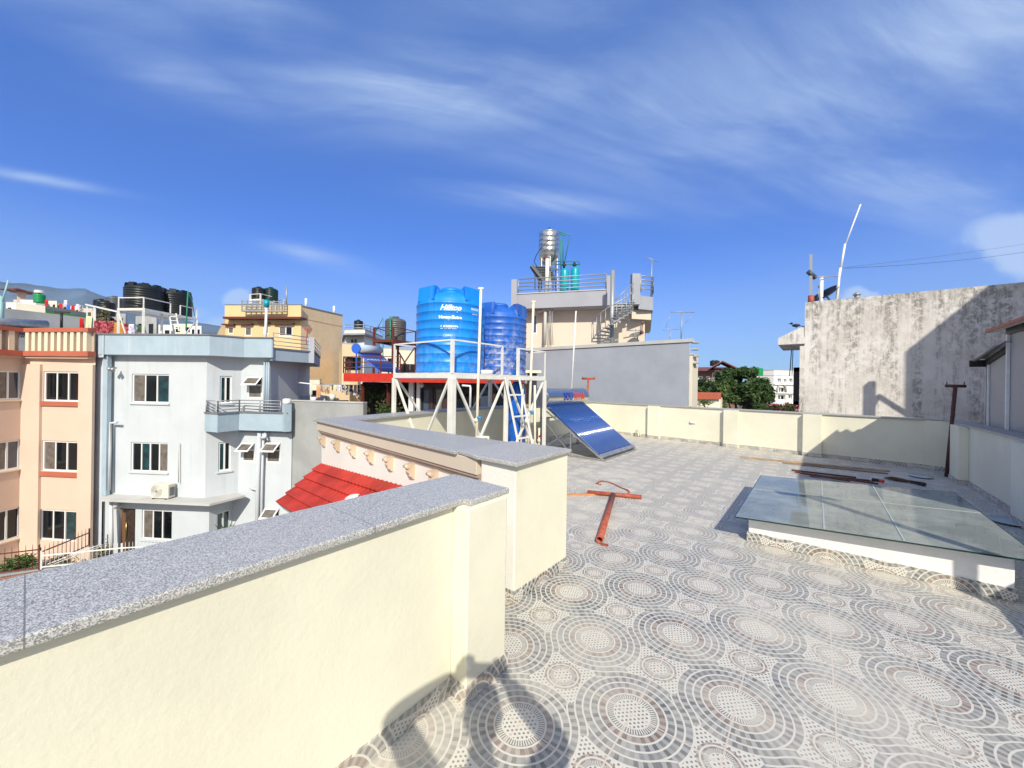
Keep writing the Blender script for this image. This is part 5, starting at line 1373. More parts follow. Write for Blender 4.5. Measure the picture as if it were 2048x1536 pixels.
# balustrade notch with white bars
mb = MB(); a = at(484, 621, 37.2); b_ = at(569, 622, 37.0)
for z in (.15, .4, .65, .9): mb.beam(a+Vector((0, 0, z)), b_+Vector((0, 0, z)), .06)
for k in range(9): q = a.lerp(b_, k/8); mb.beam(q, q+Vector((0, 0, 1.0)), .10)
mb.beam(a-Vector((0, 0, .05)), b_-Vector((0, 0, .05)), .35, .12)
mb.build('balustrade', M['rail'], ye)
ys_ = thing('tank_stand', 'white steel tank stand on the roof of the yellow building', 'tank stand', (*P2(525, 41), zt))
zk = zat(600.5, 520, 40)
cn = [P2(498, 39.6), P2(519, 39.2), P2(566, 42), P2(545, 42.6)]
mb = MB()
for i in range(4):
    p, q = cn[i], cn[(i+1) % 4]; mb.beam((*p, zk-.1), (*q, zk-.1), .12, .14); mb.beam((*p, zk+.5), (*q, zk+.5), .06)
for p in cn: mb.beam((*p, zm), (*p, zk+.5), .12)
mb.beam((*cn[0], zk-.1), (*cn[1], zm+.6), .08); mb.beam((*cn[1], zk-.1), (*cn[2], zm+.3), .08)
mb.prism(cn, zk-.02, zk); mb.build('frame', M['white_metal'], ys_)
G = 'black tanks on the yellow building'
tank('water_tank', 'left black tank of the pair on the yellow building', 1.30, 1.42, M['tankblack'], (*P2(516, 40.3), zk), 0, G, ribs=7, lugs=0)
tank('water_tank', 'right black tank of the pair on the yellow building, slightly taller', 1.35, 1.55, m_plastic('tank_dark_green', (.008, .035, .028)), (*P2(540, 41), zk), 0, G, ribs=7, lugs=0)
MB_ = MB()
for u, v0, v1 in ((573, 573, 609), (612, 597, 613), (668, 612, 626)): MB_ = MB().tube([at(u, v1+3, 39+(u-570)*.04), at(u, v0, 39+(u-570)*.04)], .07 if u < 600 else .13, 6); single('roof_pole', MB_, M['rail' if u < 600 else 'pvcw'], {573: 'thin dark mast on the yellow building roof', 612: 'white pole standing on the corner of the yellow building', 668: 'white pole on the tan side wall of the yellow building'}[u], 'pole')
tsh = single('washing_post', MB().tube([at(614, 690, 26), at(614, 656, 26)], .05, 6).beam(at(606, 655, 26), at(624, 657, 26), .07), M['rust'], 'thin rusty tee post in front of the tan side wall', 'post', GT)

# small white house and grey tank further back
wh = thing('house', 'small white house with a black rooftop tank between tan wall and grey tank', 'house', (*P2(725, 60), GZ))
Wa, Wb_, Wc_ = P2(690, 56), P2(728, 55), P2(760, 62)
z1 = zat(668, 725, 55)
ws = body(wh, [Wa, Wb_, Wc_, P2(720, 75), P2(680, 75)], GZ, z1, 'whitewall', {0: [(700, 676, 715, 687)]})
win(wh, ws[0], (700, 676, 715, 687), 'dd', fw=.15)
para(wh, [P2(688, 54.5), P2(729, 53.8), P2(764, 62)], z1, zat(660, 725, 54), .3, 'whitewall', 'greywall', caph=.15)
slab(wh, [P2(686, 54.3), P2(729, 53.6), P2(765, 62), P2(720, 75), P2(680, 75)], z1-.25, z1-.01, 'greywall')
tank('water_tank', 'dark tank on the small white house', 1.3, 1.5, M['tankblack'], (*P2(716, 58), zat(660, 716, 58)), 0, ribs=6, lugs=0)
railing(wh, [at(690, 661, 54.5), at(729, 661, 54), at(762, 668, 62)], [.4, .8], r=.05, post=3)

gs = thing('tank_stand', 'brown steel lattice tower holding up the dark grey tank', 'tank stand', (*P2(790, 26), GZ))
zg_ = zat(683, 790, 25.5); cn = [P2(748, 24.5, 690), P2(786, 24.0, 690), P2(832, 26, 690), P2(796, 27.5, 690)]
mb = MB()
for i in range(4):
    p, q = cn[i], cn[(i+1) % 4]; mb.beam((*p, zg_-.1), (*q, zg_-.1), .12, .16); mb.beam((*p, zg_+.75), (*q, zg_+.75), .05)
for p in cn: mb.beam((*p, GZ), (*p, zg_+.75), .12)
mb.beam((*cn[0], zg_-.2), (*cn[1], zg_-2.6), .06); mb.beam((*cn[1], zg_-.2), (*cn[2], zg_-2.6), .06); mb.beam((*cn[2], zg_-.2), (*cn[1], zg_-2.6), .06)
mb.prism(cn, zg_-.04, zg_); mb.build('lattice', M['brownpaint'], gs)
tank('water_tank', 'dark grey ribbed tank on the brown steel tower left of the blue tanks', 1.36, 1.58, M['tankgrey'], (*P2(791, 25.4, 660), zg_), 0, ribs=9, lugs=0)
single('tank_pipe', MB().tube([at(781, 690, 24.3), at(781, 633, 24.5)], .05, 8).tube([at(766, 740, 24.4), at(766, 636, 24.4), at(753, 660, 24.4)], .04, 6), M['greenpipe'], 'dark green riser pipes beside the dark grey tank', 'pipe')
# cream blocks behind
for (u0, u1, d0, v, mt, lab) in ((762, 815, 44, 697, 'creamwall', 'cream block of a house behind the brown tank tower'), (684, 716, 33, 688, 'tan', 'low tan outbuilding next to the yellow building'), (790, 836, 31, 700, 'creamwall', 'peach cream wall of a house behind the lettered blue tank'), (640, 700, 30, 772, 'tan', 'low tan wall behind the laundry line')):
    t = thing('house', lab, 'house', (*P2((u0+u1)/2, d0+2), GZ)); zt_ = zat(v, u0, d0)
    pl = [P2(u0, d0), P2(u1, d0+.6), P2(u1+6, d0+9), P2(u0-6, d0+9)]
    body(t, pl, GZ, zt_, mt); slab(t, pl, zt_, zt_+.12, 'greywall', 'roof')
    W = Wall(pl[0], pl[1])
    for k in range(2):
        mb = MB(); a = W.L*(.25+.4*k); W.box(mb, a, a+.7, -.02, .04, zt_-2.2, zt_-1.1); mb.build('window', M['pane'], t)

# ================================================================== red deck with solar heater
rk = thing('roof_deck', 'bright red steel roof deck with red railings carrying a blue solar heater', 'deck', (*P2(745, 19.5), GZ))
z1 = zat(746, 689, 18.5); z0 = zat(763, 689, 18.5)
ra, rb_, rc_, rd_ = P2(687, 18.5, 755), P2(860, 17.2, 755), P2(890, 22, 755), P2(700, 23, 755)
slab(rk, [ra, rb_, rc_, rd_], z0, z1, 'redpaint', 'deck')
rl = MB()
rp_ = [rd_, ra, P2(800, 17.7, 755)]
for a, b_ in zip(rp_[:-1], rp_[1:]):
    for z in (.27, .52, .78): rl.beam((*a, z1+z), (*b_, z1+z), .035)
    L_ = (Vector(b_)-Vector(a)).length; n = int(L_/1.0)
    for k in range(n+1): q = Vector(a).lerp(Vector(b_), k/n); rl.beam((q.x, q.y, z1), (q.x, q.y, z1+.80), .04)
rl.build('railing', M['brownpaint'], rk)
for u in (725, 777, 840): mb = MB().beam(at(u, 768, 18.6), (*P2(u, 18.6, 800), GZ), .12); mb.build('post', M['brownpaint'], rk)
s2 = thing('solar_water_heater', 'pale blue solar heater with a round blue end cap on the red deck', 'solar heater', (*P2(745, 20, 740), z1))
a = at(713, 697, 19.3); b_ = at(758, 701, 21.2); MB().tube([a, b_], .235, 24).build('storage_tank', M['paleblue'], s2)
d_ = (b_-a).normalized(); MB().tube([a-d_*.06, a], .25, 24).build('end_cap', M['bluepaint'], s2)
fw_ = -FWD*.3+RGT*.85
mb = MB(); nt_ = 20
for k in range(nt_):
    p = (a+d_*.08).lerp(b_, k/(nt_-1)*.97)-Vector((0, 0, .12)); q = Vector((p.x, p.y, z1+.12))+RGT*1.15+FWD*.2
    mb.tube([p, q], .030, 6)
mb.build('glass_tube', M['bluepanel'], s2)
mb = MB()
for e in (a, b_):
    mb.beam(e-Vector((0, 0, .2)), (e.x, e.y, z1), .05); mb.beam(e-Vector((0, 0, .15)), Vector((e.x, e.y, z1+.05))+RGT*1.2+FWD*.2, .07); mb.beam((e.x, e.y, z1+.3), Vector((e.x, e.y, z1+.5))+RGT*.75+FWD*.12, .03)
mb.build('frame', M['bluepaint'], s2)
# shrubs in the gap and dark wall for the shaded void below the deck
for i, (u, v, d, r, mt) in enumerate(((742, 795, 20, (.9, .7, .8), 'leaf2'), (790, 800, 19.5, (.9, .7, 1.1), 'leaf3'), (770, 822, 18.5, (1.3, .6, .5), 'leaf'), (712, 826, 18, (.5, .4, .4), 'leaf2'), (805, 780, 20.5, (.6, .6, .9), 'leaf2'))):
    q = at(u, v, d); bush('potted_shrub', ['light green shrub below the red deck beside its first post', 'dry dark shrub right of the deck posts', 'low dark hedge at the foot of the deck posts', 'small green shrub by the grey wall end', 'green shrub close behind the tank stand post'][i], q, r, 700, .07, mt, group='shrubs below the red deck', seed=20+i)
dk = thing('house', 'wall in the void below the red deck, coloured dark as shade', 'house', (*P2(760, 22), GZ)); body(dk, [P2(724, 21.5, 800), P2(815, 20.8, 800), P2(840, 25, 800), P2(730, 25, 800)], GZ, z0-.02, m_plain('painted_deck_shade', (.05, .045, .04), .9, var=.3, scale=1))  # near-black wall colour stands for the shade under the deck

# grey side wall running right from the blue grey house
gw = thing('boundary_wall', 'plain grey cement wall between the blue grey house and the red deck', 'wall', (*P2(650, 16), GZ))
ga, gb_ = P2(578, 17.3, 850), P2(726, 16.3, 850)
W = Wall(ga, gb_); z_a = zat(803, 600, 17); mb = MB(); W.box(mb, 0, W.L, -.25, 0, GZ, z_a); mb.build('wall', M['greywall'], gw); mb = MB(); W.box(mb, 0, W.L, -.27, .03, z_a, z_a+.05); mb.build('coping', M['ledge'], gw)
single('roof_pole', MB().tube([at(621, 808, 19), at(622, 768, 19), at(596, 765, 19)], .04, 8), M['pvcw'], 'white bent pipe post at the left end of the laundry line', 'pole')
mb = MB(); W2_ = Wall(P2(592, 21, 800), P2(650, 21, 800)); W2_.box(mb, 0, W2_.L, -.2, 0, GZ, zat(791, 600, 21)); single('boundary_wall', mb, M['gbdark'], 'dark grey low wall under the left end of the laundry', 'wall')
lnp, lnq = at(598, 767, 19.2), at(722, 770, 19.2)
single('washing_line', MB().tube([lnp, lnp.lerp(lnq, .5)-Vector((0, 0, .03)), lnq], .008, 5), M['rail'], 'thin washing line stretched from the bent white post to the red deck', 'washing line')
GL = 'clothes drying between the bent pipe and the red deck'
for i, (u0, u1, dr, mt, lab) in enumerate(((633, 641, .62, 'cl_peach', 'long peach cloth at the left end of the line'), (642, 650, .35, 'cl_brown', 'folded brown cloth second on the line'), (651, 659, .42, 'cl_brown', 'brown and white cloth third on the line'), (668, 674, .28, 'cl_cream', 'small cream cloth mid line'), (675, 682, .30, 'cl_white', 'small white garment right of the cream cloth'), (684, 690, .36, 'cl_dark', 'grey garment right of the white one'), (691, 697, .48, 'cl_dark', 'longer dark patterned garment'), (699, 706, .38, 'cl_dark', 'dark blotched cloth near the right end'), (708, 714, .50, 'cl_white', 'long pale cloth by the right end'), (715, 720, .55, 'cl_dark', 'last dark cloth beside the deck post'))):
    cloth(lab, at(u0, 770, 19.2), at(u1, 770.5, 19.2), dr*1.0, mt, GL, i)
for i, (u, v, mt, lab) in enumerate(((627, 800, 'whitewall', 'white pot on the grey wall by the laundry'), (665, 795, 'whitewall', 'white bucket under the laundry'))):
    q = at(u, v, 18); single('bucket', MB().lathe([(.10, 0), (.14, .28), (.01, .28)], (q.x, q.y, q.z-.14), 16), M[mt], lab, 'bucket')

# ================================================================== red canopy house right behind the left parapet
ch = thing('house', 'low house with red canopy roof and dark glazed front behind the tank stand', 'house', (*P2(900, 14), GZ))
fa_, fb_ = P2(818, 13.2, 800), P2(946, 11.6, 800); fc_ = P2(1066, 14.2, 800); fd_ = P2(1050, 19, 800); fe_ = P2(836, 19, 800)
ztp = zat(764, 860, 13)
hc0 = [(826, 775, 861, 828), (866, 775, 886, 828)]
hc1 = [(905, 772, 945, 826)] 
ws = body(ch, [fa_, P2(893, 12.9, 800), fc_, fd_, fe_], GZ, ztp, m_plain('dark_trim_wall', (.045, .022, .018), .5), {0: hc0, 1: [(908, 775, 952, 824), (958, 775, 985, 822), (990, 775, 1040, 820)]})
win(ch, ws[0], hc0[0], 'bb', 'frame_black', fw=.09); win(ch, ws[0], hc0[1], 'c', 'frame_black', fw=.07)
win(ch, ws[1], (908, 775, 952, 824), 'dd', 'frame_black', fw=.08); win(ch, ws[1], (958, 775, 985, 822), 'b', 'frame_black', fw=.08); win(ch, ws[1], (990, 775, 1040, 820), 'db', 'frame_black', fw=.08)
mb = MB(); W = ws[0]; W.box(mb, .05, .22, .01, .13, GZ, ztp); W.box(mb, .33, .45, .01, .11, GZ, ztp); mb.build('white_post', M['whiteplastic'], ch)
can = [P2(786, 12.6, 765), P2(864, 12.0, 765), P2(900, 12.3, 765), P2(1030, 13.5, 765), P2(1050, 19, 755), P2(800, 19, 755)]
zc_ = zat(765, 850, 12.1)
MB().prism(can, [zc_]*6, [zc_+.10, zc_+.10, zc_+.10, zc_+.10, zc_+.45, zc_+.45]).build('canopy', M['redpaint'], ch)
q = at(844, 771, 12.7); single('outdoor_lamp', MB().sphere(q, .07, 12, 8).tube([q, q+Vector((0, 0, .15))], .03, 8), M['whiteplastic'], 'small white lamp hanging under the red canopy', 'lamp')
pfr = MB().tube([at(924, 771, 11.9), at(940, 772, 11.9), at(941, 777, 11.9), at(940, 824, 11.9)], .035, 8); single('pipe_frame', pfr, M['whiteplastic'], 'white bent pipe frame in front of the dark glazing', 'pipe')
vb = thing('vent_shaft', 'black vent shaft with a cream slab cap beside the dusty blue tank', 'vent', (*P2(1068, 11, 760), 0))
q = at(1066, 780, 11.2); mb = MB().obox(q, RGT, FWD, -.16, .1, -.1, .3, -1, zat(747, 1066, 11.2)); mb.build('shaft', M['black'], vb)
mb = MB().obox(q, RGT, FWD, -.25, .22, -.2, .4, zat(747, 1066, 11.2)+.01, zat(741, 1066, 11.2)); mb.build('slab_cap', M['pvc'], vb)

# ================================================================== cement-walled house in the middle, y = 16
cw = thing('house', 'blue grey cement gable wall with grey coping beyond the back parapet', 'house', (-6, 17, GZ))
l0 = ony(1063, 690, 16.3); l1 = ony(1379, 684, 16.0)
W = Wall((l0.x-1.5, 16.33), (l1.x, 16.0)); zt0_ = ony(1385, 684, 16).z
mb = MB(); W.faces(mb, GZ, zt0_, []); mb.build('wall', M['cement'], cw)
mb = MB(); W.box(mb, -.1, W.L+.12, -.2, .05, zt0_+.002, zt0_+.14); mb.build('coping', M['ledge'], cw)
body(cw, [(l1.x, 16.02), (l1.x-7.5, 26), (l0.x-6.5, 26), (l0.x-1.5, 16.4)], GZ, zt0_-.02, 'creamwall')
slab(cw, [(l0.x-1.4, 16.5), (l1.x-.25, 16.3), (l1.x-7.5, 25.8), (l0.x-6.4, 25.8)], zt0_-.9, zt0_-.8, 'greywall')
e0 = ony(1389, 711, 16.4); mb = MB(); mb.box(l1.x+.005, e0.x+.02, 16.03, 16.9, GZ, e0.z); mb.build('end_pier', M['creamwall'], cw)
mb = MB(); mb.box(l1.x+.003, e0.x+.06, 16.0, 16.95, e0.z, e0.z+.07); mb.build('pier_cap', M['ledge'], cw)
mb = MB()
for k in range(4): z = zt0_-.02-k*.27; mb.box(l1.x+.01, l1.x+.26, 16.05+.0*k, 16.5, z, z+.05)
mb.build('fin', M['ledge'], cw)
# satellite TV mast on it
an = thing('tv_antenna', 'thin grey TV antenna on the grey cement house, with a wide top boom', 'antenna', at(1363, 676, 20))
MB().tube([at(1362, 690, 20), at(1364, 624, 20)], .035, 6).build('mast', M['rail'], an)
mb = MB().tube([at(1341, 624, 20), at(1389, 624.5, 20)], .022, 6).tube([at(1343, 624, 20), at(1331, 656, 20)], .012, 5).tube([at(1387, 625, 20), at(1371, 646, 20)], .012, 5)
for u in range(1345, 1388, 5): mb.tube([at(u, 624, 19.8), at(u, 624, 20.2)], .008, 4)
mb.build('boom', M['rail'], an)
an = thing('tv_antenna', 'small low grey antenna left of the wide boom one', 'antenna', at(1340, 676, 20))
MB().tube([at(1340, 690, 20), at(1340, 660, 20)], .025, 6).build('mast', M['rail'], an); MB().tube([at(1324, 660, 20), at(1358, 658, 20)], .018, 6).build('boom', M['rail'], an)

# ================================================================== beige house with spiral stair
be = thing('house', 'beige house with grey rooftop parapet, railings and outside spiral stair', 'house', (*P2(1170, 24), GZ))
d0, d1 = 21.5, 20.6
zs0 = zat(614, 1120, 21); zs1 = zat(583, 1120, 21)
Ba, Bb = P2(1050, 22.6, 640), P2(1290, 20.9, 640)
hb_ = [(1064, 628, 1075, 668)]
ws = body(be, [Ba, Bb, P2(1290, 30), P2(1055, 31)], GZ, zs0, 'beige', {0: hb_})
win(be, ws[0], hb_[0], 'b', fw=.09)
slab(be, [P2(1024, 22.0, 600), P2(1276, 20.2, 600), P2(1306, 20.6, 600), P2(1300, 30), P2(1055, 31)], zs0-.0, zs0+.15, 'greyband')
pr_ = [P2(1024, 21.9, 600), P2(1213, 20.5, 600)]
para(be, pr_, zs0+.02, zs1, .15, 'greyband', 'ledge', caph=.05)
mb = MB(); q = Vector((*P2(1028, 21.85, 600), 0)); mb.obox(q, RGT, FWD, -.16, .14, -.1, .2, zs0+.01, zat(560, 1028, 21.9)); mb.build('pier', M['greyband'], be)
mb = MB(); q = Vector((*P2(1217, 20.5, 600), 0)); mb.obox(q, RGT, FWD, -.13, .13, -.1, .25, zs0+.01, zat(553, 1217, 20.6)); mb.build('pier', M['greyband'], be)
mb = MB(); q = Vector((*P2(1271, 20.1, 600), 0)); mb.obox(q, RGT, FWD, -.21, .21, -.1, .25, zs0+.005, zat(549, 1271, 20.2)); mb.build('pier', M['greyband'], be)
mb = MB().prism([P2(1277, 20.15, 600), P2(1306, 20.5, 600), P2(1300, 26, 600), P2(1285, 26, 600)], zat(619, 1290, 20.3), zat(592, 1290, 20.3)); mb.build('parapet', M['greyband'], be)
mb = MB().prism([P2(1264, 20.4, 600), P2(1303, 20.7, 600), P2(1300, 26, 600), P2(1264, 26, 600)], [zat(637, 1290, 20.3)]*4, zat(619, 1290, 20.3)-.002); mb.build('soffit_beam', M['beige'], be)
railing(be, [Vector((*P2(1036, 21.8, 600), zs1+.05)), Vector((*P2(1212, 20.5, 600), zs1+.05))], [.18, .38, .58, .80], r=.028, post=9)
railing(be, [Vector((*P2(1281, 20.2, 600), zs1-.15)), Vector((*P2(1306, 20.5, 600), zs1-.15)), Vector((*P2(1300, 26, 600), zs1-.15))], [.2, .42, .64, .86], r=.028, post=2)
mb = MB().tube([at(1068, 617, 21.9), at(1072, 625, 21.9), at(1088, 620, 21.8), at(1091, 618, 21.7)], .08, 8).tube([at(1091, 614, 21.7), at(1089, 690, 21.7)], .09, 8); mb.build('down_pipe', M['ledge'], be)
for u in (1099, 1102, 1105): MB().tube([at(u, 616, 21.5), at(u-1, 650, 21.55), at(u+1, 690, 21.5)], .018, 5).build('cable', M['rail'], be)
MB().tube([at(1228, 641, 20.8), at(1285, 640, 20.7), at(1284, 661, 20.7), at(1253, 661, 20.7)], .03, 6).build('conduit', M['rail'], be)
# spiral stair
cs = P2(1224, 19.2, 640); zb_ = zat(684, 1224, 19.2); ztop = zat(607, 1224, 19.2)
MB().tube([(*cs, zb_-1.2), (*cs, zat(541, 1224, 19.2))], .11, 14).build('stair_column', M['rail'], be)
nst = 13; Rs = 1.0
yaw0 = math.atan2(-FWD.y, -FWD.x)   # towards the viewer
rp1 = []; rp2 = []
stp = MB()
for k in range(nst+1):
    f = k/nst; a = math.atan2(RGT.y, RGT.x)+PI*0.98+f*(-PI*1.02) if False else math.atan2(-RGT.y, -RGT.x)+f*PI*1.05
    z = zb_+(ztop-zb_)*f
    c0 = Vector((*cs, z)); da = .16
    o1 = c0+Vector((math.cos(a-da), math.sin(a-da), 0))*Rs; o2 = c0+Vector((math.cos(a+da), math.sin(a+da), 0))*Rs
    i1 = c0+Vector((math.cos(a-.6), math.sin(a-.6), 0))*.1; i2 = c0+Vector((math.cos(a+.6), math.sin(a+.6), 0))*.1
    stp.prism([i1, o1, o2, i2], z-.02, z+.02)
    oc = c0+Vector((math.cos(a), math.sin(a), 0))*Rs
    stp.tube([oc, oc+Vector((0, 0, .85))], .018, 5)
    o3 = c0+Vector((math.cos(a+.12), math.sin(a+.12), 0))*Rs
    rp1.append(oc+Vector((0, 0, .87))); rp2.append(oc)
stp.tube(rp1, .028, 6).tube(rp2, .02, 6)
# straight last flight to the roof on the right
tA_ = rp1[-1]; 
stp.build('spiral_stair', M['rail'], be)
fl2 = MB(); A0 = at(1226, 640, 19.6); A1 = at(1262, 606, 20.0)
for k in range(7):
    f = k/6; q = A0.lerp(A1, f); fl2.obox(q, RGT, FWD, -.13, .15, -.35, .35, q.z-.02, q.z+.02)
    fl2.tube([q-FWD*.35, q-FWD*.35+Vector((0, 0, .9))], .018, 5)
fl2.tube([A0-FWD*.35+Vector((0, 0, .95)), A1-FWD*.35+Vector((0, 0, .95)), ], .026, 6); fl2.build('stair_flight', M['rail'], be)
dw = at(1274, 672, 20.4); ds = thing('satellite_dish', 'small rusty satellite dish at the foot of the beige wall', 'satellite dish', dw)
def dish(root, c, r, nrm, mat, arm=True, n=24):
    c = Vector(c); nrm = Vector(nrm).normalized(); u_ = nrm.cross(Vector((0, 0, 1))).normalized(); w_ = u_.cross(nrm); vs = []; fs = []; rings = 5
    for th in (0, -.015):
        vs.append(c+nrm*(th))
        for i in range(1, rings+1):
            rr = r*i/rings; vs += [c+u_*rr*math.cos(2*PI*k/n)+w_*rr*math.sin(2*PI*k/n)+nrm*(rr*rr/r*.28+th) for k in range(n)]
    tot = 1+rings*n
    for o in (0, tot):
        for k in range(n): fs.append((o, o+1+k, o+1+(k+1) % n))
        for i in range(rings-1):
            for k in range(n): fs.append((o+1+i*n+k, o+1+i*n+(k+1) % n, o+1+(i+1)*n+(k+1) % n, o+1+(i+1)*n+k))
    e = 1+(rings-1)*n
    for k in range(n): fs.append((e+k, e+(k+1) % n, tot+e+(k+1) % n, tot+e+k))
    MB().add(vs, fs, True).build('dish', mat, root)
    mb = MB().tube([c-w_*r*.9, c+nrm*r*.9], .012, 6).tube([c+nrm*r*.85, c+nrm*r*1.0], .035, 8); mb.tube([c, c-nrm*.15, c-nrm*.15-Vector((0, 0, r*1.3))], .025, 6); mb.build('arm', M['rail'], root)
dish(ds, dw, .38, -RGT*.3-FWD*.3+Vector((0, 0, .9)), M['galv']); MB().tube([at(1285, 645, 20.4), at(1283, 668, 20.4), dw], .03, 6).tube([at(1283, 662, 20.4), at(1284, 668, 20.4)], .09, 8).build('lnb_mount', M['brownpaint'], ds)
# elevated stainless tank
q = P2(1098, 22.6, 500); et = thing('steel_tank', 'shiny stainless steel water tank with cone bottom raised high on the beige house', 'water tank', (*q, zat(530, 1098, 22.6)))
zc0 = zat(533, 1098, 22.6); zc1 = zat(514, 1098, 22.6); zc2 = zat(468, 1098, 22.6); zc3 = zat(459, 1098, 22.6); Rk = .60
pf = [(.08, zc0), (Rk*.75, zc0+.18), (Rk*.97, zc1-.05), (Rk, zc1)]
for k in range(1, 5):
    z = zc1+(zc2-zc1)*k/5; pf += [(Rk, z-.04), (Rk*1.025, z-.02), (Rk*1.025, z+.02), (Rk, z+.04)]
pf += [(Rk, zc2), (Rk*1.02, zc2+.02), (.12, zc3), (.02, zc3+.12)]
MB().lathe(pf, (*q, 0), 48).build('tank_body', M['steel'], et)
es = thing('tank_stand', 'steel lattice stand with dark stair below the stainless tank', 'tank stand', (*q, zs0))
mb = MB(); zlo = zs0+.15
for i in range(6):
    a = i*PI/3+.2; mb.tube([(q[0]+.52*math.cos(a), q[1]+.52*math.sin(a), zc1-.02), (q[0]+.62*math.cos(a), q[1]+.62*math.sin(a), zlo)], .03, 6)
mb.tube([at(1095, 518, 21.7), at(1093, 585, 21.7)], .12, 10)
for zz in (.3, .65): mb.tube([(q[0]+.6*math.cos(k*PI/6), q[1]+.6*math.sin(k*PI/6), zlo+(zc0-zlo)*zz) for k in range(13)], .025, 6)
mb.build('leg', M['white_metal'], es)
mb = MB()
for k in range(8): p = at(1067+k*2.2, 533+k*3.4, 22.0); mb.obox(p, RGT, FWD, -.2, .9, 0, .3, p.z-.02, p.z+.02)
mb.beam(at(1064, 531, 21.9), at(1088, 562, 21.9), .08, .16).beam(at(1098, 534, 21.9), at(1118, 540, 21.9), .06, .1)
for u in (1070, 1077, 1083, 1106, 1111): mb.tube([at(u, 540, 22), at(u, 580, 22)], .03, 5)
mb.build('dark_stair', m_plain('dark_steel', (.06, .075, .085), .5), es)
single('hose', MB().tube([at(1100, 478, 21.8), at(1082, 495, 21.8), at(1072, 512, 21.9), at(1068, 524, 22), at(1074, 533, 22)], .022, 6), M['black'], 'dark hose curving down beside the stainless tank', 'hose')
gpp = thing('green_pipework', 'green water pipes and manifold joining the stainless tank to the teal cylinders', 'pipe', at(1130, 530, 22))
mb = MB()
for pts in (((1119, 464), (1140, 471), (1128, 530)), ((1126, 467), (1126, 526)), ((1119, 468), (1130, 472)), ((1110, 523), (1158, 522), (1158, 530)), ((1112, 529), (1160, 529)), ((1121, 480), (1122, 540))): mb.tube([at(u, v, 21.9) for u, v in pts], .03, 6)
mb.build('pipes', M['greenpipe'], gpp)
mb = MB()
for u in (1128, 1149): mb.tube([at(u, 536, 21.9), at(u, 525, 21.9)], .07, 8).tube([at(u-4, 530, 21.9), at(u+4, 530, 21.9)], .05, 8)
mb.build('valve', M['black'], gpp)
for (u, v0, lab) in ((1129, 537, 'left teal filter cylinder below the stainless tank'), (1150, 534, 'right teal filter cylinder, nearer and a little taller')):
    q = P2(u, 21.9, 560); z0 = zs1-.1; z1 = zat(v0, u, 21.9); R_ = .245
    t = thing('filter_vessel', lab, 'filter tank', (*q, z0), 0, 'teal filter cylinders on the beige house')
    MB().lathe([(R_*.9, z0), (R_, z0+.05), (R_, z1-.22), (R_*.85, z1-.08), (R_*.4, z1), (.05, z1+.02)], (*q, 0), 32).build('vessel_body', M['teal'], t)
an = thing('tv_antenna', 'thin antenna with a short tilted crossbar on the right end of the beige roof', 'antenna', at(1303, 560, 20.6))
MB().tube([at(1302, 592, 20.6), at(1304, 518, 20.6)], .03, 6).build('mast', M['rail'], an)
mb = MB().tube([at(1292, 514.5, 20.6), at(1315, 522.5, 20.6)], .022, 6)
for k in range(6): u = 1294+k*4; mb.tube([at(u, 514.5+(u-1292)*.35, 20.4), at(u, 514.5+(u-1292)*.35, 20.8)], .008, 4)
mb.build('boom', M['rail'], an)

# ================================================================== mouldy concrete building, y = 13
cb = thing('house', 'old mould stained concrete house wall towering beyond the right end of the terrace', 'house', (3, 14, GZ))
xl = -.27; zT1 = 3.93
mb = MB(); mb.quad((xl, 13.0, GZ), (9, 13.0, GZ), (9, 13.0, zT1-.02), (xl, 13.0, zT1)); mb.quad((xl, 19, GZ), (xl, 13.0, GZ), (xl, 13.0, zT1), (xl, 19, zT1)); mb.quad((9, 13, GZ), (9, 19, GZ), (9, 19, zT1), (9, 13, zT1-.02)); mb.quad((9, 19, GZ), (xl, 19, GZ), (xl, 19, zT1), (9, 19, zT1))
mb.quad((xl+.2, 13.2, zT1-.03), (8.8, 13.2, zT1-.05), (8.8, 18.8, zT1-.05), (xl+.2, 18.8, zT1-.03))
mb.add([(xl, 13, zT1), (9, 13, zT1-.02), (8.8, 13.2, zT1-.02), (xl+.2, 13.2, zT1), (xl, 19, zT1), (xl+.2, 18.8, zT1)], [(0, 1, 2, 3), (4, 0, 3, 5)])
mb.build('wall', M['stained'], cb)
mb = MB(); mb.box(xl-.10, xl-.002, 12.98, 13.4, GZ, onx(1600, 690, xl-.1).z if False else ony(1605, 692, 13).z); mb.build('corner_pier', M['stained'], cb)
za = ony(1556, 690, 13.1).z; zb2 = ony(1556, 677, 13.1).z; xa = ony(1556, 685, 13.05).x; zc2_ = ony(1612, 651, 13.1).z
mb = MB(); mb.prism([(xa, 13.05), (xl, 13.0), (xl, 15.2), (xa, 15.2)], za, zb2)
mb.add([(xa, 13.05, zb2+.002), (xl, 13.02, zb2+.002), (xl, 13.02, zc2_), (xa, 15.2, zb2+.002), (xl, 15.2, zb2+.002), (xl, 15.2, zc2_)], [(0, 1, 2), (3, 5, 4), (0, 2, 5, 3)])
mb.build('canopy_slab', M['stained'], cb)
mb = MB(); f0 = ony(1590, 735, 13.4); f1 = ony(1600, 810, 13.4)
for (x, z0, z1, w) in ((f0.x, f1.z, f0.z, .12),): mb.box(x-.03, x+.10, 13.35, 13.5, z0, z1)
mb.box(f0.x-.03, xl, 13.35, 13.5, f0.z-.12, f0.z); mb.box(f0.x-.03, xl, 13.35, 13.5, f1.z, f1.z+.1); mb.box(f0.x, xl, 13.4, 13.45, f1.z+.5, f1.z+.58)
mb.build('steel_frame', M['black'], cb)
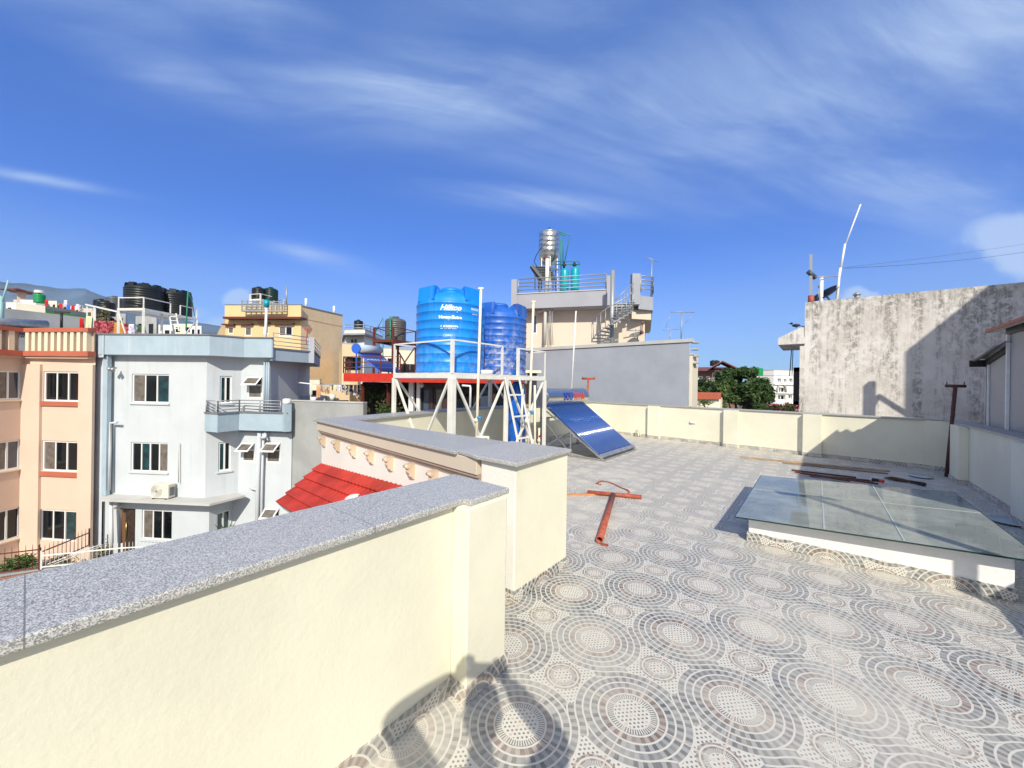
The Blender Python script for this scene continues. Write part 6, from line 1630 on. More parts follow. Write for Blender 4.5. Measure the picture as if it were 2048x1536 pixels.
mb = MB().tube([ony(1583, 700, 13.5), ony(1581, 730, 13.5), ony(1579, 752, 13.5)], .012, 5).tube([ony(1586, 700, 13.5), ony(1584, 750, 13.5)], .010, 5); mb.build('cable', M['black'], cb)
q = ony(1622, 604, 13.3); pt_ = dpt(1622, 509, (q.x, q.y)); po = thing('roof_pole', 'thick grey steel pole at the left corner of the mouldy concrete roof', 'pole', q)
MB().beam(q-Vector((0, 0, .3)), pt_, .065, .065).build('pole', M['rail'], po); MB().tube([dpt(1616, 543, (q.x, q.y)), dpt(1631, 556, (q.x, q.y))], .06, 8).build('clamp', m_plain('clamp_dark', (.05, .06, .08), .5), po); MB().tube([q-Vector((0, 0, .1)), q+Vector((0, 0, .18))], .07, 8).build('base_sleeve', M['rust'], po)
q = ony(1642, 602, 13.5); single('roof_pole', MB().tube([q-Vector((0, 0, .4)), dpt(1643, 556, (q.x, q.y))], .046, 10), M['pvcw'], 'short thick white pole just left of the black satellite dish', 'pole')
q = (ony(1672, 600, 13.6)); pp_ = (q.x, q.y)
single('bent_mast', MB().tube([q-Vector((0, 0, .3)), dpt(1678, 553, pp_), dpt(1681, 536, pp_)], .034, 10).tube([dpt(1681, 538, pp_), dpt(1690, 488, pp_)], .027, 10).tube([dpt(1689.5, 492, pp_), dpt(1721, 409, pp_)], .018, 8), M['pvcw'], 'very tall white mast bending to the right above the mouldy concrete wall', 'mast')
single('stay_wire', MB().tube([dpt(1630, 554, pp_), dpt(1677, 552, pp_)], .014, 5), M['rail'], 'short wire tying the grey pole to the bent white mast', 'wire')
q = ony(1653, 592, 13.8); ds = thing('satellite_dish', 'black satellite dish tilted on the mouldy concrete roof', 'satellite dish', q); dish(ds, q, .36, (-.45, -.35, .75), M['black'])
q = ony(1679, 601, 14.2); ds = thing('satellite_dish', 'pale grey satellite dish lying face up behind the black one', 'satellite dish', q); dish(ds, q, .55, (.1, .25, -1), m_plain('dish_white', (.62, .66, .66), .5))
single('roof_vent', MB().tube([ony(1714, 598, 14), ony(1714, 590, 14)], .06, 8).lathe([(.1, 0), (.02, .08)], ony(1714, 590, 14), 10), M['rail'], 'tiny grey vent stub on the mouldy concrete roof edge', 'vent')
W1 = [dpt(1681, 540, pp_), Vector((4.0, 12.0, 5.55)), Vector((9.5, 9.0, 8.2))]
def wire(label, a, b_, sag, r=.0045):
    a = Vector(a); b_ = Vector(b_); pts = [a.lerp(b_, k/16)-Vector((0, 0, sag*4*(k/16)*(1-k/16))) for k in range(17)]
    return single('overhead_wire', MB().tube(pts, r, 4), M['black'], label, 'wire')
wire('lower thin cable running off to the right from the bent mast', dpt(1680, 537, pp_), at(2110, 494, 14.5), .12)
wire('upper thin cable above the other one at the right edge', dpt(1690, 535, pp_), at(2110, 478, 14.5), .05, .003)
q = at(1594, 652, 13*0+10.6); bd = thing('crow', 'small black crow perched on the canopy slab edge', 'bird', q)
bv = onl((xa, 13.05), (xl, 13.02), 1592, 656); bd.location = bv; ROOTM[bd.name] = Matrix.Translation(bv).inverted()
mb = MB().sphere(bv+Vector((0, 0, .07)), .055, 12, 8, (1.7, .8, .8)).sphere(bv+Vector((-.10, 0, .13)), .032, 10, 8).tube([bv+Vector((-.13, 0, .13)), bv+Vector((-.18, 0, .12))], .012, 6, r1=.003).beam(bv+Vector((.06, 0, .06)), bv+Vector((.2, 0, .02)), .05, .012).tube([bv+Vector((.0, .01, .04)), bv], .006, 4).tube([bv+Vector((.02, -.01, .04)), bv+Vector((.02, 0, 0))], .006, 4); mb.build('body', M['black'], bd)

# ================================================================== neighbour's shed hard against the right parapet
shd = thing('shed', 'grey panelled shed with corrugated lean-to roof at the right edge of the picture', 'shed', (3.5, 7, 0))
XS = 2.33
f = lambda u, v: onx(u, v, XS)
pA = f(1978, 718); pB = f(2018, 690); pC = f(2020, 668); yS = pA.y; yM = pB.y
zlo, zhi = pA.z, pB.z; zC = 2.60
mb = MB(); mb.quad((XS, yM, .3), (XS, yS, .3), (XS, yS, zlo-.1), (XS, yM, zhi-.1)); mb.quad((XS, 5.0, .3), (XS, yM, .3), (XS, yM, zC-.08), (XS, 5.0, zC-.08))
mb.quad((XS, yS, .3), (5.2, yS, .3), (5.2, yS, zlo-.1), (XS, yS, zlo-.1)); mb.quad((5.2, 5.0, .3), (XS, 5.0, .3), (XS, 5.0, zC-.08), (5.2, 5.0, zC-.08)); mb.quad((5.2, yS, .3), (5.2, 5, .3), (5.2, 5, zC-.1), (5.2, yS, zlo-.1))
mb.build('panel', M['panel'], shd)
mb = MB(); mb.box(XS-.03, XS-.002, yM-.035, yM+.0, .28, zC-.05); mb.box(XS-.025, XS-.003, yS-.03, yS+.02, .28, zlo); mb.beam((XS-.02, yS+.0, zlo-.06), (XS-.02, yM, zhi-.06), .03, .09); mb.beam((XS-.02, yM, zC-.05), (XS-.02, 5.0, zC-.05), .03, .10)
mb.box(XS-.20, XS+2.7, yS+.10, yS+.14, zlo-.13, zlo-.01)
mb.build('black_frame', M['black'], shd)
mb = MB(); mb.box(XS-.04, XS-.004, yM-.075, yM-.037, .28, zC-.1); mb.box(XS-.028, XS-.004, yS-.07, yS-.035, .28, zlo-.1); mb.build('white_trim', M['pvcw'], shd)
def corr(mb, x0, x1, P, Q, pitch=.19, amp=.03, th=.01):
    """sheet from edge P(y,z) to Q(y,z), ribs running along the slope, across x"""
    n = int((x1-x0)/pitch*8); vs = []
    for th_ in (0, th):
        for (y, z) in (P, Q):
            vs += [(x0+(x1-x0)*k/n, y, z+amp*math.cos(2*PI*(x0+(x1-x0)*k/n)/pitch)+th_) for k in range(n+1)]
    m_ = n+1; fs = []
    for k in range(n): fs += [(k, k+1, m_+k+1, m_+k), (2*m_+k, 3*m_+k, 3*m_+k+1, 2*m_+k+1), (k, 2*m_+k, 2*m_+k+1, k+1), (m_+k, m_+k+1, 3*m_+k+1, 3*m_+k)]
    fs += [(0, m_, 3*m_, 2*m_), (n, 2*m_+n, 3*m_+n, m_+n)]
    mb.add(vs, fs, True)
mb = MB(); corr(mb, XS-.18, 5.4, (yS+.16, zlo-.02), (yM-.1, zhi+.02)); mb.build('lean_to_roof', M['corr'], shd)
mb = MB(); corr(mb, XS-.18, 5.4, (yM+.20, zC-.02), (5.0-.2, zC+.02)); mb.build('main_roof', M['corr'], shd)
mb = MB(); mb.beam((XS-.19, yM+.20, zC-.015), (XS-.19, 4.8, zC+.025), .02, .05); mb.build('red_edge', M['rust'], shd)
# neighbour's roof and taller block behind, which throw the shade on the right
nb = thing('house', 'neighbouring house roof slab beyond the right parapet', 'house', (8, 6, GZ))
slab(nb, [(2.33, -6), (12, -6), (12, 12.2), (2.33, 12.6)], GZ, .25, 'greywall', 'lower_storeys')
mb = MB(); mb.box(6.0, 12, 8.05, 12.6, .25, 7.35); mb.box(6.9, 11.5, 9.3, 12.5, 7.35, 7.6); mb.build('stair_tower', M['whitewall'], nb)
mb = MB(); mb.box(3.53, 3.66, 10.02, 10.15, .25, 4.60); mb.build('shadow_pillar', M['greywall'], nb)  # unseen pillar added to cast a narrow shadow on the concrete wall
# unseen frame added to cast thin slanting shadows on the concrete wall
mb = MB()
for (a, b_) in (((3.3, 11.3, 2.6), (3.3, 10.6, 3.8)), ((3.3, 11.3, 2.6), (3.3, 9.9, 2.6)), ((3.3, 11.3, .25), (3.3, 11.3, 2.6)), ((3.3, 10.6, 3.8), (3.3, 9.9, 2.6))): mb.beam(a, b_, .06)
mb.build('beam_frame', M['rail'], nb)
# ================================================================== far rooftops at the left
rnd = random.Random(11)
def blk(name, label, u0, u1, v, d, mt, dep=8, win_n=0, group=None, skew=0.0, floors=1):
    t = thing(name, label, 'house', (*P2((u0+u1)/2, d+dep/2), GZ), 0, group); z = zat(v, (u0+u1)/2, d)
    pl = [P2(u0, d+skew), P2(u1, d), P2(u1+4, d+dep), P2(u0, d+dep)]
    body(t, pl, GZ, z, mt); MB().prism(pl, z, z+.1).build('roof', M['greywall'], t)
    W = Wall(pl[0], pl[1])
    for fl_ in range(floors):
        for k in range(win_n):
            mb = MB(); a = W.L*(k+.3)/win_n; w_ = min(1.3, W.L*.4/win_n); zz = z-2.0-fl_*3.0; W.box(mb, a, a+w_, .0, .05, zz, zz+1.2); mb.build('window', M['pane'], t)
    return t, z
t, z = blk('house', 'grey cement house roof behind the peach parapet', -80, 182, 638, 22.8, 'greywall', 5, skew=-4.2)
# rises towards the left: coping follows the sloped line seen in the photo
gh = thing('house', 'cream house with bright green roof band behind the peach parapet', 'house', (*P2(120, 33), GZ))
a_, b2, c2_ = P2(30, 27.0), P2(89, 28), P2(290, 36)
zg0 = zat(629, 89, 28); zg1 = zat(611.5, 89, 28)
body(gh, [a_, b2, c2_, P2(300, 48), P2(20, 45)], GZ, zg0, 'creamwall'); mb = MB(); Wall(a_, b2).faces(mb, zg0, zg1, []); mb.build('cream_parapet', M['creamwall'], gh)
mb = MB(); W = Wall(b2, c2_); W.faces(mb, zg0-.3, zg0+.32, []); W.box(mb, 0, W.L*.55, -.15, .02, zg0-.3, zg0+.25); mb.build('green_band', M['greenpaint'], gh)
mb = MB(); Wall(b2, c2_).box(mb, 0, W.L*.42, -1.2, -.2, zg0+.3, zg1+.05); mb.build('rear_parapet', M['greywall'], gh)
slab(gh, [a_, b2, c2_, P2(300, 48), P2(20, 45)], zg0-.1, zg0+.01, 'greywall')
for k, u in enumerate((65, 175, 186)):
    pass
bush('roof_plant', 'leafy tree sapling in front of the green band', at(207, 634, 23), (.45, .4, .9), 600, .07, 'leaf3', 'plant', seed=41)
# balcony frame and laundry on the blue grey house roof
GLn = 'laundry hanging left of the black tanks'
fr = MB().beam(at(172, 609, 23), at(238, 624, 21), .08).beam(at(189, 613, 22.5), at(189, 655, 22.5), .10).beam(at(174, 610, 23), at(174, 655, 23), .06); single('beam_frame', fr, M['whiteplastic'], 'white post and beam frame above the laundry left of the black tanks', 'frame')
for i, (u0, v0, u1, v1, dr, mt, lab) in enumerate(((160, 636, 168, 637, .62, 'cl_red', 'plain red cloth hanging at the far left of the laundry'), (173, 632, 185, 633, .72, 'cl_cream', 'pale yellow cloth next to the red one'), (188, 641, 206, 641, .66, 'cl_floral', 'dark red floral cloth beside the white post'), (207, 642, 219, 643, .62, 'cl_floral', 'floral cloth with a pinkish fold in the middle'), (220, 642, 228, 642, .6, 'cl_floral', 'narrow floral cloth before the mustard one'), (229, 645, 247, 646, .58, 'cl_mustard', 'mustard yellow cloth under the tank stand'), (248, 646, 257, 647, .55, 'cl_floral', 'short floral cloth right of the mustard one'), (258, 648, 275, 649, .5, 'cl_white', 'white cloth with violet pattern at the right end'))):
    cloth(lab, at(u0, v0, 18.6), at(u1, v1, 18.6), dr*.9, mt, GLn, 50+i)
# far clutter
G = 'distant rooftops on the left slope'
specs = [(10, 42, 605, 60, 'whitewall', 'white terrace house with ledge on the left slope'), (38, 70, 600, 70, 'whitewall', 'second white house right of the white terrace'), (25, 48, 600, 85, 'peach', 'small pink rooftop room on the left slope'), (70, 95, 606, 66, 'greywall', 'grey house below the green drum'), (90, 112, 602, 90, 'creamwall', 'far cream house right of the green drum'), (110, 135, 608, 95, 'greywall', 'far grey house in the middle of the slope'), (132, 160, 612, 88, 'creamwall', 'far cream house near the laundry'), (155, 185, 617, 80, 'peach', 'far pinkish house near the laundry'), (185, 215, 622, 70, 'creamwall', 'far cream house left of the black tanks'), (215, 250, 628, 75, 'greywall', 'far grey house behind the stand post'), (270, 312, 634, 45, 'greywall', 'raw brick grey house seen under the black tanks'), (300, 345, 650, 60, 'whitewall', 'low white roof seen under the black tanks'), (380, 402, 652, 90, 'whitewall', 'far white house by the green tank'), (600, 640, 760, 30, 'creamwall', 'low cream roof behind the bent white post'), (345, 385, 648, 95, 'creamwall', 'far cream house seen through the stand ladder')]
for s_ in specs: blk('house', s_[5], s_[0], s_[1], s_[2], s_[3], s_[4], 8, 2, G)
q = at(79, 606, 62); tank('water_tank', 'green drum with a white top on the far left rooftops', 1.35, 1.5, M['tankgreen'], (q.x, q.y, q.z), 0, lugs=0, ribs=5); tank('water_tank', 'white drum stacked above the green one on the far left', 1.2, .5, M['whiteplastic'], (q.x, q.y, q.z+1.56), 0, lugs=0, ribs=2)
q = at(34, 600, 80); pv = thing('roof_pavilion', 'small red roofed rooftop pavilion on the far left', 'pavilion', q)
mb = MB().prism([(q.x-2.2, q.y-1), (q.x+2.2, q.y-1), (q.x+2.2, q.y+2), (q.x-2.2, q.y+2)], q.z+1.7, q.z+1.8); mb.lathe([(2.6, 1.8), (.05, 2.5)], (q.x, q.y, q.z), 4); mb.build('roof', M['brownpaint'], pv)
mb = MB().box(q.x-.9, q.x+.9, q.y, q.y+1.2, q.z-.5, q.z+1.7); mb.build('wall', M['peach'], pv)
for i, (u, v, d, c) in enumerate(((212, 618, 34, 'tankblack'), (229, 608, 36, 'tankgrey'), (236, 614, 60, 'tankblack'), (203, 612, 40, 'tankblack'))):
    q = at(u, v, d); tank('water_tank', ['dark tank beside the sapling behind the laundry', 'grey tank on a small rack left of the stand', 'tiny black tank far behind the stand rail', 'small black tank nearest the white frame'][i], 1.25, 1.3, M[c], (q.x, q.y, q.z-.6), 0, 'small dark tanks left of the stand', lugs=0, ribs=5)
# prayer-flag coloured washing far off
GF = 'tiny coloured clothes on the far left roofs'
for i, (u, v, c) in enumerate(((118, 607, 'cl_red'), (128, 600, 'cl_white'), (134, 609, 'bluepaint'), (143, 610, 'cl_red'), (152, 608, 'cl_white'), (90, 600, 'cl_red'), (160, 611, 'cl_dark'))):
    cloth(['tiny red cloth left in the far washing', 'tiny white flag on a pole far left', 'tiny blue cloth far left', 'tiny dark red cloth far left', 'tiny pale cloth far left', 'tiny red cloth by the green drum', 'tiny dark cloth far left'][i], at(u, v, 50), at(u+7, v+.5, 50), .75, c, GF, 70+i)

# ================================================================== far right gap: trees and houses
rh = thing('house', 'dark red brown house with pitched roofs among trees in the gap', 'house', (*P2(1425, 52), GZ))
ha, hb2 = P2(1391, 50), P2(1470, 48)
zr0 = zat(742, 1425, 49)
hr = [(1396, 752, 1406, 764), (1412, 752, 1420, 764), (1424, 745, 1436, 756), (1440, 745, 1452, 755), (1420, 760, 1432, 770)]
ws = body(rh, [ha, hb2, P2(1475, 60), P2(1392, 60)], GZ, zr0, m_plaster('red_brown_wall', (.22, .13, .11), patch=.3), {0: hr})
for h in hr: win(rh, ws[0], h, 'dd' if h[0] > 1421 else 'c', 'frame', fw=.16)
mb = MB(); W = ws[0]
mb.prism([W.pt(-1, 0, 1), W.pt(W.L+.5, 0, 1), W.pt(W.L+.5, 0, -9), W.pt(-1, 0, -9)], zr0, [zr0+.1, zr0+.1, zr0+.9, zr0+.9]); 
r0 = W.pt(W.L*.35, 0, 2); r1_ = W.pt(W.L*1.05, 0, 2); rm_ = W.pt(W.L*.68, 0, 2); k0 = zr0+.15
for (p, q) in ((r0, rm_), (rm_, r1_)):
    zp = k0 if p is r0 else k0+.9; zq = k0+.9 if p is r0 else k0
    mb.add([(p.x, p.y, zp), (q.x, q.y, zq), (q.x-W.n.x*6, q.y-W.n.y*6, zq), (p.x-W.n.x*6, p.y-W.n.y*6, zp), (p.x, p.y, zp+.15), (q.x, q.y, zq+.15), (q.x-W.n.x*6, q.y-W.n.y*6, zq+.15), (p.x-W.n.x*6, p.y-W.n.y*6, zp+.15)], [(0, 1, 5, 4), (4, 5, 6, 7), (0, 3, 2, 1), (1, 2, 6, 5), (0, 4, 7, 3)])
mb.build('roof', m_plain('dull_red_sheet', (.20, .06, .05), .6, var=.2, scale=.5), rh)
mb = MB(); W.box(mb, W.L*.1, W.L*.9, .6, .7, zr0-2.3, zr0-2.15); W.box(mb, W.L*.1, W.L*.9, .0, .7, zr0-2.9, zr0-2.75); mb.build('balcony', M['whitewall'], rh)
for i, (u, v) in enumerate(((1426, 723), (1433, 723))): q = at(u, v+6, 54); tank('water_tank', ['left tiny black tank on the red brown house', 'right tiny black tank on the red brown house'][i], .8, .8, M['tankblack'], (q.x, q.y, q.z-.2), 0, 'tiny black tanks on the red brown house', lugs=0, ribs=3)
st_, z_ = blk('garden_wall', 'red and cream garden wall at the foot of the trees', 1391, 1442, 797, 34, 'creamwall', 1.0); st_['category'] = 'wall'
mb = MB(); W = Wall(P2(1391, 33.8), P2(1442, 33.8)); W.box(mb, 0, W.L, 0, .1, z_-.05, z_+.55); mb.build('red_band', M['rust'], st_)

def tree(name, label, base, h, crowns, n, size, mat, group=None, seed=1, trunk=.3, mat2=None):
    b_ = Vector(base); t = thing(name, label, 'tree', b_, 0, group); mb = MB(); rr = random.Random(seed)
    tm = MB().tube([b_, b_+Vector((0, 0, h*.55))], trunk, 8, r1=trunk*.6)
    for j, (cx, cy, cz, rx, rz_) in enumerate(crowns):
        c = b_+RGT*cx+FWD*cy+Vector((0, 0, cz)); tm.tube([b_+Vector((0, 0, h*.45)), c], trunk*.4, 6, r1=trunk*.1)
        for q in range(7):
            dd = Vector((rr.gauss(0, 1), rr.gauss(0, 1), rr.gauss(0, .8))).normalized()
            cc = c+Vector((dd.x*rx*.62, dd.y*rx*.62, dd.z*rz_*.62))
            leaves(mb, cc, (rx*.48, rx*.48, rz_*.45), n//(7*len(crowns)), size, .35, seed*31+j*7+q)
    tm.build('trunk', M['bark'], t); mb.build('crown', M[mat], t)
    if mat2: m2 = MB(); c = b_+RGT*1.5+Vector((0, 0, h*.75)); leaves(m2, c, (1.3, 1.3, .9), 160, size*.8, .5, seed+5); m2.build('blossom', M[mat2], t)
    return t
D_t = 40
bt = Vector((*P2(1478, D_t), GZ))
zc = lambda v, u=1478: zat(v, u, D_t)-GZ
tree('tree', 'large dark green tree filling the gap right of the grey cement house', bt, zc(735), [(-.6, 0, zc(755), 1.9, 1.2), (1.0, 0, zc(764), 2.0, 1.6), (-1.7, -.5, zc(783), 1.9, 1.6), (.4, -1, zc(790), 2.4, 1.8), (2.0, .5, zc(795), 1.6, 1.8), (-.2, .5, zc(745), 1.3, .8)], 24000, .19, 'leaf', seed=5, trunk=.35, mat2='bloom')
bt = Vector((*P2(1447, 36), GZ)); tree('tree', 'lighter green tree in front of the dark one', bt, 8.5, [(-.4, 0, zat(782, 1440, 36)-GZ, 1.1, 1.1), (.3, 0, zat(800, 1450, 36)-GZ, 1.2, 1.0)], 4500, .13, 'leaf2', seed=6, trunk=.2)
q = at(1408, 788, 42); bush('palm_bush', 'feathery light green palm fronds left of the trees', q, (1.5, .8, 1.1), 1400, .16, 'leaf2', 'plant', seed=61)
q = at(1400, 770, 45); bush('tree', 'dark bushy growth below the red brown house', q, (1.6, 1, .9), 1400, .16, 'leaf', 'tree', seed=62)
q = at(1412, 806, 31); bush('grass_tuft', 'thin grass tufts on the cream garden wall', q, (1.0, .3, .35), 350, .07, 'leaf2', 'grass', seed=63)
for i, (u, r, mt) in enumerate(((1548, 1.7, 'bloom'), (1585, 1.5, 'bloom'), (1524, 1.0, 'leaf'))):
    q = at(u, 817, 33); bush('bougainvillea_hedge', ['pink and green flowering hedge left part below the white apartments', 'pink and green flowering hedge right part by the mouldy wall', 'dark green hedge end next to the big tree'][i], q, (r*.75, .8, .62), 1600, .09, 'leaf', 'hedge', 'hedge below the white apartments', seed=70+i, mat2='bloom' if mt == 'bloom' else None, n2=260)
# white apartments
wa = thing('apartment_building', 'white apartment building with arched windows left of the mouldy wall', 'building', (*P2(1560, 66), GZ))
wa0, wa1, wa2 = P2(1512, 62), P2(1548, 60), P2(1606, 60)
zA1 = zat(752, 1560, 60)
hw1 = [(1535, 774, 1539, 782), (1542, 774, 1547, 782), (1521, 775, 1525, 783), (1534, 789, 1539, 797)]
hw2 = [(1578, 757, 1585, 765), (1567, 758, 1573, 765), (1558, 775, 1570, 785), (1556, 790, 1571, 800), (1576, 790, 1584, 798), (1588, 772, 1598, 784), (1555, 757, 1562, 765), (1592, 789, 1600, 799)]
ws = body(wa, [wa0, wa1, wa2, P2(1606, 75), P2(1505, 75)], GZ, zA1, 'whitewall', {0: hw1, 1: hw2}, rev=.4)
for h in hw1: win(wa, ws[0], h, 'd', fw=.1, rev=.3)
for h in hw2: win(wa, ws[1], h, 'cd', fw=.1, rev=.3)
W = ws[1]; mb = MB()
a0, a1, z0, z1 = W.rect(1553, 772, 1572, 785)
am = (a0+a1)/2; pts = [W.pt(am+(a1-a0)/2*math.cos(PI*k/14), z1-.9+(1.2)*math.sin(PI*k/14), .1) for k in range(15)]
mb.tube(pts, .14, 6); mb.build('arch_trim', M['greywall'], wa)
mb = MB()
for v in (770, 787): zz = W.px(1570, v)[1]; W.box(mb, 0, W.L, 0, .25, zz, zz+.15)
mb.build('string_course', M['whitewall'], wa)
t2, z2 = blk('apartment_building', 'stepped white upper storeys behind the arched white building', 1528, 1606, 755, 66, 'whitewall', 8, 4); t2['category'] = 'building'
slab(wa, [wa0, wa1, wa2, P2(1606, 75), P2(1505, 75)], zA1, zA1+.1, 'greywall')
para(wa, [wa0, wa1, wa2], zA1+.1, zA1+.9, .2, 'whitewall', 'greywall')
q = at(1514, 752, 58); tank('water_tank', 'round green tank on the white building beside the tree', 1.6, 1.3, M['tankgreen'], (q.x, q.y, q.z), 0, lugs=0, ribs=4)
# skyline of the distant town
GS = 'distant town skyline in the right gap'
for i, (u0, u1, v, mt) in enumerate(((1500, 1526, 752, 'creamwall'), (1527, 1552, 745, 'greywall'), (1558, 1574, 750, 'whitewall'), (1576, 1606, 748, 'peach'), (1540, 1562, 749, 'whitewall'))):
    blk('house', ['pale far block left in the gap skyline', 'grey latticed far block in the gap skyline', 'small white far block in the gap skyline', 'pinkish far block at the mouldy wall', 'white far block beneath the grey latticed one'][i], u0, u1, v, 130+i*14, mt, 14, 3, GS, floors=3)
rnd = random.Random(3)
far = []
for k in range(36):
    d = rnd.uniform(110, 420); u = rnd.choice([rnd.uniform(-100, 460), rnd.uniform(1380, 1620), rnd.uniform(640, 830)])
    w_ = rnd.uniform(9, 18); q = P2(u, d); h_ = rnd.uniform(6.5, 11.5)
    t = thing('house', ['far off pale town house by the horizon', 'far off brick coloured town house by the horizon', 'far off grey town house by the horizon'][k % 3], 'house', (q[0], q[1], GZ), rnd.uniform(0, 1.5), 'far town houses by the horizon, type %s' % 'abc'[k % 3])
    MB().box(-w_/2, w_/2, -w_/2, w_/2, 0, h_).build('wall', M[['creamwall', 'terracotta', 'greywall'][k % 3]], t, local=True)
    MB().box(-w_/2-.3, w_/2+.3, -w_/2-.3, w_/2+.3, h_, h_+.5).build('roof', M['greywall'], t, local=True)
    mb = MB()
    for f_ in range(3):
        for j in range(4):
            for (sx_, sy_) in ((0, -1), (0, 1), (1, 0), (-1, 0)):
                a = -w_/2+w_*(j+.35)/4
                if sx_ == 0: mb.box(a, a+1.3, sy_*w_/2-.06, sy_*w_/2+.06, 1+f_*3, 2.4+f_*3) if 2.4+f_*3 < h_ else None
                else: mb.box(sx_*w_/2-.06, sx_*w_/2+.06, a, a+1.3, 1+f_*3, 2.4+f_*3) if 2.4+f_*3 < h_ else None
    mb.build('windows', M['pane'], t, local=True)
# ================================================================== hills
hm = MB(); prof = [(-700, 548), (-400, 552), (-200, 558), (0, 563), (60, 569), (100, 574), (140, 578), (170, 577), (200, 590), (250, 606), (320, 630), (400, 646), (480, 658), (560, 668), (640, 690), (760, 725), (900, 752)]
NR = 16; rows = []
fine = []
for a, b_ in zip(prof[:-1], prof[1:]):
    for k in range(6): f = k/6; fine.append((a[0]+(b_[0]-a[0])*f, a[1]+(b_[1]-a[1])*f))
for (u, v) in fine:
    col = []
    for j in range(NR+1):
        f = j/NR; d = 1500+1100*f
        top = at(u, v+1.5*noise.noise(Vector((u*.03, 0, 0)))*1.6, 2600)
        zz = GZ+(top.z-GZ)*(f**1.25)*(1+.10*noise.noise(Vector((u*.012, f*5, 0)))*(1-f))
        q = at(u, v, d); col.append((q.x, q.y, zz))
    q = at(u, v, 3200); col.append((q.x, q.y, GZ)); rows.append(col)
nn2 = NR+2
hm.add([p for c in rows for p in c], [(i*nn2+j, (i+1)*nn2+j, (i+1)*nn2+j+1, i*nn2+j+1) for i in range(len(rows)-1) for j in range(nn2-1)], True)
struct('hills', hm, M['hill'])

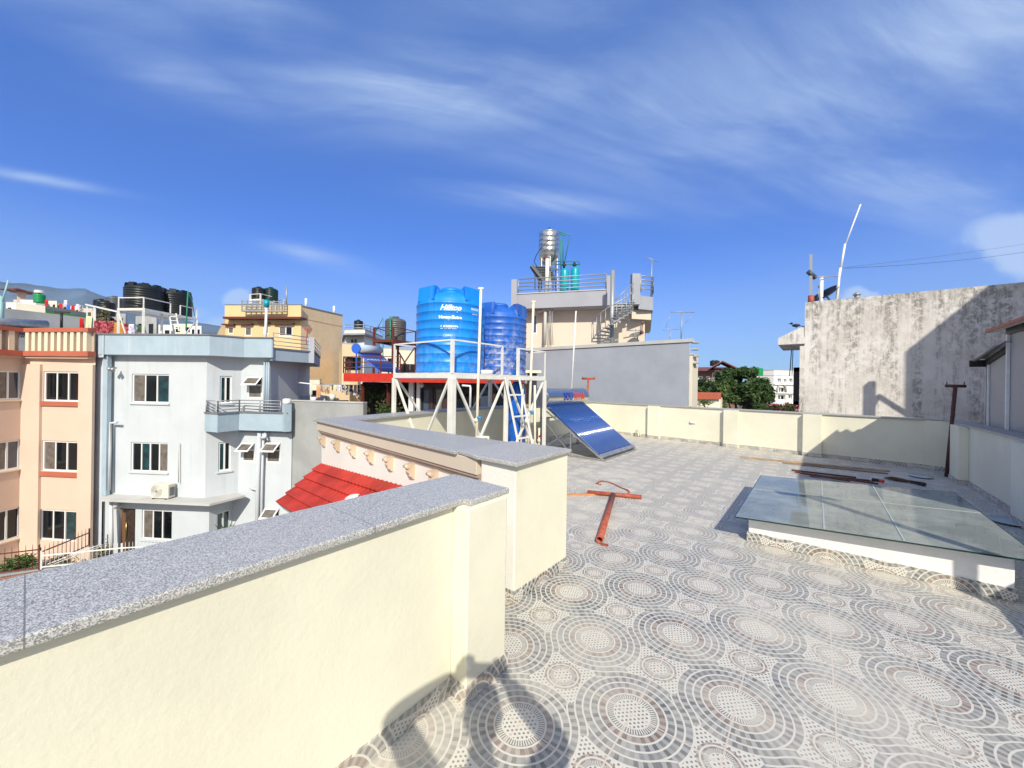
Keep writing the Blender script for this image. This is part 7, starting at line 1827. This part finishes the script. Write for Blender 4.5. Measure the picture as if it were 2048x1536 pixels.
# ================================================================== the photographer, just behind the lens
def person():
    t = thing('person', 'person in a dark shirt holding up a phone behind the viewpoint', 'person', (0.3, -0.38, 0))
    up = Vector((0, 0, 1)); F = (FWD*math.cos(.05)).normalized(); Rr = RGT
    base = -FWD*.34
    def W_(r, f, z): q = base+Rr*r+F*f; return Vector((q.x, q.y, z))
    J = {}; E_ = []; rad = {}
    def j(n, p, r, par=None):
        J[n] = p; rad[n] = r
        if par: E_.append((par, n))
    j('pelvis', W_(0, -.12, .96), .15); j('belly', W_(0, -.12, 1.10), .135, 'pelvis'); j('chest', W_(0, -.12, 1.32), .155, 'belly'); j('neck', W_(0, -.10, 1.52), .06, 'chest'); j('head0', W_(0, -.09, 1.60), .07, 'neck')
    hand = {}
    for s, n in ((-1, 'l'), (1, 'r')):
        j('sh'+n, W_(.18*s, -.11, 1.44), .06, 'chest'); j('el'+n, (W_(-.43, .12, 1.52) if s < 0 else W_(.35, .16, 1.40)), .072, 'sh'+n)
        wr = Vector((0, 0, CAMH-(.04 if s > 0 else .012)))+Rr*(.125*s-.02)-F*.07; j('wr'+n, wr, .046, 'el'+n); hand[n] = wr
        j('hip'+n, W_(.10*s, -.12, .86), .105, 'pelvis'); j('kn'+n, W_(.12*s, -.10, .50), .065, 'hip'+n); j('an'+n, W_(.13*s, -.13, .09), .042, 'kn'+n); j('toe'+n, W_(.15*s, .08, .035), .04, 'an'+n)
    def skin(name, names, edges, mat, parent, rr, root):
        idx = {n: i for i, n in enumerate(names)}; me = bpy.data.meshes.new(name); me.from_pydata([tuple(J[n]-t.location) for n in names], [(idx[a], idx[b_]) for a, b_ in edges], []); me.materials.append(mat)
        o = bpy.data.objects.new(name, me); C.objects.link(o); o.parent = parent
        m_ = o.modifiers.new('skin', 'SKIN'); me.skin_vertices.new() if not me.skin_vertices else None
        for n in names:
            v = me.skin_vertices[0].data[idx[n]]; v.radius = (rr[n], rr[n]); v.use_root = (n == root)
        s_ = o.modifiers.new('sub', 'SUBSURF'); s_.levels = 2; s_.render_levels = 2
        return o
    skin_m = m_plain('skin', (.36, .20, .13), .55)
    skin('body', list(J), E_, m_plain('dark_shirt', (.05, .06, .09), .85, var=.2), t, rad, 'pelvis')
    hc = J['head0']+Vector((0, 0, .10))+F*.01
    # head with a face
    mb = MB(); mb.sphere(hc, .105, 24, 16, (.82, .82, 1.15)); mb.sphere(hc+F*.035-Vector((0, 0, .06)), .07, 16, 12, (.85, .85, .9))
    mb.tube([hc+F*.085+Vector((0, 0, .01)), hc+F*.112-Vector((0, 0, .03))], .012, 8, r1=.017)
    for s in (-1, 1): mb.sphere(hc+Rr*.086*s-Vector((0, 0, .01)), .028, 10, 8, (.4, .6, 1))
    hd = mb.build('head', skin_m, t)
    mb = MB()
    for s in (-1, 1): mb.sphere(hc+Rr*.034*s+F*.080+Vector((0, 0, .015)), .012, 10, 8)
    mb.build('eye', M['black'], hd); mb = MB().tube([hc+F*.098-Rr*.024-Vector((0, 0, .065)), hc+F*.102-Vector((0, 0, .068)), hc+F*.098+Rr*.024-Vector((0, 0, .065))], .006, 6); mb.build('mouth', m_plain('lips', (.3, .1, .08), .6), hd)
    mb = MB(); mb.sphere(hc+Vector((0, 0, .028))-F*.014, .112, 24, 14, (.84, .84, 1.06)); mb.build('hair', M['black'], t)
    for n, s in (('l', -1), ('r', 1)):
        wr = hand[n]; palm = wr+up*(.045 if s > 0 else .03)-Rr*s*.012
        mb = MB(); mb.sphere(palm, .042, 14, 10, (.75, .75, 1.1)); mb.tube([wr+(J['el'+n]-wr)*.28, wr, palm], .031, 12, r1=.027)
        for k in range(4):
            b0 = palm+up*(.035-.022*k)+F*.015; L_ = (.075, .08, .072, .058)[k]
            mb.tube([b0, b0+F*L_*.35-Rr*s*.01, b0+F*L_*.5-Rr*s*L_*.5+up*.004, b0+F*L_*.42-Rr*s*L_*.85], .0088, 8, r1=.007)
        b0 = palm-up*.02-F*.012; mb.tube([b0, b0-F*.022-Rr*s*.03+up*.02, b0-F*.01-Rr*s*.058+up*.035], .0105, 8, r1=.008)
        mb.build('hand', skin_m, t)
    return t
person()
ph = thing('phone', 'black mobile phone held up in landscape behind the viewpoint', 'phone', (0, 0, CAMH-.04))
mb = MB().obox(Vector((0, 0, 0))-FWD*.035+RGT*(-.02), RGT, FWD, -.075, .075, -.004, .004, CAMH-.045, CAMH+.036); mb.build('case', M['black'], ph)

# ================================================================== the air
hzm = bpy.data.materials.new('haze'); hzm.use_nodes = True; nt = hzm.node_tree
for n in list(nt.nodes): nt.nodes.remove(n)
o_ = nt.nodes.new('ShaderNodeOutputMaterial'); pv_ = nt.nodes.new('ShaderNodeVolumePrincipled'); pv_.inputs['Color'].default_value = (.72, .84, 1.0, 1); pv_.inputs['Density'].default_value = HAZE_D
pv_.inputs['Anisotropy'].default_value = 0.0
nt.links.new(pv_.outputs[0], o_.inputs['Volume'])
if HAZE_D > 0:
    mb = MB().box(-3600, 3600, -3600, 3600, GZ-1.02, 760); hz_o = mb.build('haze', hzm, None, (0, 0, GZ-1.02)); hz_o['kind'] = 'stuff'
# report how far the foreground survey lands from the picture (printed only)
